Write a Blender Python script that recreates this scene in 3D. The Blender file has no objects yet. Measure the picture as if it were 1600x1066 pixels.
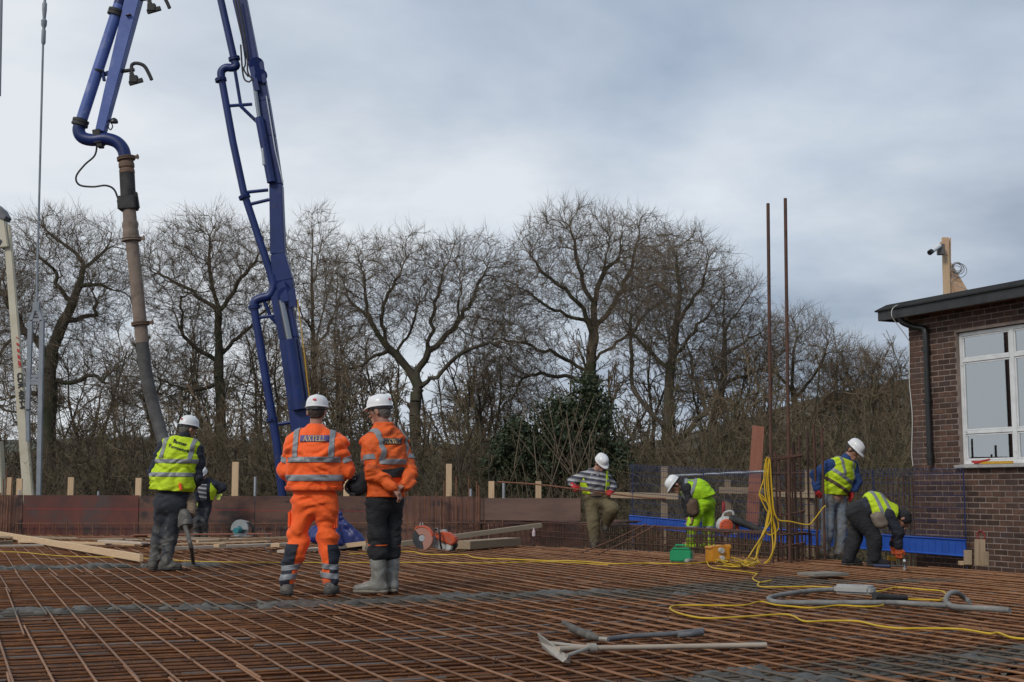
import bpy, bmesh, math, random
import numpy as np
from mathutils import Vector, Matrix, kdtree
from mathutils.bvhtree import BVHTree
R = math.radians
random.seed(7)
rng = np.random.default_rng(7)
SC = bpy.context.scene
COL = SC.collection

# ------------------------------------------------------------------ camera
F, CX, CY, HOR, EYE = 2050.0, 800.0, 533.0, 765.0, 0.97
TILT = math.atan((HOR - CY) / F)
cam = bpy.data.cameras.new('camera')
cam.sensor_width = 36.0
cam.lens = F / 1600 * 36
cam.clip_start, cam.clip_end = 0.1, 6000
camo = bpy.data.objects.new('camera', cam)
COL.objects.link(camo)
camo.location = (0, 0, EYE)
camo.rotation_euler = (R(90) + TILT, 0, 0)
SC.camera = camo

# ------------------------------------------------------------------ sky, sun, exposure
SUN_EL, SUN_AZ = R(38), R(212)          # azimuth clockwise from +Y: behind the camera, to the left
world = bpy.data.worlds.new('World')
SC.world = world
world.use_nodes = True
nt = world.node_tree
nt.nodes.clear()
def wn(t, **kw):
    n = nt.nodes.new(t)
    for k, v in kw.items():
        setattr(n, k, v)
    return n
def wl(a, b): nt.links.new(a, b)
out = wn('ShaderNodeOutputWorld')
sky = wn('ShaderNodeTexSky', sky_type='NISHITA', sun_disc=False, sun_elevation=SUN_EL, sun_rotation=SUN_AZ)
bg_sky = wn('ShaderNodeBackground'); bg_sky.inputs[1].default_value = 0.12
wl(sky.outputs[0], bg_sky.inputs[0])
tc = wn('ShaderNodeTexCoord')
sep = wn('ShaderNodeSeparateXYZ'); wl(tc.outputs['Generated'], sep.inputs[0])
mx = wn('ShaderNodeMath', operation='MAXIMUM'); wl(sep.outputs[2], mx.inputs[0]); mx.inputs[1].default_value = 0.0
ad = wn('ShaderNodeMath', operation='ADD'); wl(mx.outputs[0], ad.inputs[0]); ad.inputs[1].default_value = 0.38
dx = wn('ShaderNodeMath', operation='DIVIDE'); wl(sep.outputs[0], dx.inputs[0]); wl(ad.outputs[0], dx.inputs[1])
dy = wn('ShaderNodeMath', operation='DIVIDE'); wl(sep.outputs[1], dy.inputs[0]); wl(ad.outputs[0], dy.inputs[1])
cmb = wn('ShaderNodeCombineXYZ'); wl(dx.outputs[0], cmb.inputs[0]); wl(dy.outputs[0], cmb.inputs[1])
mp = wn('ShaderNodeMapping'); mp.inputs['Location'].default_value = (3.1, 1.7, 0.0); mp.inputs['Rotation'].default_value = (0, 0, R(25)); mp.inputs['Scale'].default_value = (0.80, 1.0, 1)
wl(cmb.outputs[0], mp.inputs[0])
n1 = wn('ShaderNodeTexNoise'); n1.inputs['Scale'].default_value = 1.75; n1.inputs['Detail'].default_value = 6; n1.inputs['Roughness'].default_value = 0.55; n1.inputs['Distortion'].default_value = 0.15
wl(mp.outputs[0], n1.inputs[0])
cr = wn('ShaderNodeValToRGB')
cr.color_ramp.elements[0].position = 0.34; cr.color_ramp.elements[0].color = (0.325, 0.387, 0.480, 1)
cr.color_ramp.elements[1].position = 0.66; cr.color_ramp.elements[1].color = (0.715, 0.752, 0.795, 1)
e = cr.color_ramp.elements.new(0.5); e.color = (0.508, 0.566, 0.645, 1)
# the cloud deck thins towards the left of the view (west), where the sky is brighter
wg = wn('ShaderNodeVectorMath', operation='DOT_PRODUCT'); wl(tc.outputs['Generated'], wg.inputs[0]); wg.inputs[1].default_value = (-0.42, 0.18, -0.05)
wa = wn('ShaderNodeMath', operation='ADD'); wl(n1.outputs[0], wa.inputs[0]); wl(wg.outputs['Value'], wa.inputs[1])
ws = wn('ShaderNodeMath', operation='ADD'); wl(wa.outputs[0], ws.inputs[0]); ws.inputs[1].default_value = -0.13
wl(ws.outputs[0], cr.inputs[0])
bg_cl = wn('ShaderNodeBackground'); bg_cl.inputs[1].default_value = 1.0
wl(cr.outputs[0], bg_cl.inputs[0])
n2 = wn('ShaderNodeTexNoise'); n2.inputs['Scale'].default_value = 0.7; n2.inputs['Detail'].default_value = 5
mp2 = wn('ShaderNodeMapping'); mp2.inputs['Location'].default_value = (8.3, 4.0, 2.0)
wl(cmb.outputs[0], mp2.inputs[0]); wl(mp2.outputs[0], n2.inputs[0])
cr2 = wn('ShaderNodeValToRGB')
cr2.color_ramp.elements[0].position = 0.32; cr2.color_ramp.elements[0].color = (0.75, 0.75, 0.75, 1)
cr2.color_ramp.elements[1].position = 0.48; cr2.color_ramp.elements[1].color = (0.97, 0.97, 0.97, 1)
wl(n2.outputs[0], cr2.inputs[0])
mixs = wn('ShaderNodeMixShader')
wl(cr2.outputs[0], mixs.inputs[0]); wl(bg_sky.outputs[0], mixs.inputs[1]); wl(bg_cl.outputs[0], mixs.inputs[2])
wl(mixs.outputs[0], out.inputs[0])

sunl = bpy.data.lights.new('sun', 'SUN')
sunl.energy = 1.5; sunl.angle = R(13); sunl.color = (1.0, 0.95, 0.88)
suno = bpy.data.objects.new('sun', sunl); COL.objects.link(suno)
sd = Vector((math.sin(SUN_AZ) * math.cos(SUN_EL), math.cos(SUN_AZ) * math.cos(SUN_EL), math.sin(SUN_EL)))
suno.rotation_euler = sd.to_track_quat('Z', 'Y').to_euler()
vs = SC.view_settings
vs.view_transform = 'Standard'; vs.look = 'None'; vs.exposure = 0.12; vs.gamma = 1.0; vs.use_curve_mapping = False

# ------------------------------------------------------------------ helpers: coordinates
FWD = Vector((0, math.cos(TILT), math.sin(TILT))); UPV = Vector((0, -math.sin(TILT), math.cos(TILT)))
def ray(px, py):
    return Vector((1, 0, 0)) * ((px - CX) / F) + FWD + UPV * ((CY - py) / F)
def P(px, py, d):
    r = ray(px, py)
    return Vector((0, 0, EYE)) + r * (d / r.y)
def G(px, py, z=0.0):
    r = ray(px, py)
    return Vector((0, 0, EYE)) + r * ((z - EYE) / r.z)
TH = R(22.8)
UA = Vector((-math.sin(TH), math.cos(TH), 0))      # bars running away to the left
VA = Vector((math.cos(TH), math.sin(TH), 0))       # bars running across

# ------------------------------------------------------------------ helpers: materials
class NB:
    def __init__(s, name):
        s.m = bpy.data.materials.new(name); s.m.use_nodes = True
        s.t = s.m.node_tree; s.t.nodes.clear()
        s.out = s.n('ShaderNodeOutputMaterial')
    def n(s, t, **kw):
        n = s.t.nodes.new(t)
        for k, v in kw.items(): setattr(n, k, v)
        return n
    def l(s, a, b): s.t.links.new(a, b)
    def math(s, op, a, b=None, clamp=False):
        n = s.n('ShaderNodeMath', operation=op); n.use_clamp = clamp
        for i, x in enumerate((a, b)):
            if x is None: continue
            if isinstance(x, (int, float)): n.inputs[i].default_value = x
            else: s.l(x, n.inputs[i])
        return n.outputs[0]
    def noise(s, vec, scale, detail=4, rough=0.55, dist=0.0):
        n = s.n('ShaderNodeTexNoise'); n.inputs['Scale'].default_value = scale
        n.inputs['Detail'].default_value = detail; n.inputs['Roughness'].default_value = rough; n.inputs['Distortion'].default_value = dist
        s.l(vec, n.inputs['Vector']); return n.outputs[0]
    def ramp(s, fac, a, b, ca=(0, 0, 0), cb=(1, 1, 1)):
        n = s.n('ShaderNodeValToRGB'); e = n.color_ramp.elements
        e[0].position = a; e[0].color = (*ca, 1); e[1].position = b; e[1].color = (*cb, 1)
        s.l(fac, n.inputs[0]); return n.outputs[0]
    def mix(s, fac, a, b, mode='MIX'):
        n = s.n('ShaderNodeMix', data_type='RGBA', blend_type=mode)
        for i, x in ((0, fac), (6, a), (7, b)):
            if isinstance(x, (int, float)): n.inputs[i].default_value = x
            elif isinstance(x, tuple): n.inputs[i].default_value = (*x, 1)
            else: s.l(x, n.inputs[i])
        return n.outputs[2]

def M(name, c1, c2=None, scale=6.0, rough=0.7, bump=0.0, bscale=None, metal=0.0, coord='pos', rand=0.0,
      stretch=None, dirt=None, mud=None, bdist=0.01, spec=0.5, contrast=(0.35, 0.65), sheen=0.0, transl=None):
    b = NB(name)
    if coord == 'pos': vec = b.n('ShaderNodeNewGeometry').outputs['Position']
    else: vec = b.n('ShaderNodeTexCoord').outputs['Object']
    if stretch:
        mpn = b.n('ShaderNodeMapping'); mpn.inputs['Scale'].default_value = stretch
        b.l(vec, mpn.inputs[0]); vec = mpn.outputs[0]
    oi = None
    if rand:
        oi = b.n('ShaderNodeObjectInfo')
        va = b.n('ShaderNodeVectorMath', operation='SCALE'); va.inputs[0].default_value = (13.7, 7.1, 3.3)
        b.l(oi.outputs['Random'], va.inputs['Scale'])
        vb = b.n('ShaderNodeVectorMath', operation='ADD'); b.l(vec, vb.inputs[0]); b.l(va.outputs[0], vb.inputs[1])
        vec = vb.outputs[0]
    col = None
    if c2:
        f = b.ramp(b.noise(vec, scale, 6, 0.62), *contrast)
        col = b.mix(f, tuple(c1), tuple(c2))
    if dirt:
        dc, dscale, lo, hi = dirt
        f = b.ramp(b.noise(vec, dscale, 7, 0.65, 0.4), lo, hi)
        col = b.mix(f, col if col is not None else tuple(c1), tuple(dc))
    if mud:                                   # splashes that thin out above a height
        mc, zlo, zhi = mud; sp = b.n('ShaderNodeSeparateXYZ'); b.l(b.n('ShaderNodeNewGeometry').outputs['Position'], sp.inputs[0])
        t = b.math('DIVIDE', b.math('SUBTRACT', zhi, sp.outputs[2]), zhi - zlo); t = b.math('MINIMUM', t, 1.0)
        t = b.math('ADD', t, b.math('MULTIPLY', b.math('SUBTRACT', b.noise(vec, 9.0, 6, 0.65), 0.62), 3.2))
        col = b.mix(b.math('MULTIPLY', t, 0.85, True), col if col is not None else tuple(c1), tuple(mc))
    if rand:
        v = b.math('ADD', b.math('MULTIPLY', oi.outputs['Random'], 2 * rand), 1 - rand)
        hs = b.n('ShaderNodeHueSaturation'); b.l(v, hs.inputs['Value'])
        if col is None: hs.inputs['Color'].default_value = (*c1, 1)
        else: b.l(col, hs.inputs['Color'])
        col = hs.outputs[0]
    p = b.n('ShaderNodeBsdfPrincipled')
    if col is None: p.inputs['Base Color'].default_value = (*c1, 1)
    else: b.l(col, p.inputs['Base Color'])
    p.inputs['Roughness'].default_value = rough; p.inputs['Metallic'].default_value = metal
    p.inputs['Specular IOR Level'].default_value = spec
    if sheen: p.inputs['Sheen Weight'].default_value = sheen
    if bump:
        bn = b.n('ShaderNodeBump'); bn.inputs['Strength'].default_value = bump; bn.inputs['Distance'].default_value = bdist
        b.l(b.noise(vec, bscale or scale * 3, 5, 0.6), bn.inputs['Height']); b.l(bn.outputs[0], p.inputs['Normal'])
    b.l(p.outputs[0], b.out.inputs[0])
    return b.m

# ------------------------------------------------------------------ helpers: objects
LOC = {}
def tag(o, label=None, cat=None, group=None, kind=None):
    if label: o['label'] = label
    if cat: o['category'] = cat
    if group: o['group'] = group
    if kind: o['kind'] = kind
    return o
def thing(name, label, cat, loc=(0, 0, 0), group=None, rz=None):
    o = bpy.data.objects.new(name, None); COL.objects.link(o)
    o.empty_display_size = 0.1
    o.location = loc
    if rz is not None: o.rotation_euler = (0, 0, rz); LOC[o.name] = None
    else: LOC[o.name] = Vector(loc)
    return tag(o, label, cat, group)
def np_mesh(name, V, Fc, smooth=True):
    """V (n,3); Fc: array (m,3|4) or list of such arrays"""
    me = bpy.data.meshes.new(name)
    fl = Fc if isinstance(Fc, list) else [Fc]
    fl = [np.asarray(f, dtype=np.int32) for f in fl if len(f)]
    V = np.asarray(V, dtype=np.float32)
    me.vertices.add(len(V)); me.vertices.foreach_set('co', V.ravel())
    lv = np.concatenate([f.ravel() for f in fl]); sizes = np.concatenate([np.full(len(f), f.shape[1], dtype=np.int32) for f in fl])
    me.loops.add(len(lv)); me.loops.foreach_set('vertex_index', lv)
    me.polygons.add(len(sizes)); st = np.concatenate(([0], np.cumsum(sizes)[:-1])).astype(np.int32)
    me.polygons.foreach_set('loop_start', st)
    me.polygons.foreach_set('loop_total', sizes)
    me.polygons.foreach_set('use_smooth', np.full(len(sizes), smooth))
    me.update(calc_edges=True)
    return me
def link(name, me, mat, parent=None, loc=None):
    o = bpy.data.objects.new(name, me); COL.objects.link(o)
    if mat is not None and not me.materials: me.materials.append(mat)
    if parent is not None: o.parent = parent
    if loc is not None: o.location = loc
    return o
def plocs(parent):
    """world offset of a parent chain without rotation (None = local coordinates are used as they are)"""
    off = Vector((0, 0, 0)); p = parent
    while p is not None:
        if p.name in LOC:
            if LOC[p.name] is None: return Vector((0, 0, 0))
            return LOC[p.name]
        p = p.parent
    return off
def np_obj(name, V, Fc, mat, parent=None, smooth=True):
    """world-space arrays to an object; a top-level one gets its origin at its base"""
    V = np.array(V, dtype=np.float64)
    if parent is None:
        o0 = np.array([V[:, 0].mean(), V[:, 1].mean(), V[:, 2].min()])
    else: o0 = np.array(plocs(parent))
    o = link(name, np_mesh(name, V - o0, Fc, smooth), mat, parent)
    if parent is None: o.location = o0; LOC[o.name] = Vector(o0)
    return o

def frame(d, up=Vector((0, 0, 1))):
    d = Vector(d).normalized()
    if abs(d.dot(up)) > 0.98: up = Vector((0, 1, 0)) if abs(d.y) < 0.9 else Vector((1, 0, 0))
    s = d.cross(up).normalized()
    return d, s, s.cross(d).normalized()

class MB:
    def __init__(s): s.v = []; s.f = []
    def add(s, vs, fs):
        k = len(s.v); s.v += [tuple(v) for v in vs]; s.f += [tuple(i + k for i in f) for f in fs]; return s
    def box(s, c, size, ax=None):
        x, y, z = (ax if ax else (Vector((1, 0, 0)), Vector((0, 1, 0)), Vector((0, 0, 1))))
        c = Vector(c); h = [t / 2 for t in size]
        vs = [c + x * (h[0] * a) + y * (h[1] * b) + z * (h[2] * g) for a in (-1, 1) for b in (-1, 1) for g in (-1, 1)]
        return s.add(vs, [(0, 1, 3, 2), (4, 6, 7, 5), (0, 4, 5, 1), (2, 3, 7, 6), (0, 2, 6, 4), (1, 5, 7, 3)])
    def beam(s, a, b, w, h, up=Vector((0, 0, 1)), w2=None, h2=None):
        a, b = Vector(a), Vector(b); d, sd, u = frame(b - a, up)
        w2 = w if w2 is None else w2; h2 = h if h2 is None else h2
        vs = [a + sd * (w / 2 * i) + u * (h / 2 * j) for i, j in ((-1, -1), (1, -1), (1, 1), (-1, 1))]
        vs += [b + sd * (w2 / 2 * i) + u * (h2 / 2 * j) for i, j in ((-1, -1), (1, -1), (1, 1), (-1, 1))]
        return s.add(vs, [(3, 2, 1, 0), (4, 5, 6, 7), (0, 1, 5, 4), (1, 2, 6, 5), (2, 3, 7, 6), (3, 0, 4, 7)])
    def tube(s, pts, r, n=8, cap=True):
        pts = [Vector(p) for p in pts]; m = len(pts)
        rs = r if isinstance(r, (list, tuple)) else [r] * m
        ref = None; vs = []
        for i, p in enumerate(pts):
            d = (pts[min(i + 1, m - 1)] - pts[max(i - 1, 0)])
            if d.length < 1e-9: d = Vector((0, 0, 1))
            d.normalize()
            if ref is None: _, ref, _ = frame(d)
            ref = (ref - d * ref.dot(d)); 
            if ref.length < 1e-6: _, ref, _ = frame(d)
            ref.normalize(); u = d.cross(ref)
            for k in range(n):
                a = 2 * math.pi * k / n
                vs.append(p + (ref * math.cos(a) + u * math.sin(a)) * rs[i])
        fs = [(i * n + k, i * n + (k + 1) % n, (i + 1) * n + (k + 1) % n, (i + 1) * n + k) for i in range(m - 1) for k in range(n)]
        if cap: fs += [tuple(range(n - 1, -1, -1)), tuple((m - 1) * n + k for k in range(n))]
        return s.add(vs, fs)
    def cyl(s, a, b, r, n=16, r2=None): return s.tube([a, b], [r, r if r2 is None else r2], n)
    def lathe(s, o, ax, prof, n=20):
        """prof: (distance along ax, radius)"""
        o = Vector(o); d, a, b = frame(ax); m = len(prof); vs = []
        for (t, r) in prof:
            for k in range(n):
                an = 2 * math.pi * k / n
                vs.append(o + d * t + (a * math.cos(an) + b * math.sin(an)) * r)
        fs = [(i * n + k, i * n + (k + 1) % n, (i + 1) * n + (k + 1) % n, (i + 1) * n + k) for i in range(m - 1) for k in range(n)]
        fs += [tuple(range(n - 1, -1, -1)), tuple((m - 1) * n + k for k in range(n))]
        return s.add(vs, fs)
    def prism(s, pts, t):
        """closed outline (3D points) pushed along vector t"""
        pts = [Vector(p) for p in pts]; n = len(pts); t = Vector(t)
        return s.add(pts + [p + t for p in pts], [tuple(range(n)), tuple(range(2 * n - 1, n - 1, -1))] + [(i, i + n, (i + 1) % n + n, (i + 1) % n) for i in range(n)])
    def build(s, name, mat, parent=None, smooth=False, bevel=0.0, fix=True):
        V = [Vector(v) for v in s.v]
        if parent is None:
            n = len(V); o0 = Vector((sum(v.x for v in V) / n, sum(v.y for v in V) / n, min(v.z for v in V)))
        else: o0 = plocs(parent)
        me = bpy.data.meshes.new(name); me.from_pydata([v - o0 for v in V], [], s.f)
        bm = bmesh.new(); bm.from_mesh(me)
        if fix: bmesh.ops.recalc_face_normals(bm, faces=bm.faces)
        if bevel: bmesh.ops.bevel(bm, geom=[e for e in bm.edges if len(e.link_faces) == 2 and e.calc_face_angle(0) > 0.6], offset=bevel, segments=2, affect='EDGES', clamp_overlap=True)
        for f in bm.faces: f.smooth = smooth
        if smooth:
            for e in bm.edges:
                if len(e.link_faces) == 2 and e.calc_face_angle(0) > R(38): e.smooth = False
        bm.to_mesh(me); bm.free()
        o = link(name, me, mat, parent)
        if parent is None: o.location = o0; LOC[o.name] = o0
        return o

def smooth_path(pts, n=6):
    """Catmull-Rom through 3D points"""
    p = [Vector(q) for q in pts]; p = [p[0] * 2 - p[1]] + p + [p[-1] * 2 - p[-2]]; o = []
    for i in range(1, len(p) - 2):
        for k in range(n):
            t = k / n
            o.append(0.5 * ((2 * p[i]) + (p[i + 1] - p[i - 1]) * t + (2 * p[i - 1] - 5 * p[i] + 4 * p[i + 1] - p[i + 2]) * t * t + (3 * p[i] - p[i - 1] - 3 * p[i + 1] + p[i + 2]) * t ** 3))
    o.append(p[-2]); return o

def plank(name, label, cat, p0, p1, w, h, mat, group=None, roll=0.0, parent=None, bevel=0.003):
    """timber with its grain along local X"""
    p0, p1 = Vector(p0), Vector(p1); d, sd, u = frame(p1 - p0)
    if roll:
        q = Matrix.Rotation(roll, 3, d); sd = q @ sd; u = q @ u
    L = (p1 - p0).length
    mb = MB(); mb.box((L / 2, 0, 0), (L, w, h))
    me = bpy.data.meshes.new(name); me.from_pydata(mb.v, [], mb.f)
    bm = bmesh.new(); bm.from_mesh(me); bmesh.ops.recalc_face_normals(bm, faces=bm.faces)
    if bevel: bmesh.ops.bevel(bm, geom=bm.edges[:], offset=bevel, segments=1, affect='EDGES', clamp_overlap=True)
    bm.to_mesh(me); bm.free()
    o = link(name, me, mat, parent)
    off = plocs(parent) if parent is not None else Vector((0, 0, 0))
    mw = Matrix((( d.x, -sd.x, u.x), (d.y, -sd.y, u.y), (d.z, -sd.z, u.z)))
    o.rotation_euler = mw.to_euler(); o.location = p0 - off
    if parent is None: tag(o, label, cat, group)
    return o

def seg_tubes(A, B, ra, rb, n=3):
    """numpy: one open n-sided prism per segment"""
    A = np.asarray(A, float); B = np.asarray(B, float); m = len(A)
    d = B - A; d /= np.maximum(np.linalg.norm(d, axis=1, keepdims=True), 1e-9)
    ref = np.tile([0.31, 0.17, 0.93], (m, 1)); par = np.abs((d * ref).sum(1)) > 0.97; ref[par] = [0.9, -0.4, 0.1]
    s = np.cross(d, ref); s /= np.linalg.norm(s, axis=1, keepdims=True); u = np.cross(s, d)
    V = np.empty((m, 2 * n, 3))
    for k in range(n):
        a = 2 * math.pi * k / n; o = s * math.cos(a) + u * math.sin(a)
        V[:, k] = A + o * np.asarray(ra)[:, None]; V[:, n + k] = B + o * np.asarray(rb)[:, None]
    base = (np.arange(m) * 2 * n)[:, None]; Fc = np.concatenate([base + np.array([k, (k + 1) % n, n + (k + 1) % n, n + k]) for k in range(n)], 0)
    return V.reshape(-1, 3), Fc
def seg_cones(A, B, ra):
    """numpy: one pointed three-sided spike per segment"""
    A = np.asarray(A, float); B = np.asarray(B, float); m = len(A); d = B - A; d /= np.maximum(np.linalg.norm(d, axis=1, keepdims=True), 1e-9)
    ref = np.tile([0.31, 0.17, 0.93], (m, 1)); ref[np.abs((d * ref).sum(1)) > 0.97] = [0.9, -0.4, 0.1]
    s = np.cross(d, ref); s /= np.linalg.norm(s, axis=1, keepdims=True); u = np.cross(s, d); V = np.empty((m, 4, 3))
    for k in range(3): a = 2 * math.pi * k / 3; V[:, k] = A + (s * math.cos(a) + u * math.sin(a)) * np.asarray(ra)[:, None]
    V[:, 3] = B; base = (np.arange(m) * 4)[:, None]
    return V.reshape(-1, 3), np.concatenate([base + np.array([k, (k + 1) % 3, 3]) for k in range(3)], 0)
def merged(parts):
    V = []; Fq = {}; k = 0
    for v, f in parts: V.append(v); Fq.setdefault(f.shape[1], []).append(f + k); k += len(v)
    return np.concatenate(V), [np.concatenate(q) for q in Fq.values()]
def copy_obj(o, parent=None, loc=None):
    c = o.copy(); COL.objects.link(c)
    if parent is not None: c.parent = parent
    if loc is not None: c.location = loc
    return c
# ------------------------------------------------------------------ materials of the setting
m_ground = M('ground_soil', (0.045, 0.04, 0.025), (0.075, 0.07, 0.04), 0.6, 0.95, 0.6, 3)
m_deck = M('deck_ply', (0.085, 0.036, 0.017), (0.135, 0.068, 0.037), 1.6, 0.55, 0.3, 14, dirt=((0.10, 0.10, 0.10), 2.3, 0.60, 0.78))
m_conc = M('wet_concrete', (0.036, 0.033, 0.027), (0.108, 0.098, 0.079), 9, 0.5, 1.0, 40, contrast=(0.3, 0.7))
def rust_material(name, c1, c2, c3, dusty):
    """rusty bar, grey where concrete was spilled along the four pours"""
    b = NB(name); geo = b.n('ShaderNodeNewGeometry').outputs['Position']
    oi = b.n('ShaderNodeObjectInfo')
    f = b.ramp(b.noise(geo, 3.0, 6, 0.65), 0.35, 0.65)
    col = b.mix(f, c1, c2)
    col = b.mix(b.ramp(b.noise(geo, 11.0, 5, 0.7), 0.5, 0.75), col, c3)
    v = b.math('ADD', b.math('MULTIPLY', oi.outputs['Random'], 0.5), 0.75)
    hs = b.n('ShaderNodeHueSaturation'); b.l(v, hs.inputs['Value']); b.l(col, hs.inputs['Color']); col = hs.outputs[0]
    sp = b.n('ShaderNodeSeparateXYZ'); b.l(geo, sp.inputs[0])
    nz = b.math('MULTIPLY', b.math('SUBTRACT', b.noise(geo, 1.7, 4, 0.6), 0.5), 2.2)
    tot = None
    for (a, c, w) in STRIPS:
        d = (c - a).normalized(); nrm = Vector((-d.y, d.x, 0))
        def dot(v, o):
            x = b.math('MULTIPLY', b.math('SUBTRACT', sp.outputs[0], o.x), v.x); y = b.math('MULTIPLY', b.math('SUBTRACT', sp.outputs[1], o.y), v.y)
            return b.math('ADD', x, y)
        across = b.math('ABSOLUTE', dot(nrm, a)); along = b.math('ABSOLUTE', dot(d, (a + c) / 2))
        q = b.math('SUBTRACT', 1.25, b.math('DIVIDE', across, w))
        e = b.math('SUBTRACT', (c - a).length / 2 + 0.3, along)
        q = b.math('MINIMUM', b.math('ADD', q, nz), e)
        tot = q if tot is None else b.math('MAXIMUM', tot, q)
    fac = b.math('MULTIPLY', tot, 2.2, True)
    fac = b.math('MULTIPLY', fac, 0.88)
    col = b.mix(fac, col, (0.090, 0.080, 0.063))
    p = b.n('ShaderNodeBsdfPrincipled'); b.l(col, p.inputs['Base Color']); p.inputs['Roughness'].default_value = 0.62; p.inputs['Specular IOR Level'].default_value = 0.4
    bn = b.n('ShaderNodeBump'); bn.inputs['Strength'].default_value = 0.5; bn.inputs['Distance'].default_value = 0.004
    b.l(b.noise(geo, 70, 3, 0.6), bn.inputs['Height']); b.l(bn.outputs[0], p.inputs['Normal']); b.l(p.outputs[0], b.out.inputs[0])
    return b.m
def g2(px, py): return G(px, py, 0.0)
STRIPS = [(g2(-260, 963), g2(1000, 921), 0.36), (g2(-200, 889), g2(345, 880), 0.42), (g2(960, 1078), g2(1900, 985), 0.30),
          (g2(960, 929), g2(1270, 903), 0.45), (g2(1250, 908), g2(1480, 905), 0.25)]
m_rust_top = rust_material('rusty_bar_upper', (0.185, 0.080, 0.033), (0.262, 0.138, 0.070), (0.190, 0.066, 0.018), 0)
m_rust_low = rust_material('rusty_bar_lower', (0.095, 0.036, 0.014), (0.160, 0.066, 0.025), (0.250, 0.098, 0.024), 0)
m_rust = M('rusted_steel', (0.125, 0.050, 0.026), (0.230, 0.100, 0.050), 7, 0.75, 0.4, 60)
m_rust_dark = M('dark_rusted_steel', (0.055, 0.028, 0.020), (0.110, 0.046, 0.028), 5, 0.7, 0.4, 60)

# ------------------------------------------------------------------ ground, slab deck, far hills
GZ = -1.3
mb = MB(); S = 2500
mb.add([(-S, -60, GZ), (S, -60, GZ), (S, 3000, GZ), (-S, 3000, GZ)], [(0, 1, 2, 3)])
tag(mb.build('ground', m_ground), 'dark earth ground around and below the building site', 'ground', kind='structure')
WL0, WL1 = P(-60, 800, 29.8), P(758, 800, 26.4)          # back formwork line
DZ = -0.19
mb = MB()
mb.prism([(-16, 2.0, GZ), (9, 2.0, GZ), (9, 14.5, GZ), (6.6, 17.0, GZ), (2.3, 26.0, GZ), (WL1.x, WL1.y + .02, GZ), (WL0.x - 4, WL0.y + 1.7, GZ)], (0, 0, DZ - GZ))
tag(mb.build('slab_deck', m_deck), 'brown formwork deck lying under the steel mesh', 'deck', kind='structure')

def hill(name, label, pts, d0, d1, mat, amp, seed, nx=140, ny=14):
    """terrain ridge: pts = (px, py) of its skyline seen at depth d1"""
    r = np.random.default_rng(seed); xs = [p[0] for p in pts]; ys = [p[1] for p in pts]
    V = []; 
    ph = r.uniform(0, 6.28, 12)
    for j in range(ny + 1):
        t = j / ny; d = d0 + (d1 - d0) * t
        for i in range(nx + 1):
            px = -1500 + 4600 * i / nx
            py = np.interp(px, xs, ys); top = P(px, py, d1).z; x = P(px, 700, d1).x
            z = GZ + (top - GZ) * math.sin(t * math.pi / 2) ** 1.3
            z += amp * t * sum(math.sin(x * (0.05 + 0.045 * k) * 60 / d1 * (1.6) + ph[k] + j) / (1 + .5 * k) for k in range(6)) * .4
            V.append((x * (0.72 + .28 * t), d, z))
    for j in range(2):
        for i in range(nx + 1):
            v = V[ny * (nx + 1) + i]; V.append((v[0], v[1] + (40 + 60 * j) * d1 / 200, v[2] - (v[2] - GZ) * (.4 + .6 * j)))
    N = nx + 1; rows = ny + 3
    Fc = [(j * N + i, j * N + i + 1, (j + 1) * N + i + 1, (j + 1) * N + i) for j in range(rows - 1) for i in range(nx)]
    o = np_obj(name, V, np.array(Fc), mat, None, True)
    return tag(o, label, 'hill', kind='structure')
m_hill1 = M('far_hill', (0.066, 0.074, 0.048), (0.100, 0.105, 0.068), 0.02, 0.95, 0, dirt=((0.055, 0.055, 0.045), 0.035, 0.45, 0.55))
m_hill2 = M('wooded_bank', (0.040, 0.031, 0.017), (0.095, 0.074, 0.040), 2.2, 0.95, 1.0, 5, contrast=(.38, .62), dirt=((0.050, 0.042, 0.020), 0.16, 0.42, 0.62))
hill('hill', 'pale green distant hill beyond the bare trees', [(-1500, 690), (0, 697), (250, 686), (600, 700), (900, 700), (3100, 690)], 300, 700, m_hill1, 3.0, 3)
hill('wooded_bank', 'brown scrub covered bank rising behind the trees', [(-1500, 706), (0, 708), (300, 704), (520, 696), (700, 694), (900, 700), (1050, 690), (1150, 668), (1250, 640), (1350, 617), (1430, 603), (1600, 580), (3100, 540)], 70, 125, m_hill2, 0.8, 5)

# ------------------------------------------------------------------ reinforcement mat
# clip region of the mat in plan (convex polygon)
MATPOLY = [Vector(p) for p in ((-15.0, 3.2, 0), (8.2, 3.2, 0), (8.0, 13.6, 0), (6.0, 17.4, 0), (4.2, 19.2, 0), (1.2, 25.1, 0), (WL1.x - .2, WL1.y - .15, 0), (WL0.x - 3.4, WL0.y + 1.2, 0))]
def clip_line(o, d):
    t0, t1 = -1e9, 1e9; n = len(MATPOLY)
    for i in range(n):
        a, b = MATPOLY[i], MATPOLY[(i + 1) % n]; e = b - a; nr = Vector((-e.y, e.x, 0))   # ccw: inside = left
        den = nr.dot(d); num = nr.dot(a - o)
        if abs(den) < 1e-9:
            if num > 0: return None
            continue
        t = num / den
        if den > 0: t0 = max(t0, t)
        else: t1 = min(t1, t)
    return (t0, t1) if t1 - t0 > .3 else None
bars = []                                   # (a, b, radius, mat index)
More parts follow.
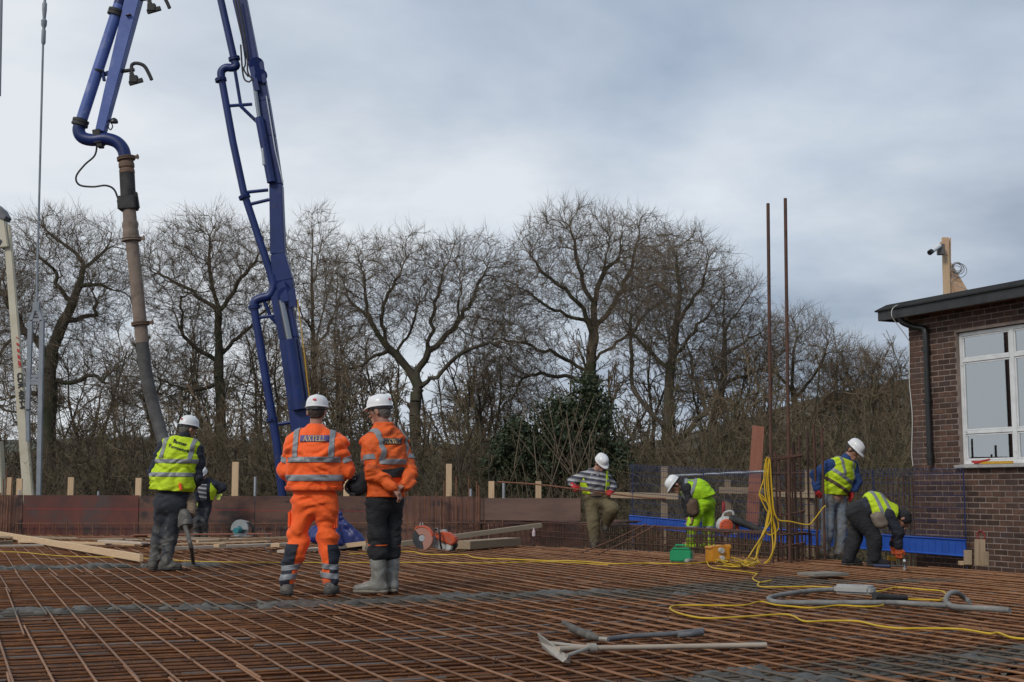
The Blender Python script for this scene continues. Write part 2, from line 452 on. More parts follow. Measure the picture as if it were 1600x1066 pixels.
def lay(direction, step, z, rad, mi, lengths, jitter, lap, seed, base=Vector((0, 8, 0))):
    r = random.Random(seed); nrm = Vector((-direction.y, direction.x, 0))
    k = int(34 / step)
    for i in range(-k, k):
        off = base + nrm * (i * step + r.uniform(-jitter, jitter))
        c = clip_line(off, direction)
        if not c: continue
        t = c[0] + r.uniform(-.05, .05); side = 1; t += -r.uniform(0, 3.0)
        while t < c[1] - .2:
            L = r.choice(lengths); a = max(t, c[0] + r.uniform(-.08, .05)); b = min(t + L, c[1] + r.uniform(-.05, .08))
            if b - a > .4:
                sh = nrm * (side * rad * 1.1 + r.uniform(-.004, .004)); zz = z + r.uniform(-.004, .004)
                tw = nrm * r.uniform(-.018, .018)
                bars.append((off + direction * a + sh + Vector((0, 0, zz)) - tw, off + direction * b + sh + Vector((0, 0, zz + r.uniform(-.006, .006))) + tw, rad, mi))
            side = -side; t += L - lap
lay(UA, 0.200, -0.010, 0.0078, 0, [3.4, 4.6, 5.4, 6.0], 0.022, 0.62, 1)
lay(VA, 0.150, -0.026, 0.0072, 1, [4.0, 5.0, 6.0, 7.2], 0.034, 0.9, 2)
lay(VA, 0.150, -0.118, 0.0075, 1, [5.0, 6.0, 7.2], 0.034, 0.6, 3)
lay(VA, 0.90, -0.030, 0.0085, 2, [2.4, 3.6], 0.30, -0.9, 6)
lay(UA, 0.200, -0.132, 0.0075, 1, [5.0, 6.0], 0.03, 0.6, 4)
lay(UA, 2.1, -0.010, 0.0078, 0, [2.2, 2.8], 0.5, -4.6, 7)
def shown(bar):
    a, b = bar[0], bar[1]; m = a.lerp(b, .5); best = 0
    for t in (.1, .3, .5, .7, .9):
        q = a.lerp(b, t)
        if q.y < 4: continue
        px = CX + F * q.x / q.y; py = HOR - F * (q.z - EYE) / q.y
        if -20 < px < 1620 and py < 1075: best += 1 / q.y
    return best * (b - a).length * (1.0 if bar[0].z > -.05 else .35)
bars.sort(key=shown, reverse=True)
mat_thing = thing('reinforcement_mat', 'rusty steel reinforcement mat of crossing bars covering the deck', 'rebar mat', (0, 8, 0))
unit = {}
m_rust_grey = rust_material('dull_grey_bar', (0.12, 0.105, 0.095), (0.19, 0.17, 0.16), (0.20, 0.10, 0.06), 0)
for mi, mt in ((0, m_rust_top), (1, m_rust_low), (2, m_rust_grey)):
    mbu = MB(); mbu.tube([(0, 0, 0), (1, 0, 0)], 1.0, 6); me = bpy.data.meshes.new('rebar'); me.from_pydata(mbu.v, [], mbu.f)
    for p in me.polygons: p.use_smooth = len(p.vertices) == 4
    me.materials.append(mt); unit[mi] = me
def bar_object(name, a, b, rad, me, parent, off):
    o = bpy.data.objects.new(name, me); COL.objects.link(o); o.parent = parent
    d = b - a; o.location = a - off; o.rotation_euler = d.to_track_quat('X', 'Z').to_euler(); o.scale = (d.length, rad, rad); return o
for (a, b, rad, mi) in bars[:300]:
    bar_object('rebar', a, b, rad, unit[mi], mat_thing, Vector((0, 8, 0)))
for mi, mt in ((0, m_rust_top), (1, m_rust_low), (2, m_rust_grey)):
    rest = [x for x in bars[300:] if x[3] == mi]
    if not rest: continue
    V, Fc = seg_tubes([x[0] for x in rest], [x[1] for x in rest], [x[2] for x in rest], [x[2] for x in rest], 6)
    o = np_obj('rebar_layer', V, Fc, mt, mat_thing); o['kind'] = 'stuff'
# tie wire ends and spacer loops between the layers
A = []; B = []; r = random.Random(12)
for i in range(2400):
    y = 5.0 + 22 * r.random() ** 1.6; x = r.uniform(-.44, .44) * y
    n = round((Vector((x, y - 8, 0))).dot(Vector((-UA.y, UA.x, 0))) / .2); m_ = round((Vector((x, y - 8, 0))).dot(Vector((-VA.y, VA.x, 0))) / .2)
    q = Vector((0, 8, 0)) + Vector((-UA.y, UA.x, 0)) * (n * .2) + Vector((-VA.y, VA.x, 0)) * (m_ * .2)
    if not (-14 < q.x < 7 and 4 < q.y < 25): continue
    for s in range(2):
        dv = Vector((r.uniform(-1, 1), r.uniform(-1, 1), r.uniform(-1.2, .5))).normalized() * r.uniform(.03, .06)
        A.append(q + Vector((0, 0, -.02))); B.append(q + Vector((0, 0, -.02)) + dv)
V, Fc = seg_tubes(A, B, [.0030] * len(A), [.0022] * len(A), 4)
o = np_obj('tie_wire', V, Fc, m_rust_dark, mat_thing); o['kind'] = 'stuff'

# fresh concrete lying through the bars
def hnoise(seed, n=160):
    r = np.random.default_rng(seed); tab = r.uniform(-1, 1, (n, n))
    def f(x, y):
        xi = np.floor(x).astype(int); yi = np.floor(y).astype(int); fx = x - xi; fy = y - yi
        fx = fx * fx * (3 - 2 * fx); fy = fy * fy * (3 - 2 * fy)
        g = lambda i, j: tab[i % n, j % n]
        return (g(xi, yi) * (1 - fx) + g(xi + 1, yi) * fx) * (1 - fy) + (g(xi, yi + 1) * (1 - fx) + g(xi + 1, yi + 1) * fx) * fy
    return f
def pour(label, a, c, w, top, seed, cover=0.0, step=0.035):
    d = (c - a); L = d.length; d.normalize(); nr = Vector((-d.y, d.x, 0))
    ns, nt_ = int(L / step), int(2 * w / step)
    s = np.linspace(0, L, ns + 1)[:, None]; t = np.linspace(-w, w, nt_ + 1)[None, :]
    n1_, n2_, n3_ = hnoise(seed), hnoise(seed + 1), hnoise(seed + 2)
    S_ = s + 0 * t; T_ = t + 0 * s
    wob = .30 * w * n1_(S_ * .55 + 5, T_ * 0 + 3)
    env = 1 - (np.abs(T_ - wob) / (w * (.72 + .28 * n2_(S_ * .9, T_ * 0 + 9)))) ** 2.2
    endf = np.clip(np.minimum(S_ + .2, L - S_ + .2) / .5, 0, 1)
    h = np.clip(env, -1, 1) * endf + .46 * n1_(S_ * 2.6, T_ * 2.6) + .38 * n2_(S_ * 6, T_ * 6) + .22 * n3_(S_ * 14, T_ * 14) + cover
    keep = h > 0.12
    z = DZ + .01 + (top - DZ) * np.clip(h * 1.35, 0, 1.0) ** .7 + .022 * n3_(S_ * 12 + 3, T_ * 12) + .013 * n2_(S_ * 25, T_ * 25)
    X = a.x + d.x * S_ + nr.x * T_; Y = a.y + d.y * S_ + nr.y * T_
    V = np.stack([X, Y, z], -1).reshape(-1, 3); N = nt_ + 1
    Fi = [(i * N + j, (i + 1) * N + j, (i + 1) * N + j + 1, i * N + j + 1) for i in range(ns) for j in range(nt_) if keep[i, j] and keep[i + 1, j + 1] and keep[i, j + 1] and keep[i + 1, j]]
    Fi = np.array(Fi)[:, ::-1]
    used = np.unique(Fi); mp_ = -np.ones(len(V), int); mp_[used] = np.arange(len(used))
    o = np_obj('wet_concrete', V[used], mp_[Fi], m_conc)
    return tag(o, label, 'concrete', kind='stuff')
pour('long grey band of wet concrete across the mat in front of the two orange workers', STRIPS[0][0], STRIPS[0][1], .46, -.020, 21, -.06)
pour('grey band of wet concrete by the boots of the worker holding the hose', STRIPS[1][0], STRIPS[1][1], .48, -.008, 31, -.04)
pour('grey wet concrete spread in the near right corner of the mat', STRIPS[2][0], STRIPS[2][1], .52, -.030, 41, -.22)
pour('thin grey concrete splash between the yellow box and the grey hose', STRIPS[3][0], STRIPS[3][1], .6, -.04, 51, -.32)

# ------------------------------------------------------------------ back formwork wall
m_ply = M('shutter_ply', (0.085, 0.034, 0.024), (0.150, 0.070, 0.046), 1.1, 0.5, 0.15, 30, rand=0.22, stretch=(1, 1, 2.2), dirt=((0.030, 0.018, 0.018), 1.3, 0.50, 0.62))
m_ply_red = M('red_shutter_ply', (0.130, 0.032, 0.020), (0.060, 0.022, 0.018), 1.4, 0.5, 0.15, 30, dirt=((0.060, 0.040, 0.036), 1.6, 0.5, 0.66))
m_ply_pale = M('worn_shutter_ply', (0.185, 0.105, 0.075), (0.120, 0.066, 0.050), 1.6, 0.6, 0.15, 30, stretch=(0.6, 1, 3), dirt=((0.24, 0.19, 0.145), 2.2, 0.66, 0.74))
m_pine = M('pine_timber', (0.52, 0.35, 0.20), (0.62, 0.45, 0.28), 5, 0.7, 0.1, 60, coord='obj', rand=0.14, stretch=(0.6, 14, 14), dirt=((0.30, 0.17, 0.085), 3.0, 0.66, 0.72))
m_pine_old = M('weathered_timber', (0.26, 0.19, 0.12), (0.36, 0.27, 0.17), 5, 0.8, 0.15, 60, coord='obj', rand=0.2, stretch=(0.6, 14, 14), dirt=((0.13, 0.085, 0.05), 2.5, 0.58, 0.7))
m_ply_edge = M('sawn_ply_edge', (0.32, 0.21, 0.13), (0.24, 0.15, 0.10), 9, 0.8)
m_galv = M('galvanised_steel', (0.36, 0.38, 0.40), (0.48, 0.50, 0.52), 5, 0.45, 0, metal=0.6)
wall = thing('formwork_wall', 'low dark red plywood formwork wall along the back of the slab', 'formwork', (WL0 + WL1) / 2 * 1.0)
wdir = (WL1 - WL0); wdir.z = 0; wlen = wdir.length; wdir.normalize(); wn_ = Vector((-wdir.y, wdir.x, 0))     # wn_ points away
def wpt(px, z, off=0.0):
    """point on the wall plane seen at column px"""
    k = (px - CX) / F; base = Vector((WL0.x, WL0.y, 0)) + wn_ * off
    t = (k * base.y - base.x) / (wdir.x - k * wdir.y); p = base + wdir * t; p.z = z; return p
edges = [-240, -60, 42, 222, 402, 578, 752]
for i in range(len(edges) - 1):
    a, b = wpt(edges[i] + .6, 0), wpt(edges[i + 1] - .6, 0); zt = .845 + random.uniform(-.012, .012)
    m_ = MB(); m_.box((a + b) / 2 + Vector((0, 0, (zt + DZ) / 2)) + wn_ * random.uniform(-.006, .006), ((b - a).length, .021, zt - DZ), (wdir, wn_, Vector((0, 0, 1))))
    m_.build('plywood_panel', m_ply_red if i == 2 else m_ply, wall, bevel=.002)
a, b = wpt(752, 0), wpt(907, 0)
m_ = MB(); m_.box((a + b) / 2 + Vector((0, 0, .58)) - wn_ * .03, ((b - a).length, .021, .44), (wdir, wn_, Vector((0, 0, 1))))
tag(m_.build('plywood_panel', m_ply_pale, wall, bevel=.002), 'paler worn panel at the right end')
m_ = MB(); m_.box((a + b) / 2 + Vector((0, 0, .12)) + wn_ * .05, ((b - a).length, .021, .5), (wdir, wn_, Vector((0, 0, 1))))
m_.build('plywood_panel', m_ply, wall, bevel=.002)
for px, top, w in ((20, 746, 9), (35, 748, 9), (115, 746, 9), (220, 747, 9), (370, 722, 10), (543, 741, 9), (627, 760, 8), (702, 725, 9), (768, 752, 9), (841, 752, 9)):
    q = wpt(px, 0, .075); zt = P(px, top, q.y).z
    plank('timber_post', None, None, q + Vector((0, 0, -.8)), q + Vector((0, 0, zt)), w / F * q.y, .05, m_pine, parent=wall)
for px, top in ((401, 745), (787, 753), (736, 764), (36, 766), (158, 768)):
    q = wpt(px, 0, .07); zt = P(px, top, q.y).z
    m_ = MB(); m_.cyl(q + Vector((0, 0, -.6)), q + Vector((0, 0, zt)), .027, 10); m_.build('steel_tube', m_galv, wall, True)
for i in range(3):
    a = wpt((-200, 250, 600)[i], .30, .12); b = wpt((248, 598, 900)[i], .30, .12)
    plank('waling', None, None, a, b, .05, .1, m_pine_old, parent=wall)
m_ = MB(); m_.beam(wpt(46, .55, -.0125), wpt(575, .53, -.0125), .002, .007)
m_.build('red_chalk_line', M('red_chalk', (0.40, 0.03, 0.04), None, rough=0.9), wall)

# starter bars standing along the wall, with one bar tied across them
def bars_thing(name, label, cat, segs, mat, base, group=None, pname='rebar', n=6):
    t = thing(name, label, cat, base, group); mbu = MB(); mbu.tube([(0, 0, 0), (1, 0, 0)], 1.0, n)
    me = bpy.data.meshes.new(pname); me.from_pydata(mbu.v, [], mbu.f); me.materials.append(mat)
    for p in me.polygons: p.use_smooth = len(p.vertices) == 4
    for s in segs: bar_object(s[3] if len(s) > 3 else pname, Vector(s[0]), Vector(s[1]), s[2], me, t, Vector(base))
    return t
segs = []; r = random.Random(5)
px = 10
while px < 560:
    q = wpt(px, DZ, -.16); ht = P(px, 817 - r.uniform(0, 3), q.y).z
    segs.append((q, q + Vector((r.uniform(-.02, .02), 0, ht - DZ)), .011, 'starter_bar')); 
    if r.random() < .3: q2 = q + wdir * .05; segs.append((q2, q2 + Vector((.01, 0, ht - DZ - .02)), .009, 'starter_bar'))
    px += r.uniform(18, 22)
zb = lambda p, y: P(p, y, wpt(p, 0, -.16).y).z
segs.append((wpt(-20, zb(-20, 818), -.165), wpt(420, zb(420, 818), -.165), .010, 'tie_bar')); segs.append((wpt(405, zb(405, 818), -.18), wpt(745, zb(745, 817), -.18), .010, 'tie_bar'))
px = 604
for px, top in ((604, 772), (616, 770), (628, 776), (638, 765), (648, 772), (655, 770), (664, 774), (672, 776), (682, 768), (695, 752), (714, 745), (732, 746), (745, 752), (749, 758), (690, 775), (708, 780), (721, 778), (758, 810), (772, 812), (785, 812)):
    q = wpt(px, DZ, -.2 + r.uniform(-.03, .03)); segs.append((q, q + Vector((r.uniform(-.015, .015), 0, P(px, top, q.y).z - DZ)), .011 if top > 760 else .014, 'starter_bar'))
for px, top in ((10, 748), (14, 735), (22, 742), (18, 775), (6, 770)):
    q = wpt(px, DZ, -.22 + r.uniform(-.03, .03)); segs.append((q, q + Vector((r.uniform(-.02, .02), 0, P(px, top, q.y).z - DZ)), .013, 'starter_bar'))
bars_thing('starter_bar_row', 'row of rusty starter bars standing in front of the formwork wall', 'rebar', segs, m_rust, wpt(400, DZ, -.16))

# ------------------------------------------------------------------ kicker beam cage running to the right
def gp(px, py): return G(px, py, 0.0)
K0, K1 = gp(838, 843), gp(1236, 875)
kd = (K1 - K0); klen = kd.length; kd.normalize(); kn = Vector((kd.y, -kd.x, 0)); kn = kn if kn.y > 0 else -kn     # kn: away from the camera
KH, KW = .345, .42
segs = []; r = random.Random(8)
n = int(klen / .075)
for i in range(n + 1):
    q = K0 + kd * (klen * i / n + r.uniform(-.015, .015)); h = KH + r.uniform(-.015, .015)
    z0, z1 = Vector((0, 0, -.15)), Vector((0, 0, h))
    segs.append((q + z0, q + z1 + kd * r.uniform(-.01, .01), .0085, 'stirrup'))
    if i % 2 == 0:
        segs.append((q + kn * KW + z0, q + kn * KW + z1, .0085, 'stirrup')); segs.append((q + z1, q + kn * KW + z1, .0085, 'stirrup'))
for (o, z, rd) in ((0, KH - .012, .011), (KW, KH - .012, .011), (KW * .33, KH + .014, .010), (KW * .66, KH + .014, .010), (0, .17, .009), (-.012, .07, .009), (KW, .17, .009), (.05, KH + .018, .009), (KW * .5, KH + .02, .009)):
    j = Vector((0, 0, r.uniform(-.01, .01)))
    segs.append((K0 + kn * o - kd * r.uniform(.1, .5) + Vector((0, 0, z)), K0 + kn * o + kd * (klen + r.uniform(-.1, .2)) + Vector((0, 0, z)) + j, rd, 'long_bar'))
bars_thing('beam_cage', 'long low rusty rebar cage with close stirrups in front of the blue barrier', 'rebar cage', segs[:290], m_rust_dark, K0)
# return of the cage along the wall
K2 = wpt(700, 0, -.45); K2.z = 0; K3 = K0 + kn * .1; segs = []
n = int((K3 - K2).length / .1)
for i in range(n + 1):
    q = K2.lerp(K3, i / n) + Vector((r.uniform(-.01, .01), 0, 0)); segs.append((q + Vector((0, 0, -.15)), q + Vector((0, 0, .32 + r.uniform(-.03, .02))), .009, 'stirrup'))
for (o, z) in ((0, .31), (.12, .32), (.24, .33), (.36, .325), (0, .15)):
    segs.append((K2 + wn_ * (o - .0) + Vector((0, 0, z)), K3 + wn_ * o + wdir * .5 + Vector((0, 0, z + r.uniform(-.01, .01))), .010, 'long_bar'))
bars_thing('beam_cage', 'short rusty rebar cage under the pale worn panel of the formwork', 'rebar cage', segs, m_rust_dark, K2)
# loose bars lying on top
def lbar(label, a, b, rad=.010, mat=None):
    m_ = MB(); m_.tube(smooth_path([a, a.lerp(b, .5) + Vector((0, 0, -.02)), b], 4), rad, 6); return tag(m_.build('rebar', mat or m_rust, None, True), label, 'rebar')
lbar('loose rusty bar slanting from the mat up onto the beam cage by the green trousers', G(905, 865, .02), K0 + kd * 4.1 + kn * .1 + Vector((0, 0, KH + .05)), .011)
lbar('second loose rusty bar leaning beside the first onto the beam cage', G(930, 868, .02), K0 + kd * 4.5 + kn * .05 + Vector((0, 0, KH + .04)), .011)
for i in range(9):
    o_ = .16 + .035 * i
    m_ = MB(); a = K0 + kd * (2.0 + .1 * random.random()) + kn * (o_) + Vector((0, 0, KH + .05 + .012 * (i % 3))); m_.tube([a, a + kd * 1.25], .011, 6)
    tag(m_.build('rebar', m_rust_dark, None, True), 'short rusty bar in a bundle lying on the beam cage left of the green trousers', 'rebar', 'bundle of short bars on the beam cage')

# ------------------------------------------------------------------ column cage
CB = G(1232, 876, 0.0)
segs = []
def cbar(px, top, py0, off, rad):
    d = CB.y + off; q = P(px, py0, d); q.z = DZ; t = P({1206: 1200, 1234: 1227}.get(px, px), top, d); lean = random.uniform(-.02, .02)
    segs.append((q + Vector((.0, 0, 0)), Vector((t.x if top < 400 else q.x + lean, d, t.z)), rad, 'column_bar'))
cbar(1206, 318, 870, -.22, .024); cbar(1234, 310, 875, -.28, .024)
for px, top, off, rad in ((1216, 705, .05, .016), (1246, 690, -.1, .018), (1222, 712, -.25, .014), (1254, 680, .2, .016), (1265, 672, .45, .016), (1278, 662, .55, .018), (1289, 668, .35, .018), (1240, 700, .3, .014), (1231, 720, .35, .014)):
    cbar(px, top, 870, off, rad)
for z in (1.42, 1.18, .93, .62, .38, .2, 1.40):
    j = lambda: Vector((random.uniform(-.03, .03), random.uniform(-.03, .03), random.uniform(-.035, .035)))
    c = [Vector((P(1201, 800, CB.y).x, CB.y - .27, z)), Vector((P(1249, 800, CB.y).x, CB.y - .30, z + .03)), Vector((P(1256, 800, CB.y).x, CB.y + .22, z + .03)), Vector((P(1208, 800, CB.y).x, CB.y + .22, z))]
    c = [q + j() for q in c]
    for i in range(4): segs.append((c[i], c[(i + 1) % 4], .009, 'link'))
bars_thing('column_cage', 'rusty rebar column cage with two tall bars rising into the sky', 'rebar cage', segs, m_rust_dark, (CB.x, CB.y, DZ), n=8)

# row of starter bars beyond the barrier, before the brick corner
segs = []
for i, px in enumerate((1388, 1396, 1405, 1413, 1421, 1427)):
    d = 20.6; q = P(px, 800, d); q.z = -.6; segs.append((q, Vector((q.x, d, P(px, 742 + 3 * (i % 3), d).z)), .013, 'starter_bar'))
bars_thing('starter_bar_row', 'thin row of dark starter bars behind the blue mesh beside the brick corner', 'rebar', segs, m_rust_dark, segs[0][0])

# ------------------------------------------------------------------ blue edge protection barriers
m_blue = M('blue_paint', (0.012, 0.065, 0.33), (0.018, 0.085, 0.40), 3, 0.45, 0.05, 30, dirt=((0.05, 0.09, 0.22), 4, 0.62, 0.8))
m_blue_wire = M('blue_wire', (0.012, 0.022, 0.085), (0.02, 0.035, 0.12), 3, 0.5)
def barrier(label, a0, a1, ztop0, ztop1, board):
    a0, a1 = Vector(a0), Vector(a1); L = (a1 - a0); L.z = 0; n = L.normalized(); nn = Vector((n.y, -n.x, 0)); nn = nn if nn.y < 0 else -nn
    t = thing('edge_barrier', label, 'barrier', a0, 'blue edge protection barriers')
    A, B, rr = [], [], []
    Ln = L.length; k = int(Ln / .055)
    def q(s, f):
        b = a0.lerp(a1, s); zt = ztop0 + (ztop1 - ztop0) * s; return Vector((b.x, b.y, b.z + (zt - b.z) * f))
    for i in range(k + 1): A.append(q(i / k, 0)); B.append(q(i / k, 1)); rr.append(.0027)
    for f in (.22, .26, .40, .55, .70, .84, .93, .96, 1.0):
        A.append(q(0, f) - nn * .004); B.append(q(1, f) - nn * .004); rr.append(.0045)
    V, Fc = seg_tubes(A, B, rr, rr, 4); np_obj('wire_mesh', V, Fc, m_blue_wire, t)
    m_ = MB()
    for i in range(k // 2 + 1):
        s = i / (k // 2); p = q(s, 1); m_.tube([p, p + nn * .05 + Vector((0, 0, .03)), p + nn * .07 - Vector((0, 0, .03))], .003, 4)
    m_.build('folded_top', m_blue_wire, t)
    m_ = MB(); up = Vector((0, 0, 1)); h = board
    prof = [(0.0, 0.0), (.035, .012), (.012, .03), (.012, h - .03), (.03, h - .012), (0, h), (-.008, h), (-.008, 0)]
    m_.prism([q(0, 0) + nn * (x + .012) + up * z for x, z in prof], a1 - a0); m_.build('toe_board', m_blue, t, bevel=.002)
    m_ = MB()
    for i in range(1, k, 2):
        b = q(i / k, 0) + nn * .026; m_.box(b + up * (h * .52), (.012, .006, h * .7), (n, nn, up))
    m_.build('rib', m_blue, t)
    for s in (0.01, .5, .99):
        b = q(s, 0) - nn * .03; m_ = MB(); m_.beam(b - up * .35, q(s, 1.0) - nn * .03, .014, .014); m_.build('barrier_post', m_blue_wire, t)
    return t
BA, BM, BZ = P(985, 823, 24.5), P(1236, 850, 20.2), P(1511, 871, 17.45)
barrier('blue wire mesh barrier with ribbed toe board behind the bent worker in green trousers', BA, BM, P(985, 727, 24.5).z, P(1236, 741, 20.2).z, .215)
barrier('blue wire mesh barrier ending against the brick wall behind the worker in jeans', BM + (BZ - BM) * .015, BZ, P(1240, 737, 20.2).z, P(1511, 733, 17.45).z, .235)

# timber guard rail behind the barrier and beyond
rail = thing('timber_guard_rail', 'rough timber posts and rail behind the blue mesh barrier', 'fence', P(1038, 810, 25.2))
def tp(px, y0, y1, d, w, nm='timber_post', mt=None):
    plank(nm, None, None, P(px, y0, d), P(px, y1, d), w, .06, mt or m_pine_old, parent=rail)
tp(1038, 850, 729, 25.2, .125); tp(1137, 850, 750, 24.0, .11); tp(1265, 870, 735, 21.5, .14)
for a, b, d0, d1 in (((935, 773), (1060, 776), 25.6, 25.0), ((1125, 766), (1215, 768), 23.9, 22.8), ((1210, 771), (1275, 773), 22.0, 21.3)):
    plank('timber_rail', None, None, P(*a, d0), P(*b, d1), .05, .115, m_pine_old, parent=rail)
m_redwood = M('red_brown_board', (0.30, 0.115, 0.068), (0.24, 0.088, 0.050), 4, 0.65, 0.1, 40, coord='obj', stretch=(.8, 10, 10))
plank('board', 'tall red brown board leaning upright beside the rebar column', 'board', P(1174, 835, 22.4), P(1185, 666, 22.7), .205, .03, m_redwood)
m_ = MB(); m_.cyl(P(1046, 744, 24.3), P(1200, 737, 21.2), .022, 12); tag(m_.build('aluminium_tube', m_galv, None, True), 'shiny aluminium tube resting level along the top of the blue mesh', 'tube')
m_redcap = M('red_plastic', (0.50, 0.03, 0.02), (0.38, 0.025, 0.02), 8, 0.4)
m_ = MB(); m_.lathe(P(1131, 812, 22.9), (0, 0, 1), [(0, .02), (.02, .028), (.27, .028), (.285, .02), (.30, .022), (.31, .02)], 12); tag(m_.build('red_cap_post', m_redcap, None, True), 'short red plastic capped pin standing behind the leaf blower', 'cap')
# ------------------------------------------------------------------ brick building
WF = Vector((.42, -.9075, 0)).normalized(); C0 = Vector((P(1430, 800, 18.55).x, 18.55, 0))
bld = thing('brick_building', 'dark red brick single storey building with flat felt roof and white windows', 'building', C0, rz=math.atan2(WF.y, WF.x))
def fs(px, py):
    """facade coordinates (s along, z) of the point seen at a pixel"""
    k = ray(px, py); kx = k.x / k.y
    s = (kx * C0.y - C0.x) / (WF.x - kx * WF.y); d = C0.y + WF.y * s; return s, P(px, py, d).z
m_mortar = M('mortar', (0.30, 0.235, 0.195), (0.19, 0.150, 0.130), 5, 0.95, 0.4, 40, dirt=((0.12, 0.095, 0.088), 1.4, 0.52, 0.72))
m_brick = M('brick', (0.052, 0.029, 0.021), (0.104, 0.052, 0.033), 9, 0.85, 0.35, 60, rand=0.45, dirt=((0.060, 0.042, 0.042), 3.0, 0.5, 0.72))
m_felt = M('roof_felt', (0.006, 0.0065, 0.0065), (0.017, 0.0175, 0.0175), 2.4, 0.95, 0.4, 20)
m_fascia = M('black_fascia', (0.012, 0.012, 0.013), (0.03, 0.03, 0.03), 5, 0.45, 0.2, 20)
m_soffit = M('soffit_timber', (0.115, 0.050, 0.020), (0.17, 0.08, 0.035), 3, 0.6, 0.1, 20, stretch=(1, 6, 6))
m_white = M('chipped_white_paint', (0.74, 0.75, 0.75), (0.62, 0.63, 0.63), 6, 0.45, 0.1, 40, dirt=((0.30, 0.29, 0.27), 7, 0.60, 0.70))
m_sill = M('stone_sill', (0.42, 0.41, 0.39), (0.30, 0.29, 0.28), 7, 0.8, 0.3, 40)
m_black = M('black_plastic', (0.012, 0.012, 0.013), (0.022, 0.022, 0.023), 6, 0.4)
sW, zW1 = fs(1493, 521); _, zW0 = fs(1493, 726)
sM, _ = fs(1577.5, 600); bay = sM - sW; NBAY = 4; sE = sW + bay * NBAY
zT1 = fs(1500, 564)[1]; zT0 = fs(1500, 676)[1]
SOF = 3.40; FT = 3.60; LX = 6.6; BASE = GZ
# masonry core with the window opening left free
m_ = MB()
def lb(mbx, x0, x1, y0, y1, z0, z1): mbx.box(((x0 + x1) / 2, (y0 + y1) / 2, (z0 + z1) / 2), (x1 - x0, y1 - y0, z1 - z0)); return mbx
lb(m_, 0, sW, 0, .24, BASE, SOF + .05); lb(m_, sE, LX, 0, .24, BASE, SOF + .05); lb(m_, sW, sE, 0, .24, BASE, zW0 - .02); lb(m_, sW, sE, 0, .24, zW1 + .01, SOF + .05)
lb(m_, 0, .24, .24, 6.0, BASE, SOF + .05); lb(m_, LX - .24, LX, .24, 6.0, BASE, SOF + .05); lb(m_, .24, LX - .24, 5.76, 6.0, BASE, SOF + .05)
m_.build('wall', m_mortar, bld)
# bricks in stretcher bond
bx = MB(); bx.box((0, 0, 0), (.2130, .09, .0620)); bme = bpy.data.meshes.new('brick'); bme.from_pydata(bx.v, [], bx.f); bm = bmesh.new(); bm.from_mesh(bme); bmesh.ops.recalc_face_normals(bm, faces=bm.faces)
bmesh.ops.bevel(bm, geom=bm.edges[:], offset=.004, segments=1, affect='EDGES'); bm.to_mesh(bme); bm.free(); bme.materials.append(m_brick)
spots = []; r = random.Random(3); CRS = .075
for c in range(int((SOF - BASE) / CRS) + 1):
    z = BASE + .0375 + c * CRS; x = -.006 - (.1125 if c % 2 else 0)
    while x < LX:
        x0, x1 = x, x + .215
        if c % 2 and x < 0: x0 = -.006
        a, b2 = max(x0, -.006), min(x1, LX + .006)
        inwin = z + .03 > zW0 - .05 and z - .03 < zW1 + .012
        if inwin and b2 > sW and a < sE:
            if a < sW - .03: b2 = sW - .004
            elif b2 > sE + .03: a = sE + .004
            else: x += .225; continue
        if b2 - a > .03: spots.append((a, b2, z))
        x += .225
def bshow(sp):
    s = (sp[0] + sp[1]) / 2; w = C0 + WF * s; px = CX + F * w.x / w.y; py = HOR - F * (sp[2] - EYE) / w.y
    return (0 if px < 1640 and py < 900 else 1, w.y)
spots.sort(key=bshow); rest = MB()
for i, (a, b2, z) in enumerate(spots):
    yc = .045 - .005 + r.uniform(-.0025, .002)
    if i < 300:
        o = bpy.data.objects.new('brick', bme); COL.objects.link(o); o.parent = bld; o.location = ((a + b2) / 2, yc, z); o.scale = ((b2 - a) / .215, 1, 1); o.rotation_euler = (r.uniform(-.01, .01), r.uniform(-.006, .006), r.uniform(-.008, .008))
    else: rest.box(((a + b2) / 2, yc, z), (b2 - a - .002, .09, .062))
# end wall bricks, seen from the side only
for c in range(int((SOF - BASE) / CRS) + 1):
    z = BASE + .0375 + c * CRS; y = .1 if c % 2 else .22
    while y < 6: rest.box((.045 - .007, y + .1075, z), (.09, .215, .065)); y += .225
o = rest.build('brick_courses', m_brick, bld); o['kind'] = 'stuff'
# window
win = MB(); zs = [zW0, zT0, zT1, zW1]
fr = MB(); FY0, FY1 = .055, .115
def bar(x0, x1, z0, z1, y0=FY0, y1=FY1): lb(fr, x0, x1, y0, y1, z0, z1)
bar(sW + .002, sE - .002, zW0, zW0 + .055); bar(sW + .002, sE - .002, zW1 - .045, zW1)
for i in range(NBAY + 1):
    x = sW + bay * i; w0 = .0 if i == 0 else .035; w1 = .0 if i == NBAY else .035
    bar(max(x - w0, sW + .002), min(x + w1 if i else x + .05, sE - .002), zW0 + .056, zW1 - .046)
for i in range(NBAY):
    x0 = sW + bay * i + (.051 if i == 0 else .036); x1 = sW + bay * (i + 1) - .036
    for z in (zT0, zT1): bar(x0, x1, z - .022, z + .022)
wobj = fr.build('window', m_white, bld, bevel=.003)
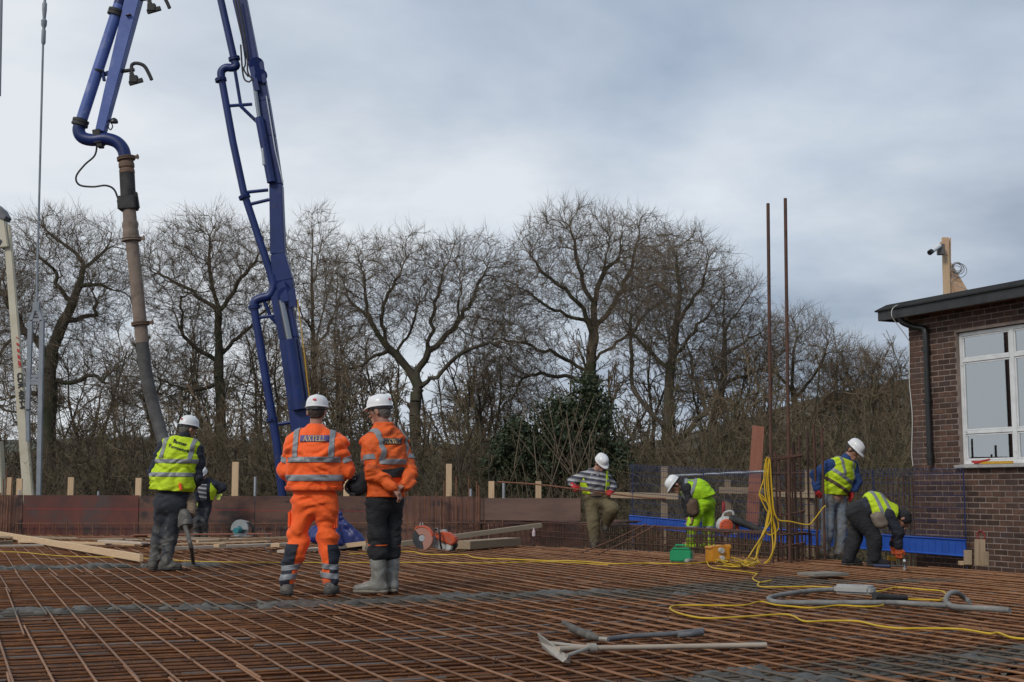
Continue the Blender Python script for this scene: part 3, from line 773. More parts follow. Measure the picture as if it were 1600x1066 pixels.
# casements set in each light, then glass
cs = MB(); gl = []
for i in range(NBAY):
    x0 = sW + bay * i + (.052 if i == 0 else .037); x1 = sW + bay * (i + 1) - .037
    for k, (za, zb_) in enumerate(((zW0 + .057, zT0 - .024), (zT0 + .024, zT1 - .024), (zT1 + .024, zW1 - .047))):
        t_ = .022
        for (a, b2, c, d_) in ((x0, x1, za, za + t_), (x0, x1, zb_ - t_, zb_), (x0, x0 + t_, za + t_, zb_ - t_), (x1 - t_, x1, za + t_, zb_ - t_)):
            lb(cs, a + .0015, b2 - .0015, .068, .098, c + .0015, d_ - .0015)
        gl.append((x0 + t_, x1 - t_, za + t_, zb_ - t_))
cs.build('casement', m_white, wobj)
def glass_material():
    b = NB('window_glass'); p = b.n('ShaderNodeBsdfGlossy'); p.inputs['Roughness'].default_value = 0.02; p.inputs['Color'].default_value = (.85, .9, .92, 1)
    t = b.n('ShaderNodeBsdfTransparent'); t.inputs['Color'].default_value = (.62, .68, .68, 1)
    fz = b.n('ShaderNodeFresnel'); fz.inputs['IOR'].default_value = 1.9
    m = b.n('ShaderNodeMixShader'); f = b.math('ADD', b.math('MULTIPLY', fz.outputs[0], 1.2), 0.32, True)
    b.l(f, m.inputs[0]); b.l(t.outputs[0], m.inputs[1]); b.l(p.outputs[0], m.inputs[2]); b.l(m.outputs[0], b.out.inputs[0]); return b.m
m_glass = glass_material()
for (a, b2, c, d_) in gl:
    g = MB(); lb(g, a, b2, .080, .086, c, d_); o = g.build('pane', m_glass, wobj)
s_ = MB(); s_.prism([(sW - .05, -.075, zW0 - .05), (sW - .05, .05, zW0 - .05), (sW - .05, .052, zW0 - .001), (sW - .05, -.075, zW0 - .012)], (sE - sW + .1, 0, 0)); s_.build('sill', m_sill, wobj, bevel=.003)
# room behind the glass
m_room = M('room_wall', (0.34, 0.32, 0.25), (0.28, 0.27, 0.22), 1.5, 0.9)
rm = MB(); lb(rm, .25, LX - .25, 1.9, 1.95, BASE + .2, SOF); lb(rm, .25, LX - .25, .25, 1.9, .55, .6); lb(rm, .25, .3, .25, 1.9, .6, SOF); rm.build('interior', m_room, bld)
rm = MB(); lb(rm, sW + .70, sW + .73, .14, .165, zW0, zT0 + .1); rm.build('blue_stanchion', M('blue_stanchion', (.03, .22, .36), None, rough=.5), bld)
rm = MB(); lb(rm, sW + .05, sW + bay * 2, .17, .18, zW0 + .02, zT0 - .02); rm.build('blind', M('blind', (.62, .57, .43), (.54, .50, .40), 2, .9), bld)
# roof: soffit, fascia, felt with a chamfered kerb
OX, OY = .30, .30
x0, x1, y0, y1 = -OX, LX + .4, -OY, 6.4
k_ = MB(); lb(k_, x0 + .03, x1, y0 + .03, y1, SOF, SOF + .03); k_.build('soffit', m_soffit, bld)
k_ = MB(); lb(k_, x0, x1, y0, y0 + .028, SOF - .03, SOF + .10); lb(k_, x0, x0 + .028, y0 + .029, y1, SOF - .03, SOF + .10); k_.build('fascia', m_fascia, bld, bevel=.004)
k_ = MB(); Z1 = SOF + .102
def ring(i, z): return [(x0 - .03 + i, y0 - .03 + i, z), (x1, y0 - .03 + i, z), (x1, y1, z), (x0 - .03 + i, y1, z)]
vs_ = ring(0, Z1) + ring(0, Z1 + .02) + ring(.12, Z1 + .10) + ring(.5, Z1 + .12); fs_ = [(3, 2, 1, 0)]
for l_ in range(3): fs_ += [(l_ * 4 + i, l_ * 4 + (i + 1) % 4, l_ * 4 + 4 + (i + 1) % 4, l_ * 4 + 4 + i) for i in range(4)]
fs_.append((12, 13, 14, 15)); k_.add(vs_, fs_); k_.build('roof', m_felt, bld)
k_ = MB(); k_.tube(smooth_path([(.10, -OY + .06, SOF + .02), (.11, -.22, SOF - .08), (.22, -.10, SOF - .16), (.38, -.07, SOF - .20), (.41, -.07, SOF - .34), (.41, -.07, 2.6), (.41, -.07, 1.30)], 5), .042, 12)
for z in (2.9, 2.2, 1.42): k_.cyl((.41, -.07, z - .03), (.41, -.07, z + .03), .052, 12)
k_.build('downpipe', m_black, bld, True)
k_ = MB(); k_.tube(smooth_path([(.9, .5, Z1 + .13), (.4, -.05, Z1 + .125), (.1, -.26, Z1 + .06), (.06, -.345, Z1 - .01), (.05, -.345, SOF + .0), (.04, -.30, SOF - .05), (.03, -.06, SOF - .3), (.02, -.02, 3.0), (.0, -.025, 2.5), (.03, -.02, 2.0), (.0, -.025, 1.5), (.01, -.02, 1.3)], 8), .006, 6)
k_.build('white_cable', M('white_flex', (.6, .6, .58), None, rough=.6), bld, True)
# tools lying on the sill
def bp(x, y, z):
    a = math.atan2(WF.y, WF.x); return C0 + Vector((math.cos(a) * x - math.sin(a) * y, math.sin(a) * x + math.cos(a) * y, z))
m_yel = M('yellow_paint', (0.60, 0.33, 0.02), (0.50, 0.27, 0.02), 9, 0.5)
m_ = MB(); m_.beam(bp(sW + .40, -.035, zW0 + .012), bp(sW + .95, -.03, zW0 + .012), .025, .035); tag(m_.build('spirit_level', m_yel, None, bevel=.003), 'yellow spirit level lying on the white window sill', 'level')
m_ = MB(); m_.tube([bp(sW + .30, -.045, zW0 + .015), bp(sW + .36, -.04, zW0 + .02), bp(sW + .56, -.03, zW0 + .055)], [.016, .02, .012], 8); m_.box(bp(sW + .34, -.04, zW0 + .03), (.16, .03, .03), (WF, Vector((-WF.y, WF.x, 0)), Vector((0, 0, 1)))); tag(m_.build('hand_tool', m_redcap, None, True), 'red handled tool on the window sill left of the yellow level', 'tool')
# camera mast on the roof
RZ = Z1 + .12
mast = thing('camera_mast', 'pale timber mast with plywood brace holding a security camera on the roof', 'mast', bp(1.0, 1.3, RZ))
dm = (C0 + WF * 1.0).y + 1.2
T0, T1 = P(1479.5, 462, dm), P(1477, 373, dm)
def mbeam(nm, a, b, w, h, mt): plank(nm, None, None, a, b, w, h, mt, parent=mast)
m_ply_new = M('new_plywood', (0.52, 0.33, 0.20), (0.60, 0.40, 0.26), 4, 0.7, 0.05, 30)
mbeam('post', T0, T1 + (T1 - T0) * .02, .095, .05, m_pine)
m_ = MB(); yv = Vector((0, .02, 0))
m_.prism([P(x, y, dm + .03) for x, y in ((1482, 374), (1486, 371), (1486, 410), (1513, 455), (1484, 462))], yv); m_.build('plywood_brace', m_ply_new, mast)
m_ = MB(); m_.prism([P(x, y, dm - .03) for x, y in ((1466, 381), (1476, 374), (1483, 374), (1482, 400), (1470, 396))], yv * 1.0); m_.build('top_gusset', m_ply_new, mast)
m_ = MB(); m_.box(P(1470, 390, dm - .12), (.10, .08, .16)); m_.build('junction_box', M('grey_box', (.12, .11, .10), None, rough=.5), mast, bevel=.006)
m_ = MB(); ca, cb = P(1468, 384, dm - .16), P(1454, 394, dm - .30); m_.cyl(ca, cb, .035, 14); m_.cyl(P(1474, 386, dm - .1), ca, .016, 10); cam_body = m_.build('security_camera', m_white, mast, True)
m_ = MB(); dv = (cb - ca).normalized(); m_.cyl(cb - dv * .03, cb + dv * .03, .038, 14); m_.build('lens_hood', m_black, cam_body, True)
m_ = MB()
for i in range(6):
    c = P(1496 + random.uniform(-2, 2), 421 + random.uniform(-3, 3), dm - .02); rr_ = random.uniform(.06, .13)
    m_.tube([c + Vector((math.cos(t) * rr_, -.02 * i * .3, math.sin(t) * rr_ * .9)) for t in np.linspace(0, 6.4, 18)], .005, 5)
m_.tube(smooth_path([P(1497, 425, dm - .03), P(1487, 441, dm - .1), bp(.9, .5, Z1 + .135)], 5), .005, 5)
m_.build('cable_coil', M('grey_flex', (.22, .22, .21), None, rough=.6), mast, True)
# small timbers at the foot of the wall
def off_(px, py, d): return P(px, py, d)
plank('timber_block', 'pale upright timber stub standing at the foot of the brick wall', 'timber', P(1531, 884, 16.55), P(1531, 843, 16.55), .105, .1, m_pine_old)
plank('timber_block', 'short timber block leaning left of the upright stub by the brick wall', 'timber', P(1513, 884, 16.75), P(1513, 861, 16.8), .1, .1, m_pine_old)
plank('timber_block', 'small flat timber offcut lying at the end of the blue toe board', 'timber', P(1499, 880, 16.9), P(1508, 880, 16.9), .1, .05, m_pine)
plank('timber_block', 'thin timber peg right of the upright stub by the brick wall', 'timber', P(1541, 884, 16.4), P(1541, 862, 16.4), .05, .05, m_pine_old)
m_ = MB(); c = fs(1534, 838)
pts = [(c[0] + math.cos(t) * .065, -.014, c[1] + math.sin(t) * .07) for t in np.linspace(-.6, 3.75, 14)]
m_.tube(pts, .007, 5); m_.build('red_paint_mark', M('red_spray', (.32, .03, .035), None, rough=.9), bld)

# ------------------------------------------------------------------ trees
m_bark = M('bark', (0.055, 0.044, 0.030), (0.100, 0.083, 0.058), 1.6, 0.95, 0.8, 9, dirt=((0.055, 0.060, 0.030), 0.8, 0.5, 0.62))
m_twig = M('twigs', (0.115, 0.085, 0.055), (0.180, 0.138, 0.093), 0.7, 0.95)
m_twig_warm = M('warm_twigs', (0.125, 0.086, 0.048), (0.170, 0.126, 0.076), 0.7, 0.95)
def tree(label, d, limbs, crowns, nattr, seed, base_r, group='bare trees beyond the site', twig=1.0, mt=None, tip=0.0062, step=.25, gz=GZ, depth=1.0):
    rg = np.random.default_rng(seed); pos = []; par = []; kd_pts = []
    m1 = d / F
    for li, L in enumerate(limbs):
        yo0 = 0; pts = []
        wob = rg.uniform(-1, 1) * (0 if li == 0 else 1) * depth
        for i, (px, py) in enumerate(L):
            q = P(px, py, d); t = i / max(1, len(L) - 1)
            pts.append(np.array(q) + np.array([0, wob * t * m1 * 75, 0]))
        if li == 0:
            g = pts[0].copy(); g[2] = gz; pts.insert(0, g); parent = -1
        else:
            arr = np.array(pos); k = int(((arr[:, [0, 2]] - pts[0][[0, 2]]) ** 2).sum(1).argmin()); parent = k; pts[0] = arr[k]
        sp = [np.array(v) for v in smooth_path([Vector(v) for v in pts], 6)]
        acc = sp[0]; start = True
        for v in sp:
            if start and li == 0: pos.append(v); par.append(-1); parent = 0; start = False; last = v; continue
            if np.linalg.norm(v - pos[parent]) >= step * .9:
                jit = rg.normal(0, .05, 3) * (1 if li else .4)
                pos.append(v + jit); par.append(parent); parent = len(pos) - 1
    # attraction points
    at = []
    for (cx, cy, rx, ry, w) in crowns:
        n = int(nattr * w * 1.5); u = rg.normal(size=(n, 3)); u /= np.linalg.norm(u, axis=1, keepdims=True); u *= rg.uniform(.12, 1, (n, 1)) ** .45
        c = np.array(P(cx, cy, d)); at.append(c + u * np.array([rx * m1, min(rx, ry) * m1 * 1.0, ry * m1]))
    at = np.concatenate(at); alive = np.ones(len(at), bool)
    D_in, D_k = 2.6, step * 1.15
    near_d = np.full(len(at), 1e9); near_i = np.zeros(len(at), int); new0 = 0
    for it in range(80):
        N = np.array(pos[new0:])
        if len(N) == 0: break
        for s in range(0, len(N), 400):
            blk = N[s:s + 400]; dd = ((at[:, None] - blk[None]) ** 2).sum(2); j = dd.argmin(1); dm_ = dd[np.arange(len(at)), j]
            b = dm_ < near_d; near_d[b] = dm_[b]; near_i[b] = j[b] + s + new0
        alive &= near_d > D_k ** 2
        use = alive & (near_d < (D_in * (1 if it > 3 else 2)) ** 2)
        if not use.any(): break
        new0 = len(pos); P_ = np.array(pos); idx = near_i[use]
        v = at[use] - P_[idx]; v /= np.linalg.norm(v, axis=1, keepdims=True)
        acc = np.zeros((len(pos), 3)); np.add.at(acc, idx, v); has = np.unique(idx)
        for k in has:
            a = acc[k]; pk = par[k]
            if pk >= 0:
                q = P_[k] - P_[pk]; a = a / (np.linalg.norm(a) + 1e-6) + 1.0 * q / (np.linalg.norm(q) + 1e-6)
            a = a / (np.linalg.norm(a) + 1e-6) + rg.normal(0, .26, 3) + np.array([0, 0, .08])
            pos.append(P_[k] + a / np.linalg.norm(a) * step); par.append(int(k))
    pos_ = np.array(pos); par_ = np.array(par); n = len(pos_)
    cnt = np.zeros(n); child = np.zeros(n, bool); child[par_[par_ >= 0]] = True
    cnt[~child] = 1
    for k in range(n - 1, 0, -1): cnt[par_[k]] += cnt[k]
    alpha = math.log(base_r / tip) / math.log(max(cnt[0], 3)); rad = tip * np.maximum(cnt, 1) ** alpha
    k = np.arange(1, n); A = pos_[par_[k]]; B = pos_[k]; ra = np.minimum(rad[par_[k]], rad[k] * 1.5); rb = rad[k]
    thick = rb > .045
    root = thing('bare_tree', label, 'tree', (pos_[0][0], pos_[0][1], gz), group)
    V, Fc = seg_tubes(A[thick], B[thick] + (B[thick] - A[thick]) * .04, ra[thick], rb[thick], 8); np_obj('trunk', V, Fc, m_bark, root)
    # twigs
    src = np.where(rad < .030)[0]
    dirs = pos_[src] - pos_[np.maximum(par_[src], 0)]; dirs /= np.linalg.norm(dirs, axis=1, keepdims=True) + 1e-9
    tA, tB, tr0, tr1 = [A[~thick]], [B[~thick]], [ra[~thick]], [rb[~thick]]; cA, cB, cr_ = [], [], []
    ctr = at.mean(0)
    for rep in range(2):
        o = pos_[src] - (dirs * step) * rg.uniform(0, 1, (len(src), 1)); outw = pos_[src] - ctr; outw /= np.linalg.norm(outw, axis=1, keepdims=True) + 1e-6
        dv = dirs * .75 + rg.normal(0, .5, (len(src), 3)) + outw * .25 + np.array([0, 0, .25])
        dv /= np.linalg.norm(dv, axis=1, keepdims=True); ln = rg.uniform(.22, .62, (len(src), 1)) * twig
        e = o + dv * ln; tA.append(o); tB.append(e); tr0.append(np.full(len(src), .0058)); tr1.append(np.full(len(src), .0042))
        for s2 in range(3 if rep == 0 else 2):
            d2 = dv + rg.normal(0, .42, dv.shape) + np.array([0, 0, .15]); d2 /= np.linalg.norm(d2, axis=1, keepdims=True)
            st = e if s2 == 0 else o + dv * ln * rg.uniform(.3, .8, (len(src), 1)); l2 = ln * rg.uniform(.6, 1.1, ln.shape); cA.append(st); cB.append(st + d2 * l2); cr_.append(np.full(len(src), .0047))
    V, Fc = merged([seg_tubes(np.concatenate(tA), np.concatenate(tB), np.concatenate(tr0), np.concatenate(tr1), 3), seg_cones(np.concatenate(cA), np.concatenate(cB), np.concatenate(cr_))]); np_obj('crown', V, Fc, mt or m_twig, root, False)
    TREE_N.append((label[:30], n, len(V) // 3))
    return root
TREE_N = []
# big trees, limbs traced and carried into depth
tree('gnarled bare oak with heavy crooked limbs left of the hanging hose', 52, [
    [(73, 760), (75, 628), (80, 559), (97, 507), (116, 468), (129, 429), (125, 403), (95, 378), (69, 356), (65, 330)],
    [(80, 562), (52, 524), (30, 490), (18, 440)], [(84, 604), (121, 598), (147, 587), (172, 598), (194, 609)], [(172, 598), (185, 567), (216, 550)],
    [(84, 695), (142, 690), (185, 675), (207, 660)], [(72, 619), (26, 615), (-10, 621)], [(125, 452), (160, 447), (185, 458)], [(114, 470), (91, 447), (92, 430), (66, 400)],
    [(108, 505), (130, 490), (135, 462)], [(70, 740), (120, 720), (180, 715)], [(20, 470), (-10, 440), (-20, 400)], [(129, 420), (160, 385), (170, 350)]],
    [(95, 440, 132, 112, .7), (60, 560, 120, 90, .25), (170, 600, 60, 60, .08), (150, 690, 90, 40, .07)], 4200, 11, .36, depth=1.0)
tree('tall bare tree with spreading crown behind the hanging hose', 56, [
    [(347, 770), (345, 637), (341, 568), (341, 486), (330, 442), (328, 378), (341, 340)], [(341, 562), (300, 540), (275, 510), (262, 485), (250, 450)], [(341, 555), (375, 524), (397, 503), (425, 465)],
    [(341, 490), (293, 451), (259, 434), (233, 416)], [(341, 488), (375, 442), (405, 403), (414, 365)], [(275, 512), (278, 470), (285, 450)], [(343, 600), (300, 610), (262, 600)]],
    [(325, 440, 118, 112, .75), (390, 450, 75, 100, .35), (290, 590, 90, 60, .12)], 4200, 12, .22)
tree('slender bare tree with upright twigs right of the blue boom', 58, [
    [(500, 770), (492, 600), (487, 450), (489, 335)], [(490, 560), (520, 500), (532, 420)], [(489, 520), (465, 470), (455, 400)], [(488, 450), (505, 400), (508, 340)]],
    [(490, 460, 62, 135, .8), (500, 580, 70, 70, .25)], 2000, 13, .13)
tree('broad bare oak with forked trunk behind the two orange workers', 54, [
    [(652, 770), (649, 688), (649, 619), (653, 598), (623, 559), (597, 533), (575, 486), (566, 421), (554, 386)],
    [(592, 566), (549, 580), (515, 593)], [(653, 598), (666, 555), (692, 529), (726, 486), (748, 442), (761, 399)], [(653, 600), (692, 580), (726, 555), (761, 542), (800, 545)],
    [(597, 533), (601, 481), (631, 429), (636, 386)], [(670, 552), (679, 481), (692, 421), (709, 378)], [(580, 500), (540, 460), (525, 420)], [(620, 545), (650, 500), (660, 450)],
    [(710, 505), (720, 440), (712, 400)], [(649, 640), (622, 620), (620, 580), (610, 550)]],
    [(590, 462, 112, 92, .5), (722, 465, 112, 100, .55), (790, 545, 70, 62, .2), (540, 565, 80, 60, .18), (650, 420, 60, 55, .15)], 5400, 14, .24)
tree('tallest bare tree with dense rounded crown above the dark ivy', 56, [
    [(915, 770), (922, 598), (927, 524), (929, 473), (946, 412), (953, 365)], [(927, 524), (897, 468), (853, 434), (823, 399)], [(914, 510), (866, 486), (823, 460), (793, 442)],
    [(916, 585), (866, 555), (823, 542), (780, 533)], [(916, 590), (845, 585), (806, 602), (780, 615)], [(929, 516), (961, 473), (987, 412), (996, 352)], [(928, 480), (905, 420), (890, 360)],
    [(940, 430), (970, 390), (975, 345)], [(925, 560), (970, 530), (1005, 500)]],
    [(900, 412, 112, 95, .55), (990, 430, 102, 98, .45), (820, 500, 70, 95, .22), (810, 590, 70, 55, .12)], 5200, 15, .27)
tree('bare tree with ivy greened trunk right of the tallest tree', 53, [
    [(1046, 770), (1043, 667), (1048, 576), (1061, 473), (1056, 396)], [(1043, 660), (991, 602), (991, 507), (983, 451)], [(1048, 576), (1013, 546), (974, 494)], [(1044, 710), (1099, 645), (1138, 576), (1168, 560)],
    [(1058, 500), (1090, 450), (1095, 400)], [(1052, 550), (1090, 510), (1120, 470)], [(1100, 645), (1090, 590), (1085, 540)]],
    [(1060, 465, 98, 108, .6), (1000, 500, 70, 90, .3), (1090, 540, 75, 90, .35)], 4600, 16, .25)
tree('leaning bare tree left of the two tall steel bars', 57, [
    [(1090, 770), (1105, 690), (1130, 600), (1134, 516), (1155, 486), (1185, 440)], [(1134, 560), (1170, 530), (1200, 515)], [(1130, 600), (1175, 585), (1215, 575)], [(1136, 516), (1130, 470), (1140, 440)]],
    [(1155, 478, 45, 58, .3), (1175, 540, 62, 60, .4), (1150, 600, 75, 50, .25)], 3000, 17, .18, mt=m_twig_warm)
tree('rounded bare tree behind the two tall steel bars', 60, [
    [(1245, 770), (1242, 650), (1238, 580), (1245, 520)], [(1240, 620), (1275, 580), (1290, 540)], [(1240, 610), (1210, 570), (1200, 530)], [(1275, 663), (1313, 629), (1350, 610), (1388, 597)], [(1240, 700), (1275, 663), (1300, 600)]],
    [(1245, 555, 72, 72, .5), (1310, 590, 75, 62, .4)], 3600, 18, .17, mt=m_twig_warm)
tree('low bare tree nearest the brick building corner', 62, [
    [(1380, 770), (1370, 660), (1362, 600), (1372, 555)], [(1365, 640), (1395, 600), (1408, 570)], [(1366, 640), (1335, 605), (1325, 570)]],
    [(1375, 590, 60, 45, .6), (1335, 590, 50, 55, .3), (1420, 600, 40, 45, .2)], 2400, 19, .13, mt=m_twig_warm)
tree('pale bare tree at the far left edge behind the cream boom', 60, [
    [(-30, 770), (-25, 600), (-10, 500), (5, 430)], [(-22, 580), (15, 540), (35, 500)], [(-25, 620), (20, 640), (50, 650)]],
    [(-10, 480, 75, 90, .6), (25, 620, 70, 70, .3)], 2400, 20, .17)
tree('small bare tree filling the gap between hose and boom', 66, [
    [(235, 770), (238, 660), (225, 600), (215, 560)], [(236, 650), (255, 600), (270, 570)]], [(235, 600, 75, 80, .6)], 1800, 22, .11)
tree('small bare tree low behind the blue boom', 64, [
    [(440, 770), (436, 660), (430, 590), (432, 540)], [(436, 650), (465, 600), (480, 560)], [(436, 660), (405, 620), (395, 580)]], [(437, 600, 80, 90, .7)], 2000, 23, .11)
tree('small bare tree low between the oak and the tallest tree', 66, [
    [(770, 770), (765, 680), (772, 620), (765, 590)], [(766, 670), (740, 630), (728, 600)], [(768, 660), (800, 620), (815, 600)]], [(768, 630, 80, 70, .7)], 1800, 24, .11)

# ------------------------------------------------------------------ ivy thicket, scrub
def leaf_cloud(C, size, seed):
    r = np.random.default_rng(seed); n = len(C); a = r.normal(size=(n, 3)); a /= np.linalg.norm(a, axis=1, keepdims=True); b = np.cross(a, r.normal(size=(n, 3))); b /= np.linalg.norm(b, axis=1, keepdims=True)
    s = size * r.uniform(.6, 1.4, (n, 1)); V = np.stack([C - a * s, C + b * s * .55, C + a * s, C - b * s * .55], 1).reshape(-1, 3)
    return V, (np.arange(n) * 4)[:, None] + np.arange(4)[None]
m_ivy = M('ivy_leaf', (0.020, 0.034, 0.013), (0.070, 0.088, 0.036), 2.6, 0.65, contrast=(.3, .7))
r = np.random.default_rng(77); cl = []; bush = thing('ivy_thicket', 'dark evergreen ivy thicket under the tallest tree', 'bush', (P(870, 700, 43).x, 43, GZ))
for (cx, cy, rx, ry, n) in ((872, 668, 40, 45, 22), (838, 700, 62, 48, 36), (905, 690, 52, 62, 36), (805, 722, 48, 40, 24), (920, 628, 20, 48, 16), (862, 735, 95, 45, 40), (935, 690, 26, 70, 18), (820, 672, 30, 28, 9), (952, 730, 40, 36, 12)):
    for i in range(n):
        u = r.normal(size=3); u /= np.linalg.norm(u); u *= r.uniform(.3, 1) ** .4; c = np.array(P(cx, cy, 43)) + u * np.array([rx * 43 / F, rx * 36 / F, ry * 43 / F])
        q = r.normal(size=(150, 3)); q /= np.linalg.norm(q, axis=1, keepdims=True); cl.append(c + q * r.uniform(.2, 1, (150, 1)) ** .5 * r.uniform(.22, .62))
V, Fc = leaf_cloud(np.concatenate(cl), .062, 5); np_obj('foliage', V, Fc, m_ivy, bush, False)
A, B = [], []
for i in range(120):
    b0 = np.array(P(r.uniform(790, 950), 770, 43 + r.uniform(-1.4, 1.2))); b0[2] = GZ; top = np.array(P(r.uniform(790, 950), r.uniform(610, 740), b0[1])); mid = (b0 + top) / 2 + r.normal(0, .4, 3); A += [b0, mid]; B += [mid, top]
V, Fc = seg_tubes(A, B, [.022] * len(A), [.014] * len(A), 4); np_obj('stems', V, Fc, m_twig, bush)

def scrub(label, n, pxr, d0, d1, hfun, seed, mat, rad=.010, name='scrub', dens_leaf=0, leafmat=None):
    r = np.random.default_rng(seed); px = r.uniform(pxr[0], pxr[1], n); d = d0 + (d1 - d0) * r.uniform(0, 1, n); x = (px - CX) / F * d
    h = np.array([hfun(p) for p in px]); top = EYE + (HOR - h) / F * d                                  # height of the scrub line
    H = (top - GZ) * r.uniform(.35, 1.0, n) ** .8; p = np.stack([x, d, np.full(n, GZ)], 1)
    dv = r.normal(0, .35, (n, 3)) + np.array([0, 0, 1.0]); dv /= np.linalg.norm(dv, axis=1, keepdims=True); A, B, ra, rb = [], [], [], []; cA, cB, cr_ = [], [], []
    NS = 6
    for s in range(NS):
        l = (H / NS)[:, None] * r.uniform(.8, 1.25, (n, 1)); e = p + dv * l
        f0, f1 = rad * (1 - s / NS * .7), rad * (1 - (s + 1) / NS * .7)
        A.append(p); B.append(e); ra.append(np.full(n, f0)); rb.append(np.full(n, f1))
        if s >= 1:
            for rep in range(2 if s > 2 else 1):
                d2 = dv * .5 + r.normal(0, .7, (n, 3)) + np.array([0, 0, .1]); d2 /= np.linalg.norm(d2, axis=1, keepdims=True); l2 = r.uniform(.25, .8, (n, 1)); st = p + dv * l * r.uniform(0, 1, (n, 1))
                m2 = st + d2 * l2 * .5; e2 = m2 + (d2 + r.normal(0, .4, (n, 3))) * l2 * .5
                A += [st]; B += [m2]; ra += [np.full(n, rad * .5)]; rb += [np.full(n, rad * .42)]; cA.append(m2); cB.append(e2); cr_.append(np.full(n, rad * .42))
        p = e; dv = dv + r.normal(0, .28, (n, 3)) - np.array([0, 0, .05 * s]); dv /= np.linalg.norm(dv, axis=1, keepdims=True)
    V, Fc = merged([seg_tubes(np.concatenate(A), np.concatenate(B), np.concatenate(ra), np.concatenate(rb), 3), seg_cones(np.concatenate(cA), np.concatenate(cB), np.concatenate(cr_))])
    o = tag(np_obj(name, V, Fc, mat, None, False), label, 'scrub', kind='stuff')
    return o
hf = lambda p: np.interp(p, [-200, 0, 250, 450, 600, 760, 980, 1100, 1250, 1440], [622, 628, 630, 600, 625, 632, 648, 625, 620, 610])
m_scrub = M('scrub_twigs', (0.080, 0.060, 0.034), (0.140, 0.108, 0.066), 0.5, 0.95)
m_scrub2 = M('olive_scrub', (0.095, 0.074, 0.038), (0.158, 0.125, 0.066), 0.5, 0.95)
scrub('brown bramble and thorn covering the rising bank', 1900, (-300, 1560), 72, 118, lambda p: np.interp(p, [-1500, 0, 300, 520, 700, 900, 1050, 1150, 1250, 1350, 1430, 1600], [690, 692, 688, 684, 682, 686, 676, 652, 624, 601, 588, 566]), 65, m_scrub2, .030)
scrub('tangled brown scrub and saplings behind the formwork wall', 1150, (-250, 1000), 40, 54, hf, 61, m_scrub, .012)
scrub('tangled olive brown hedge behind the column and the brick corner', 1500, (950, 1650), 36, 56, hf, 62, m_scrub2, .011)
scrub('dense low bramble and twigs along the foot of the trees', 900, (-250, 1500), 34, 44, lambda p: hf(p) + 62 + 14 * math.sin(p * .03), 63, m_scrub, .009)

# ---- slender background trees: a few kinds built once, then copied as single trees
def branch_level(r, P0, D0, L0, nb, spread, lscale, seg, up, jit):
    """grow nb curved branches from points along each parent polyline"""
    out = []
    for pts in P0:
        n = len(pts)
        for b in range(nb):
            t = r.uniform(.22, 1.0) * (n - 1); i = min(int(t), n - 2); o = pts[i] + (pts[i + 1] - pts[i]) * (t - i); d = pts[i + 1] - pts[i]; L = np.linalg.norm(pts[-1] - pts[0]) * lscale * r.uniform(.5, 1.1) * (1.15 - .5 * t / (n - 1)); d = d / (np.linalg.norm(d) + 1e-9) + r.normal(0, spread, 3); d /= np.linalg.norm(d); q = [o]
            for k in range(seg): q.append(q[-1] + d * L / seg); d = d + r.normal(0, jit, 3) + np.array([0, 0, up]); d /= np.linalg.norm(d)
            out.append(q)
    return out
def poly_segs(polys, r0, r1):
    A, B, a, b = [], [], [], []
    for q in polys:
        n = len(q) - 1
        for k in range(n): A.append(q[k]); B.append(q[k + 1]); a.append(r0 + (r1 - r0) * k / n); b.append(r0 + (r1 - r0) * (k + 1) / n)
    return A, B, a, b
def slim_tree(name, label, loc, H, stems, spread0, seed, mt, group, nb=(11, 5, 5), trunk_r=.07):
    r = np.random.default_rng(seed); lv0 = []
    for s in range(stems):
        d = np.array([r.normal(0, spread0), r.normal(0, spread0), 1.0]); d /= np.linalg.norm(d); q = [np.array([r.normal(0, .12), r.normal(0, .12), 0.])]; L = H * r.uniform(.75, 1)
        for k in range(9): q.append(q[-1] + d * L / 9); d = d + r.normal(0, .11, 3) + np.array([0, 0, .08]); d /= np.linalg.norm(d)
        lv0.append(q)
    l1 = branch_level(r, lv0, None, 0, nb[0], .75, .36, 4, .12, .18); l2 = branch_level(r, l1, None, 0, nb[1], .7, .42, 2, .10, .2); l3 = branch_level(r, l2, None, 0, nb[2], .6, .6, 1, .1, .2)
    root = thing(name, label, 'tree' if name != 'thorn_bush' else 'bush', loc, group); off = np.array(loc)
    A, B, a, b = poly_segs(lv0, trunk_r, .018); V, Fc = seg_tubes(A, B, a, b, 6); np_obj('trunk', V + off, Fc, m_bark, root)
    S = [poly_segs(l1, .020, .010), poly_segs(l2, .010, .007)]; c = poly_segs(l3, .0065, 0)
    V, Fc = merged([seg_tubes(sum([x[0] for x in S], []), sum([x[1] for x in S], []), sum([x[2] for x in S], []), sum([x[3] for x in S], []), 3), seg_cones(c[0], c[1], c[2])]); np_obj('crown', V + off, Fc, mt, root, False); return root
kinds = [('slender forked bare tree', 3, .16, m_twig), ('bushy bare tree', 5, .34, m_twig_warm), ('thin upright bare tree', 1, .06, m_twig), ('low spreading bare tree', 4, .50, m_scrub2)]
protos = []; r = random.Random(31)
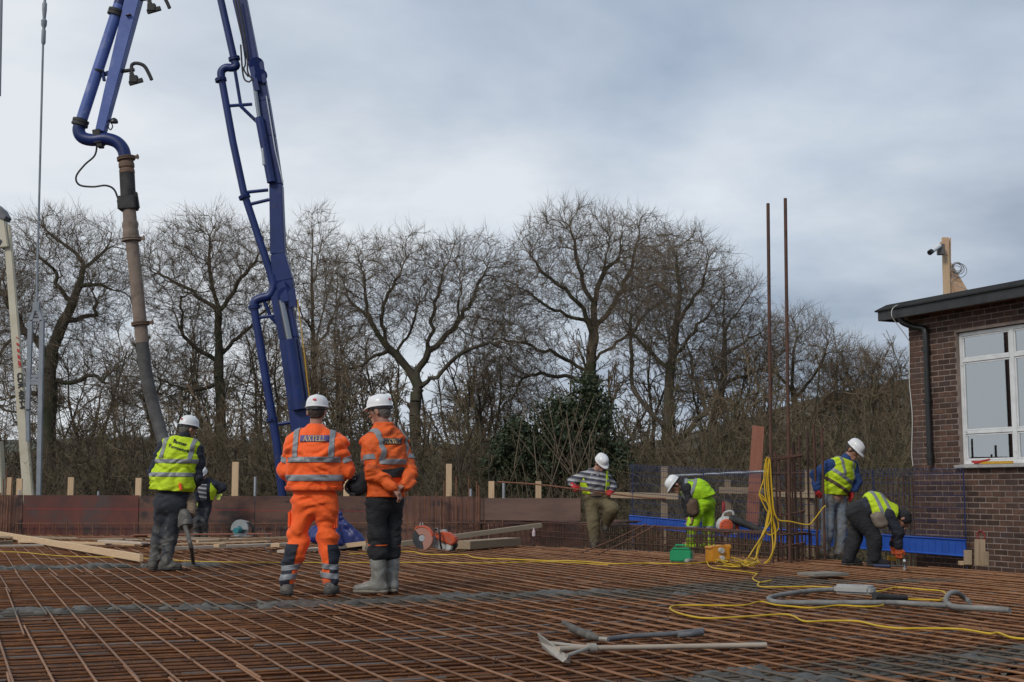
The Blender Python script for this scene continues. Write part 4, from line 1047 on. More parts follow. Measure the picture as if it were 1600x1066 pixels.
places = [  # px, depth, height of the tip in the picture
    (-60, 48, 560, 0), (22, 50, 600, 1), (140, 57, 590, 1), (165, 48, 640, 3), (205, 60, 560, 0), (232, 47, 620, 1), (268, 52, 590, 3), (300, 46, 610, 1), (318, 62, 520, 0), (370, 48, 560, 1), (392, 60, 530, 2), (415, 50, 600, 3), (432, 45, 590, 0), (462, 62, 470, 2), (470, 49, 560, 1), (512, 61, 420, 2), (520, 50, 590, 3), (540, 47, 560, 1), (556, 62, 480, 0), (585, 49, 600, 3),
    (604, 63, 560, 0), (690, 50, 600, 1), (705, 64, 560, 0), (735, 47, 620, 3), (760, 58, 560, 1), (785, 63, 520, 0), (812, 56, 600, 1), (960, 57, 540, 1), (975, 47, 600, 0), (1000, 61, 480, 0), (1018, 49, 590, 3), (1070, 62, 470, 2), (1085, 48, 560, 1), (1120, 60, 520, 0), (1128, 46, 620, 3), (1165, 50, 560, 1), (1188, 62, 520, 0), (1205, 48, 600, 3), (1232, 58, 560, 1), (1262, 48, 610, 1), (1290, 60, 540, 0), (1318, 50, 610, 3), (1345, 62, 550, 0), (1362, 49, 620, 1), (1390, 58, 575, 0), (1412, 52, 600, 1), (1436, 60, 560, 1), (640, 60, 520, 1), (880, 62, 500, 0), (250, 64, 480, 0), (115, 62, 500, 0), (60, 60, 540, 1), (350, 64, 470, 0), (430, 66, 470, 0)]
where = lambda px: ('left of the hanging hose' if px < 190 else 'between the hose and the blue boom' if px < 430 else 'behind the orange workers' if px < 700 else 'left of the dark ivy' if px < 880 else 'between the ivy and the tall steel bars' if px < 1190 else 'between the tall steel bars and the brick building')
for k, (nm, st, sp_, mt) in enumerate(kinds): protos.append(None)
zones = {}
for (px, d, py, k) in places: zones.setdefault((k, where(px)), []).append(px)
kinds.append(('dense low thorn bush', 7, .62, m_scrub)); protos.append(None); rb_ = random.Random(77)
for q_ in range(-60, 1450, 36):
    if not 800 < q_ < 930: places.append((q_ + rb_.randrange(-12, 12), rb_.choice((43.5, 45, 48, 53)), rb_.randrange(615, 665), 4))
zones = {}
for (px, d, py, k) in places: zones.setdefault((k, where(px)), []).append(px)
ORD = ['first', 'second', 'third', 'fourth', 'fifth', 'sixth', 'seventh', 'eighth', 'ninth', 'tenth', 'eleventh', 'twelfth']
for i, (px, d, py, k) in enumerate(places):
    if px < 440: py += 22
    nm, st, sp_, mt = kinds[k]; H = P(px, py, d).z - GZ; loc = (P(px, 700, d).x, d, GZ); z_ = sorted(zones[(k, where(px))]); lab = nm + ' ' + where(px); n_ = len(z_); j_ = z_.index(px)
    if n_ == 2: lab += (', the left one', ', the right one')[j_]
    elif n_ == 3: lab += (', the leftmost', ', the middle one', ', the rightmost')[j_]
    elif n_ > 3: lab += ', ' + ORD[j_] + ' from left'
    if px < 440 and k == 4: py -= 22
    if protos[k] is None:
        protos[k] = (slim_tree('slender_tree' if k < 4 else 'thorn_bush', lab, loc, H, st, sp_, 400 + k, mt, 'slender trees behind the formwork' if k < 4 else 'thorn bushes behind the formwork', trunk_r=.07 if k < 4 else .035, nb=(16, 8, 8) if st < 4 else (12, 7, 7)), H); continue
    src, H0 = protos[k]; c = copy_obj(src, None, loc); c['label'] = lab; c.rotation_euler = (0, 0, r.uniform(0, 6.28)); s_ = H / H0; c.scale = (s_ * r.uniform(.85, 1.2), s_ * r.uniform(.85, 1.2), s_)
    for ch in list(src.children): copy_obj(ch, c)
# ------------------------------------------------------------------ concrete pump boom
m_pump = M('pump_blue', (0.005, 0.017, 0.098), (0.008, 0.026, 0.140), 2.0, 0.42, 0.05, 30, dirt=((0.045, 0.048, 0.075), 5.5, 0.60, 0.70))
m_pump_tip = M('scuffed_pump_blue', (0.055, 0.100, 0.320), (0.090, 0.140, 0.400), 3.0, 0.45, 0.08, 30, dirt=((0.21, 0.245, 0.42), 4.0, 0.54, 0.72))
m_rubber = M('black_rubber', (0.018, 0.017, 0.017), (0.045, 0.043, 0.042), 6, 0.7, 0.3, 50)
m_hose_tan = M('dusty_hose', (0.255, 0.195, 0.150), (0.175, 0.132, 0.105), 5, 0.8, 0.3, 50, dirt=((0.12, 0.085, 0.07), 3.5, 0.55, 0.7))
m_hose_dark = M('dark_hose', (0.050, 0.048, 0.046), (0.095, 0.092, 0.088), 7, 0.75, 0.3, 40)
m_chrome = M('chrome_rod', (0.32, 0.33, 0.35), None, rough=0.25, metal=0.9)
m_clamp = M('rusty_clamp', (0.10, 0.062, 0.042), (0.17, 0.10, 0.06), 10, 0.7, 0.4, 60)
TD, BD = 16.9, 33.0                                        # depth of the tip section and of the lower boom
pump = thing('concrete_pump_boom', 'blue folding concrete pump boom with pipeline and hanging delivery hose', 'pump boom', P(455, 700, BD))
def tb(x, y, o=0.0): return P(x, y, TD + o)
def bb(x, y, o=0.0): return P(x, y, BD + o)
px_t, px_b = TD / F, BD / F
def part(mb, name, mat, parent=None, smooth=False, bevel=0.0): return mb.build(name, mat, parent or pump, smooth, bevel)
# tip section
yaw = Vector((0, 1, 0))
m_ = MB(); m_.beam(tb(158, 206), tb(228, -75), 15 * px_t, .13, yaw, 27 * px_t, .19); part(m_, 'tip_section', m_pump_tip, bevel=.008)
m_ = MB(); m_.tube([tb(128, 186, -.03), tb(186, 8, -.03)], .075, 18); part(m_, 'pipe', m_pump_tip, None, True)
m_ = MB(); m_.tube([tb(186, 8, -.03), tb(193, -14, -.03), tb(203, -70, -.03)], .075, 18); part(m_, 'pipe', m_pump, None, True)
def clampring(c, ax, r, w, nm='clamp', mt=None, n=20):
    c = Vector(c); ax = Vector(ax).normalized()
    m_ = MB(); m_.lathe(c - ax * w / 2, ax, [(0, r * .9), (.004, r), (w * .4, r), (w * .45, r * .93), (w * .55, r * .93), (w * .6, r), (w - .004, r), (w, r * .9)], n)
    _, s, u = frame(ax); m_.beam(c + s * r * .9, c + s * (r + .05), .03, w * .8); m_.cyl(c + s * (r + .035) - ax * w * .7, c + s * (r + .035) + ax * w * .7, .009, 6)
    return part(m_, nm, mt or m_rubber, None, True)
pax = tb(128, 186) - tb(186, 8)
clampring(tb(181, 20, -.03), pax, .105, .09); clampring(tb(125.5, 192, -.03), pax, .108, .09); clampring(tb(155, 112, -.03), pax, .085, .03)
m_ = MB(); m_.beam(tb(158, 118, -.02), tb(176, 112), .05, .05); m_.beam(tb(160, 108, -.06), tb(163, 127, -.04), .035, .05); part(m_, 'pipe_bracket', m_pump, bevel=.004); m_ = MB(); m_.beam(tb(188, 15, -.02), tb(208, 14), .06, .06); part(m_, 'pipe_bracket', m_pump, bevel=.004)
el = smooth_path([tb(126, 193, -.03), tb(123, 204, -.03), tb(129, 215, -.03), tb(145, 219, -.03), tb(165, 217, -.03), tb(182, 222, -.03), tb(192, 233, -.03), tb(196, 247, -.03)], 5)
m_ = MB(); m_.tube(el, .082, 18); part(m_, 'elbow', m_pump, None, True)
m_ = MB(); m_.beam(tb(153, 205), tb(156, 226, -.0), .10, .2, yaw); m_.box(tb(157, 228, -.03), (.07, .12, .05)); part(m_, 'end_clamp', m_rubber, None, False, .006)
# end hose and couplings
clampring(tb(197, 248, -.03), tb(198, 255) - tb(197, 248), .118, .05, 'coupling', m_clamp)
def hose(nm, pts, r, mt): 
    m_ = MB(); m_.tube(pts, r, 18); return part(m_, nm, mt, None, True)
hz = -.03
m_ = MB(); a, b = tb(197, 249, hz), tb(199, 276, hz); m_.lathe(a, b - a, [(0, .088), (.03, .088), (.035, .094), (.07, .102), (.11, .102), (.125, .09), (.15, .10), (.19, .10), (.20, .09), ((b - a).length, .09)], 18); part(m_, 'hose_end', m_clamp, None, True)
hose('delivery_hose', [tb(198.5, 272, hz), tb(201, 322, hz)], .098, m_rubber)
m_ = MB(); m_.box(tb(200, 318, hz), (.23, .2, .18), (Vector((1, 0, .07)).normalized(), Vector((0, 1, 0)), Vector((-.07, 0, 1)).normalized())); m_.beam(tb(211, 300, hz), tb(215, 326, hz), .05, .08); m_.beam(tb(186, 312, hz), tb(190, 328, hz), .06, .06); part(m_, 'hose_cuff', m_rubber, None, False, .01)
m_ = MB(); m_.box(tb(185.5, 320, hz - .03), (.02, .03, .05)); part(m_, 'yellow_tag', m_yel)
m_ = MB(); a, b = tb(202, 328, hz), tb(205, 376, hz); L_ = (b - a).length; m_.lathe(a, b - a, [(0, .085), (L_ * .35, .088), (L_ * .42, .10), (L_ * .55, .103), (L_ * .62, .094), (L_ * .72, .104), (L_ * .86, .104), (L_ * .92, .094), (L_, .094)], 18); part(m_, 'hose_end', m_hose_tan, None, True)
clampring(tb(205.5, 374, hz), b - a, .125, .055, 'coupling', m_hose_tan)
hose('delivery_hose', [tb(206, 378, hz), tb(213, 440, hz), tb(219, 504, hz)], [.083, .083, .086], m_hose_tan)
clampring(tb(219.5, 506, hz), tb(219, 504) - tb(213, 440), .118, .05, 'coupling', m_clamp)
hose('hose_end', [tb(220, 508, hz), tb(222, 536, hz)], .085, m_hose_tan)
hend = P(283, 806, 15.75)
hp = smooth_path([tb(221.5, 530, hz), tb(228, 582, hz), tb(239, 632, hz), tb(252, 678, -.1), P(266, 722, 16.62), P(280, 750, 16.6), P(292, 770, 16.35)], 7)
hose('delivery_hose', hp, .082, m_hose_dark)
# crumpled sleeve and nozzle by the worker's hip
ax_ = (hend - P(283, 762, 15.9)).normalized()
# bits on the tip section: hooks, lamp, cable
def hook(x, y, s):
    m_ = MB(); m_.tube([tb(x, y), tb(x + 22 * s, y - 3 * s)], .025, 10); m_.tube(smooth_path([tb(x + 18 * s, y + 3 * s), tb(x + 18 * s, y - 10 * s), tb(x + 26 * s, y - 13 * s), tb(x + 37 * s, y - 9 * s), tb(x + 44 * s, y + 2 * s), tb(x + 49 * s, y + 13 * s)], 4), .024, 10)
    m_.box(tb(x + 21 * s, y + 12 * s), (.10, .08, .09)); m_.beam(tb(x + 14 * s, y + 19 * s), tb(x + 35 * s, y + 13 * s), .05, .05); m_.beam(tb(x + 17 * s, y + 2 * s), tb(x + 21 * s, y + 10 * s), .06, .05); part(m_, 'hose_hook', m_rubber, None, False)
hook(188, 112, 1.0); hook(216, 0, 1.0)
m_ = MB(); m_.beam(tb(165, 190), tb(175, 188), .02, .02); m_.lathe(tb(178, 192, -.02), (0, 0, 1), [(0, .055), (.02, .055), (.05, .04), (.065, .015)], 12); m_.tube(smooth_path([tb(166, 192), tb(172, 203), tb(176, 197), tb(172, 190)], 5), .008, 6); part(m_, 'work_lamp', m_black, None, True)
m_ = MB(); m_.tube(smooth_path([tb(152, 224), tb(148, 243), tb(132, 258), tb(119, 276), tb(124, 289), tb(145, 292), tb(165, 290), tb(178, 296), tb(185, 312)], 6), .013, 8); part(m_, 'control_cable', m_black, None, True)
m_ = MB(); m_.beam(tb(197, 25, -.1), tb(205, 23, -.1), .06, .005); part(m_, 'rust_patch', m_clamp)
# lower boom, standing behind the formwork wall
def bsec(nm, pts, ws, depth=.42):
    m_ = MB()
    for i in range(len(pts) - 1): m_.beam(bb(*pts[i]), bb(*pts[i + 1]), (ws[i] - 3) * px_b, depth * .72, yaw, (ws[i + 1] - 3) * px_b, depth * .70)
    return part(m_, nm, m_pump, None, False, .015)
bsec('boom_section', [(352, -130), (375, 0), (397, 102)], [34, 25, 21])
bsec('boom_section', [(404, 108), (412, 160), (422, 215), (432, 290), (435, 398), (443, 440), (448, 470)], [20, 23, 21, 23, 26, 34, 30], .46)
bsec('boom_section', [(437, 448), (452, 530), (468, 640), (476, 700), (488, 810)], [34, 32, 34, 34, 34], .5)
m_ = MB(); 
for (x, y, rr_) in ((401, 101, .19), (408, 118, .16), (447, 462, .22), (440, 447, .15)): m_.cyl(bb(x, y, -.3), bb(x, y, .3), rr_, 18); part(m_, 'joint_pin', m_pump, None, True); m_ = MB()
for (a, b, o, w) in (((391, 96), (402, 142), -.28, .14), ((408, 96), (414, 130), -.28, .11), ((438, 440), (446, 472), -.3, .22), ((455, 452), (458, 480), -.28, .2)):
    m_ = MB(); m_.beam(bb(*a, o), bb(*b, o), w, .05, yaw); part(m_, 'link_plate', m_pump, None, False, .01)
for (a, b, c, r0, r1) in (((393, 100), (405, 184), (424, 285), .055, .13), ((440, 470), (452, 531), (468, 640), .085, .20)):
    m_ = MB(); m_.tube([bb(*b, -.24), bb(*c, -.24)], r1 * .85, 16); cy = part(m_, 'hydraulic_cylinder', m_pump, None, True); m_ = MB(); m_.tube([bb(*a, -.24), bb(*b, -.24)], r0, 14); part(m_, 'piston_rod', m_chrome, cy, True)
def bpipe(pts, r=.095, nm='pipe', o=-.1, sm=True):
    q = [bb(x, y, o) for x, y in pts]; m_ = MB(); m_.tube(smooth_path(q, 5) if sm else q, r, 14); return part(m_, nm, m_pump, None, True)
bpipe([(325, -130), (345, 0), (367, 98)], sm=False)
bpipe([(366, 95), (369, 103), (363, 106), (353, 106), (346, 112), (346, 124)], .105, 'elbow')
bpipe([(346, 122), (364, 222), (382, 306)], sm=False); bpipe([(382, 304), (403, 368), (425, 434)], sm=False)
bpipe([(424, 430), (428, 448), (421, 462), (408, 466), (398, 472), (397, 486)], .115, 'elbow')
bpipe([(397, 482), (415, 590), (432, 690), (443, 790), (446, 830)], .105, sm=False)
def bcl(x, y, x2, y2, r=.15): clampring(bb(x, y, -.1), bb(x2, y2) - bb(x, y), r, .09, 'clamp', m_pump)
bcl(345, 125, 364, 222); bcl(366, 92, 345, 0); bcl(382, 308, 403, 368); bcl(397, 480, 415, 590); bcl(425, 656, 432, 690)
for (a, b) in (((352, 166), (394, 163)), ((366, 104), (376, 164)), ((374, 164), (403, 192)), ((381, 301), (419, 297)), ((388, 320), (421, 312)), ((400, 497), (440, 492)), ((412, 468), (423, 495)), ((423, 495), (442, 516)), ((428, 664), (468, 658)), ((424, 456), (437, 463))):
    m_ = MB(); m_.tube([bb(*a, -.1), bb(*b, -.05)], .045, 8); part(m_, 'brace', m_pump, None, True)
for (pts) in ([(368, 0), (383, 90), (381, 108), (388, 120)], [(372, -5), (386, 80), (387, 112), (396, 126)], [(376, 70), (380, 118), (388, 128), (394, 124)]):
    m_ = MB(); m_.tube(smooth_path([bb(x, y, -.3) for x, y in pts], 5), .022, 6); part(m_, 'hydraulic_hose', m_rubber, None, True)
m_ = MB(); m_.tube(smooth_path([bb(465, 470, -.3), bb(474, 540, -.3), bb(482, 610, -.3), bb(488, 640, -.3)], 6), .014, 6); part(m_, 'cable', m_yel, None, True)
m_ = MB(); m_.tube([bb(x, y, -.26) for x, y in ((416, 150), (430, 235), (442, 285))], .018, 6); m_.tube([bb(411, 232, -.3), bb(413, 258, -.3)], .05, 8); part(m_, 'grey_line', m_galv, None, True)
# upper fold joining lower boom and tip section, out of view above
A_, B_ = bb(352, -130), tb(228, -75)
m_ = MB(); m_.beam(A_, A_ + Vector((-2, -2, 5.5)), .55, .5, yaw); m_.beam(A_ + Vector((-2, -2, 5.5)), B_ + Vector((-.1, .4, 1.2)), .42, .4, Vector((0, 0, 1)), .25, .25); m_.beam(B_ + Vector((-.1, .4, 1.2)), B_, .22, .2, yaw); part(m_, 'boom_section', m_pump, None, False, .01)

# ------------------------------------------------------------------ cream telescopic boom and steel hoisting frame on the left
m_cream = M('cream_paint', (0.50, 0.45, 0.33), (0.60, 0.55, 0.42), 1.5, 0.45, 0.05, 20, dirt=((0.34, 0.28, 0.19), 1.2, 0.56, 0.72))
m_red = M('red_decal', (0.45, 0.03, 0.035), None, rough=0.5)
m_ink = M('black_print', (0.015, 0.015, 0.016), None, rough=0.6)
CD = 35.0
cb = lambda x, y, o=0.0: P(x, y, CD + o)
crane = thing('telescopic_boom', 'cream telescopic boom with red stripes and black lettering rising behind the wall', 'crane boom', cb(46, 790))
cl_ = CD / F
m_ = MB(); m_.beam(cb(49, 830), cb(11, 352), 16 * cl_, .16, yaw, 11 * cl_, .12); m_.build('boom_arm', m_cream, crane, bevel=.02)
m_ = MB(); m_.beam(cb(9, 388, -.02), cb(4, 336, -.02), 14 * cl_, .3, yaw, 8 * cl_, .24); m_.build('boom_head', m_cream, crane, bevel=.02)
m_ = MB(); m_.prism([cb(x, y, -.2) for x, y in ((-6, 318), (3, 326), (10, 338), (6, 344), (-6, 338))], (0, .4, 0)); m_gst = M('grey_steel', (.10, .10, .11), (.16, .16, .17), 5, .5); m_.build('sheave_head', m_gst, crane, bevel=.01); m_ = MB(); m_.cyl(cb(-3, 380, -.2), cb(-3, 380, .2), .12, 12); m_.build('pulley', m_gst, crane, True)
m_ = MB(); m_.beam(cb(5, 800), cb(-1, 690), 7 * cl_, .3, yaw); m_.build('outrigger', m_cream, crane, bevel=.02)
# front face frame for the print
cd_ = (cb(49, 830) - cb(9, 352)).normalized(); cs_ = Vector((0, 1, 0)).cross(cd_).normalized(); cs_ = cs_ if cs_.x > 0 else -cs_
def cpt(t, s):  # t metres along from the print anchor, s metres across, on the camera face
    yy = cb(26, 545); return yy + cd_ * t + cs_ * s
for i in range(5):
    t = -.32 + i * .16; w0 = .02 if i == 0 else .04 + .012 * i
    m_ = MB(); m_.prism([cpt(t, .035) - yaw * .084, cpt(t + w0 * 1.5, .035) - yaw * .084, cpt(t + w0 * 1.5 + .05, .10) - yaw * .084, cpt(t + .05, .10) - yaw * .084], yaw * .003); m_.build('red_stripe', m_red, crane)
def text_obj(txt, size, name, mat, parent, origin, right, up, extr=.0015, bold=.0, fn=None):
    cu = bpy.data.curves.new('t', 'FONT'); cu.body = txt; cu.size = size; cu.align_x = 'CENTER'; cu.align_y = 'CENTER'; cu.extrude = extr; cu.offset = bold; cu.resolution_u = 3
    to = bpy.data.objects.new('t', cu); COL.objects.link(to); dg = bpy.context.evaluated_depsgraph_get(); dg.update(); me = bpy.data.meshes.new_from_object(to.evaluated_get(dg)); bpy.data.objects.remove(to)
    right, up = Vector(right).normalized(), Vector(up).normalized(); nrm = right.cross(up); off = plocs(parent)
    for v in me.vertices:
        if fn: v.co = fn(v.co.x, v.co.y, v.co.z) - off
        else: v.co = Vector(origin) + right * v.co.x + up * v.co.y + nrm * v.co.z - off
    me.materials.clear(); o = link(name, me, mat, parent); return o
text_obj('CDR 40H-4', .20, 'lettering', m_ink, crane, cpt(1.15, .05) - yaw * .088, cd_, cs_, bold=.008)
text_obj('H', .15, 'lettering', m_red, crane, cpt(.47, .07) - yaw * .088, cd_, cs_)
# hoisting frame on its cable
m_steel = M('grey_painted_steel', (0.20, 0.225, 0.25), (0.28, 0.30, 0.33), 3, 0.5, 0.1, 30)
HD = 31.5
hb = lambda x, y, o=0.0: P(x, y, HD + o)
fr_ = thing('hoisting_frame', 'grey steel lattice hoisting frame hanging on a wire by the cream boom', 'hoist', hb(56, 780))
hl = HD / F
m_ = MB(); m_.beam(hb(66, 500), hb(60, 800), 7 * hl, .09, yaw); m_.build('frame_leg', m_steel, fr_, bevel=.006)
m_ = MB(); m_.beam(hb(48, 500), hb(43.5, 640), 7 * hl, .09, yaw); m_.build('frame_leg', m_steel, fr_, bevel=.006)
m_ = MB(); m_.beam(hb(43.5, 640, .05), hb(44, 690, .05), 6 * hl, .09, yaw); m_.build('frame_leg', m_steel, fr_, bevel=.006)
m_ = MB(); m_.beam(hb(66, 502), hb(58, 478), 6 * hl, .09, yaw, 4 * hl); m_.beam(hb(48, 502), hb(56, 478), 6 * hl, .09, yaw, 4 * hl); m_.box(hb(57, 480), (.16, .1, .22)); m_.build('top_yoke', m_steel, fr_, bevel=.006)
for y, w in ((500, 3), (588, 3), (594, 4), (599, 4)):
    m_ = MB(); m_.beam(hb(46, y, -.01), hb(66, y, -.01), w * hl, .07); m_.build('cross_bar', m_steel, fr_)
m_ = MB(); m_.cyl(hb(57, 478), hb(68, 40), .028, 8); m_.build('wire', m_steel, fr_, True)
m_ = MB(); m_.lathe(hb(67.7, 70), hb(71, -30) - hb(67.7, 70), [(0, .03), (.05, .055), (.35, .055), (.42, .035), (.5, .07), (.62, .075), (.66, .04), (.9, .06), (1.05, .06), (1.1, .035), (1.6, .035)], 10); m_.build('swivel', m_steel, fr_, True)
m_ = MB(); m_.cyl(hb(71, -30), hb(74, -130), .028, 8); m_.build('wire', m_steel, fr_, True)
m_ = MB(); m_.cyl(P(-1, 150, 30), P(3, -60, 30), .04, 8); tag(m_.build('hoist_wire', m_steel, None, True), 'thick grey wire at the upper left edge of the picture', 'wire')
# ------------------------------------------------------------------ people: surfaces grown from a field of tapered limbs
def vnoise(X, Y, Z, seed):
    r = np.random.default_rng(seed); n = 32; tab = r.uniform(-1, 1, (n, n, n)).astype(np.float32)
    xi, yi, zi = [np.floor(v).astype(np.int32) for v in (X, Y, Z)]; fx, fy, fz = X - xi, Y - yi, Z - zi
    fx, fy, fz = [f * f * (3 - 2 * f) for f in (fx, fy, fz)]
    def g(a, b, c): return tab[(xi + a) % n, (yi + b) % n, (zi + c) % n]
    return ((g(0, 0, 0) * (1 - fx) + g(1, 0, 0) * fx) * (1 - fy) + (g(0, 1, 0) * (1 - fx) + g(1, 1, 0) * fx) * fy) * (1 - fz) + ((g(0, 0, 1) * (1 - fx) + g(1, 0, 1) * fx) * (1 - fy) + (g(0, 1, 1) * (1 - fx) + g(1, 1, 1) * fx) * fy) * fz
def surfnets(d, lo, h):
    s = d < 0; c = np.zeros(tuple(x - 1 for x in d.shape), np.int8)
    for i in (0, 1):
        for j in (0, 1):
            for k in (0, 1): c += s[i:d.shape[0] - 1 + i, j:d.shape[1] - 1 + j, k:d.shape[2] - 1 + k]
    act = (c > 0) & (c < 8); ai = np.argwhere(act); idx = -np.ones(act.shape, np.int64); idx[act] = np.arange(len(ai))
    pos = np.zeros((len(ai), 3)); cnt = np.zeros(len(ai))
    cor = [(i, j, k) for i in (0, 1) for j in (0, 1) for k in (0, 1)]
    for o1 in cor:
        for ax in range(3):
            if o1[ax]: continue
            o2 = list(o1); o2[ax] = 1
            v1 = d[ai[:, 0] + o1[0], ai[:, 1] + o1[1], ai[:, 2] + o1[2]]; v2 = d[ai[:, 0] + o2[0], ai[:, 1] + o2[1], ai[:, 2] + o2[2]]
            cr = (v1 < 0) != (v2 < 0); t = np.where(cr, v1 / np.where(cr, v1 - v2, 1), 0)
            p = np.array(o1, float)[None].repeat(len(ai), 0); p[:, ax] += t; pos[cr] += p[cr]; cnt[cr] += 1
    V = np.array(lo) + h * (ai + pos / cnt[:, None]); Fs = []
    for ax in range(3):
        a, b = (ax + 1) % 3, (ax + 2) % 3
        sl0 = [slice(None)] * 3; sl1 = [slice(None)] * 3; sl0[ax] = slice(0, -1); sl1[ax] = slice(1, None)
        for q in (a, b): sl0[q] = slice(1, -1); sl1[q] = slice(1, -1)
        s0, s1 = s[tuple(sl0)], s[tuple(sl1)]; e = np.argwhere(s0 != s1)
        if not len(e): continue
        ins = s0[e[:, 0], e[:, 1], e[:, 2]]; cell = e.copy(); cell[:, a] += 1; cell[:, b] += 1     # grid vertex index along a,b
        def ci(da, db):
            q = cell.copy(); q[:, a] += da; q[:, b] += db; return idx[q[:, 0], q[:, 1], q[:, 2]]
        f = np.stack([ci(-1, -1), ci(0, -1), ci(0, 0), ci(-1, 0)], 1); f[~ins] = f[~ins][:, ::-1]; Fs.append(f)
    return V, np.concatenate(Fs)
def npv(v): return np.array((v[0], v[1], v[2]), float)
def cap(a, b, ra, rb, k=.03, w=None, wf=1.0): return (npv(a), npv(b), ra, rb, k, None if w is None else npv(Vector(w).normalized()), wf)
def field(prims, h, noise=None, cuts=(), relax=0):
    los = [np.minimum(p[0], p[1]) - max(p[2], p[3]) * max(1, p[6]) - .02 for p in prims]; his = [np.maximum(p[0], p[1]) + max(p[2], p[3]) * max(1, p[6]) + .02 for p in prims]
    lo = np.min(los, 0) - 2 * h; hi = np.max(his, 0) + 2 * h; n = np.ceil((hi - lo) / h).astype(int) + 1; d = np.full(n, .25, np.float32)
    ax = [lo[i] + h * np.arange(n[i]) for i in range(3)]
    for (a, b, ra, rb, k, w, wf) in prims:
        pad = max(ra, rb) * max(1, wf) + k + .05; l0 = np.maximum(((np.minimum(a, b) - pad - lo) / h).astype(int), 0); h0 = np.minimum(((np.maximum(a, b) + pad - lo) / h).astype(int) + 2, n)
        X, Y, Z = np.meshgrid(*[ax[i][l0[i]:h0[i]] for i in range(3)], indexing='ij', sparse=True); px, py, pz = X - a[0], Y - a[1], Z - a[2]; ba = b - a
        if w is not None:
            q = (px * w[0] + py * w[1] + pz * w[2]) * (1 - 1 / wf); px, py, pz = px - w[0] * q, py - w[1] * q, pz - w[2] * q; ba = ba - w * (ba @ w) * (1 - 1 / wf)
        den = ba @ ba
        t = np.clip((px * ba[0] + py * ba[1] + pz * ba[2]) / den, 0, 1) if den > 1e-10 else 0
        q = np.sqrt((px - ba[0] * t) ** 2 + (py - ba[1] * t) ** 2 + (pz - ba[2] * t) ** 2) - (ra + (rb - ra) * t)
        sub = d[l0[0]:h0[0], l0[1]:h0[1], l0[2]:h0[2]]
        if k > 0: m = np.maximum(k - np.abs(sub - q), 0) / k; sub[...] = np.minimum(sub, q) - m * m * k * .25
        else: sub[...] = np.minimum(sub, q)
    if noise:
        amp, fr, seed, an = noise; X, Y, Z = np.meshgrid(*ax, indexing='ij', sparse=True); near = np.abs(d) < .035
        ii = np.argwhere(near); x, y, z = ax[0][ii[:, 0]], ax[1][ii[:, 1]], ax[2][ii[:, 2]]
        wv = vnoise(x * 5 + 1, y * 5, z * 5, seed + 9) * .10; u = x * .42 + z * .12; v = y * .42; w_ = z * 1.05 + wv - x * .45 + y * .25
        f1 = 1 - 2 * np.abs(vnoise(u * fr + 11, v * fr + 5, w_ * fr * an, seed)); f2 = vnoise(u * fr * 2.3, v * fr * 2.3 + 3, w_ * fr * an * 2.1 + 7, seed + 1); f3 = 1 - 2 * np.abs(vnoise(u * fr * .8 + 3, v * fr * .8, (z + x * .7 + wv * 1.3) * fr * an * .85 + 2, seed + 2))
        d[near] += (amp * (.75 * f1 + .55 * f2 + .7 * f3 - .45)).astype(np.float32)
    for (p, nn) in cuts:
        p, nn = npv(p), npv(Vector(nn).normalized()); X, Y, Z = np.meshgrid(*ax, indexing='ij', sparse=True)
        np.maximum(d, ((X - p[0]) * nn[0] + (Y - p[1]) * nn[1] + (Z - p[2]) * nn[2]).astype(np.float32), out=d)
    V, Fc = surfnets(d, lo, h)
    for _ in range(relax):
        E = np.concatenate([Fc[:, [0, 1]], Fc[:, [1, 2]], Fc[:, [2, 3]], Fc[:, [3, 0]]]); acc = np.zeros_like(V); c = np.zeros(len(V)); np.add.at(acc, E[:, 0], V[E[:, 1]]); np.add.at(c, E[:, 0], 1); np.add.at(acc, E[:, 1], V[E[:, 0]]); np.add.at(c, E[:, 1], 1); V = V * .5 + .5 * acc / c[:, None]
    return V, Fc
def shell(VF, planes, out_, name, mat, parent, thick=.006):
    """a strip of cloth cut from a garment surface and sewn on proud of it; keeps (p - p0).n <= 0"""
    V, Fc = VF; me = np_mesh('tmp', V, Fc); bm = bmesh.new(); bm.from_mesh(me); bpy.data.meshes.remove(me)
    for (p, n) in planes:
        bmesh.ops.bisect_plane(bm, geom=bm.verts[:] + bm.edges[:] + bm.faces[:], plane_co=Vector(p), plane_no=Vector(n).normalized(), clear_outer=True)
    if not bm.faces: bm.free(); return None
    bm.normal_update(); off = plocs(parent)
    vs = {}; 
    orig = bm.faces[:]; top = [(v, v.co + v.normal * out_) for v in bm.verts]; low = [(v, v.co + v.normal * (out_ - thick)) for v in bm.verts]
    V2 = [c - off for _, c in top] + [c - off for _, c in low]; n = len(top); ix = {v: i for i, (v, _) in enumerate(top)}
    Fq = [[ix[v] for v in f.verts] for f in orig] + [[ix[v] + n for v in reversed(f.verts)] for f in orig]
    for e in bm.edges:
        if len(e.link_faces) == 1:
            f = e.link_faces[0]; l = [l for l in f.loops if l.edge == e][0]; a, b = ix[l.vert], ix[l.link_loop_next.vert]; Fq.append([b, a, a + n, b + n])
    bm.free(); me = bpy.data.meshes.new(name); me.from_pydata(V2, [], Fq)
    for p in me.polygons: p.use_smooth = True
    return link(name, me, mat, parent)
def project(VF, o, right, up, fwd, out_=.004):
    bvh = BVHTree.FromPolygons([tuple(v) for v in VF[0]], [tuple(f) for f in VF[1]])
    o, right, up, fwd = Vector(o), Vector(right).normalized(), Vector(up).normalized(), Vector(fwd).normalized()
    def fn(x, y, z=0.0):
        q = o + right * x + up * y; hit = bvh.ray_cast(q - fwd * .5, fwd)
        c = hit[0] if hit[0] else q
        return c - fwd * (out_ + z)
    return fn
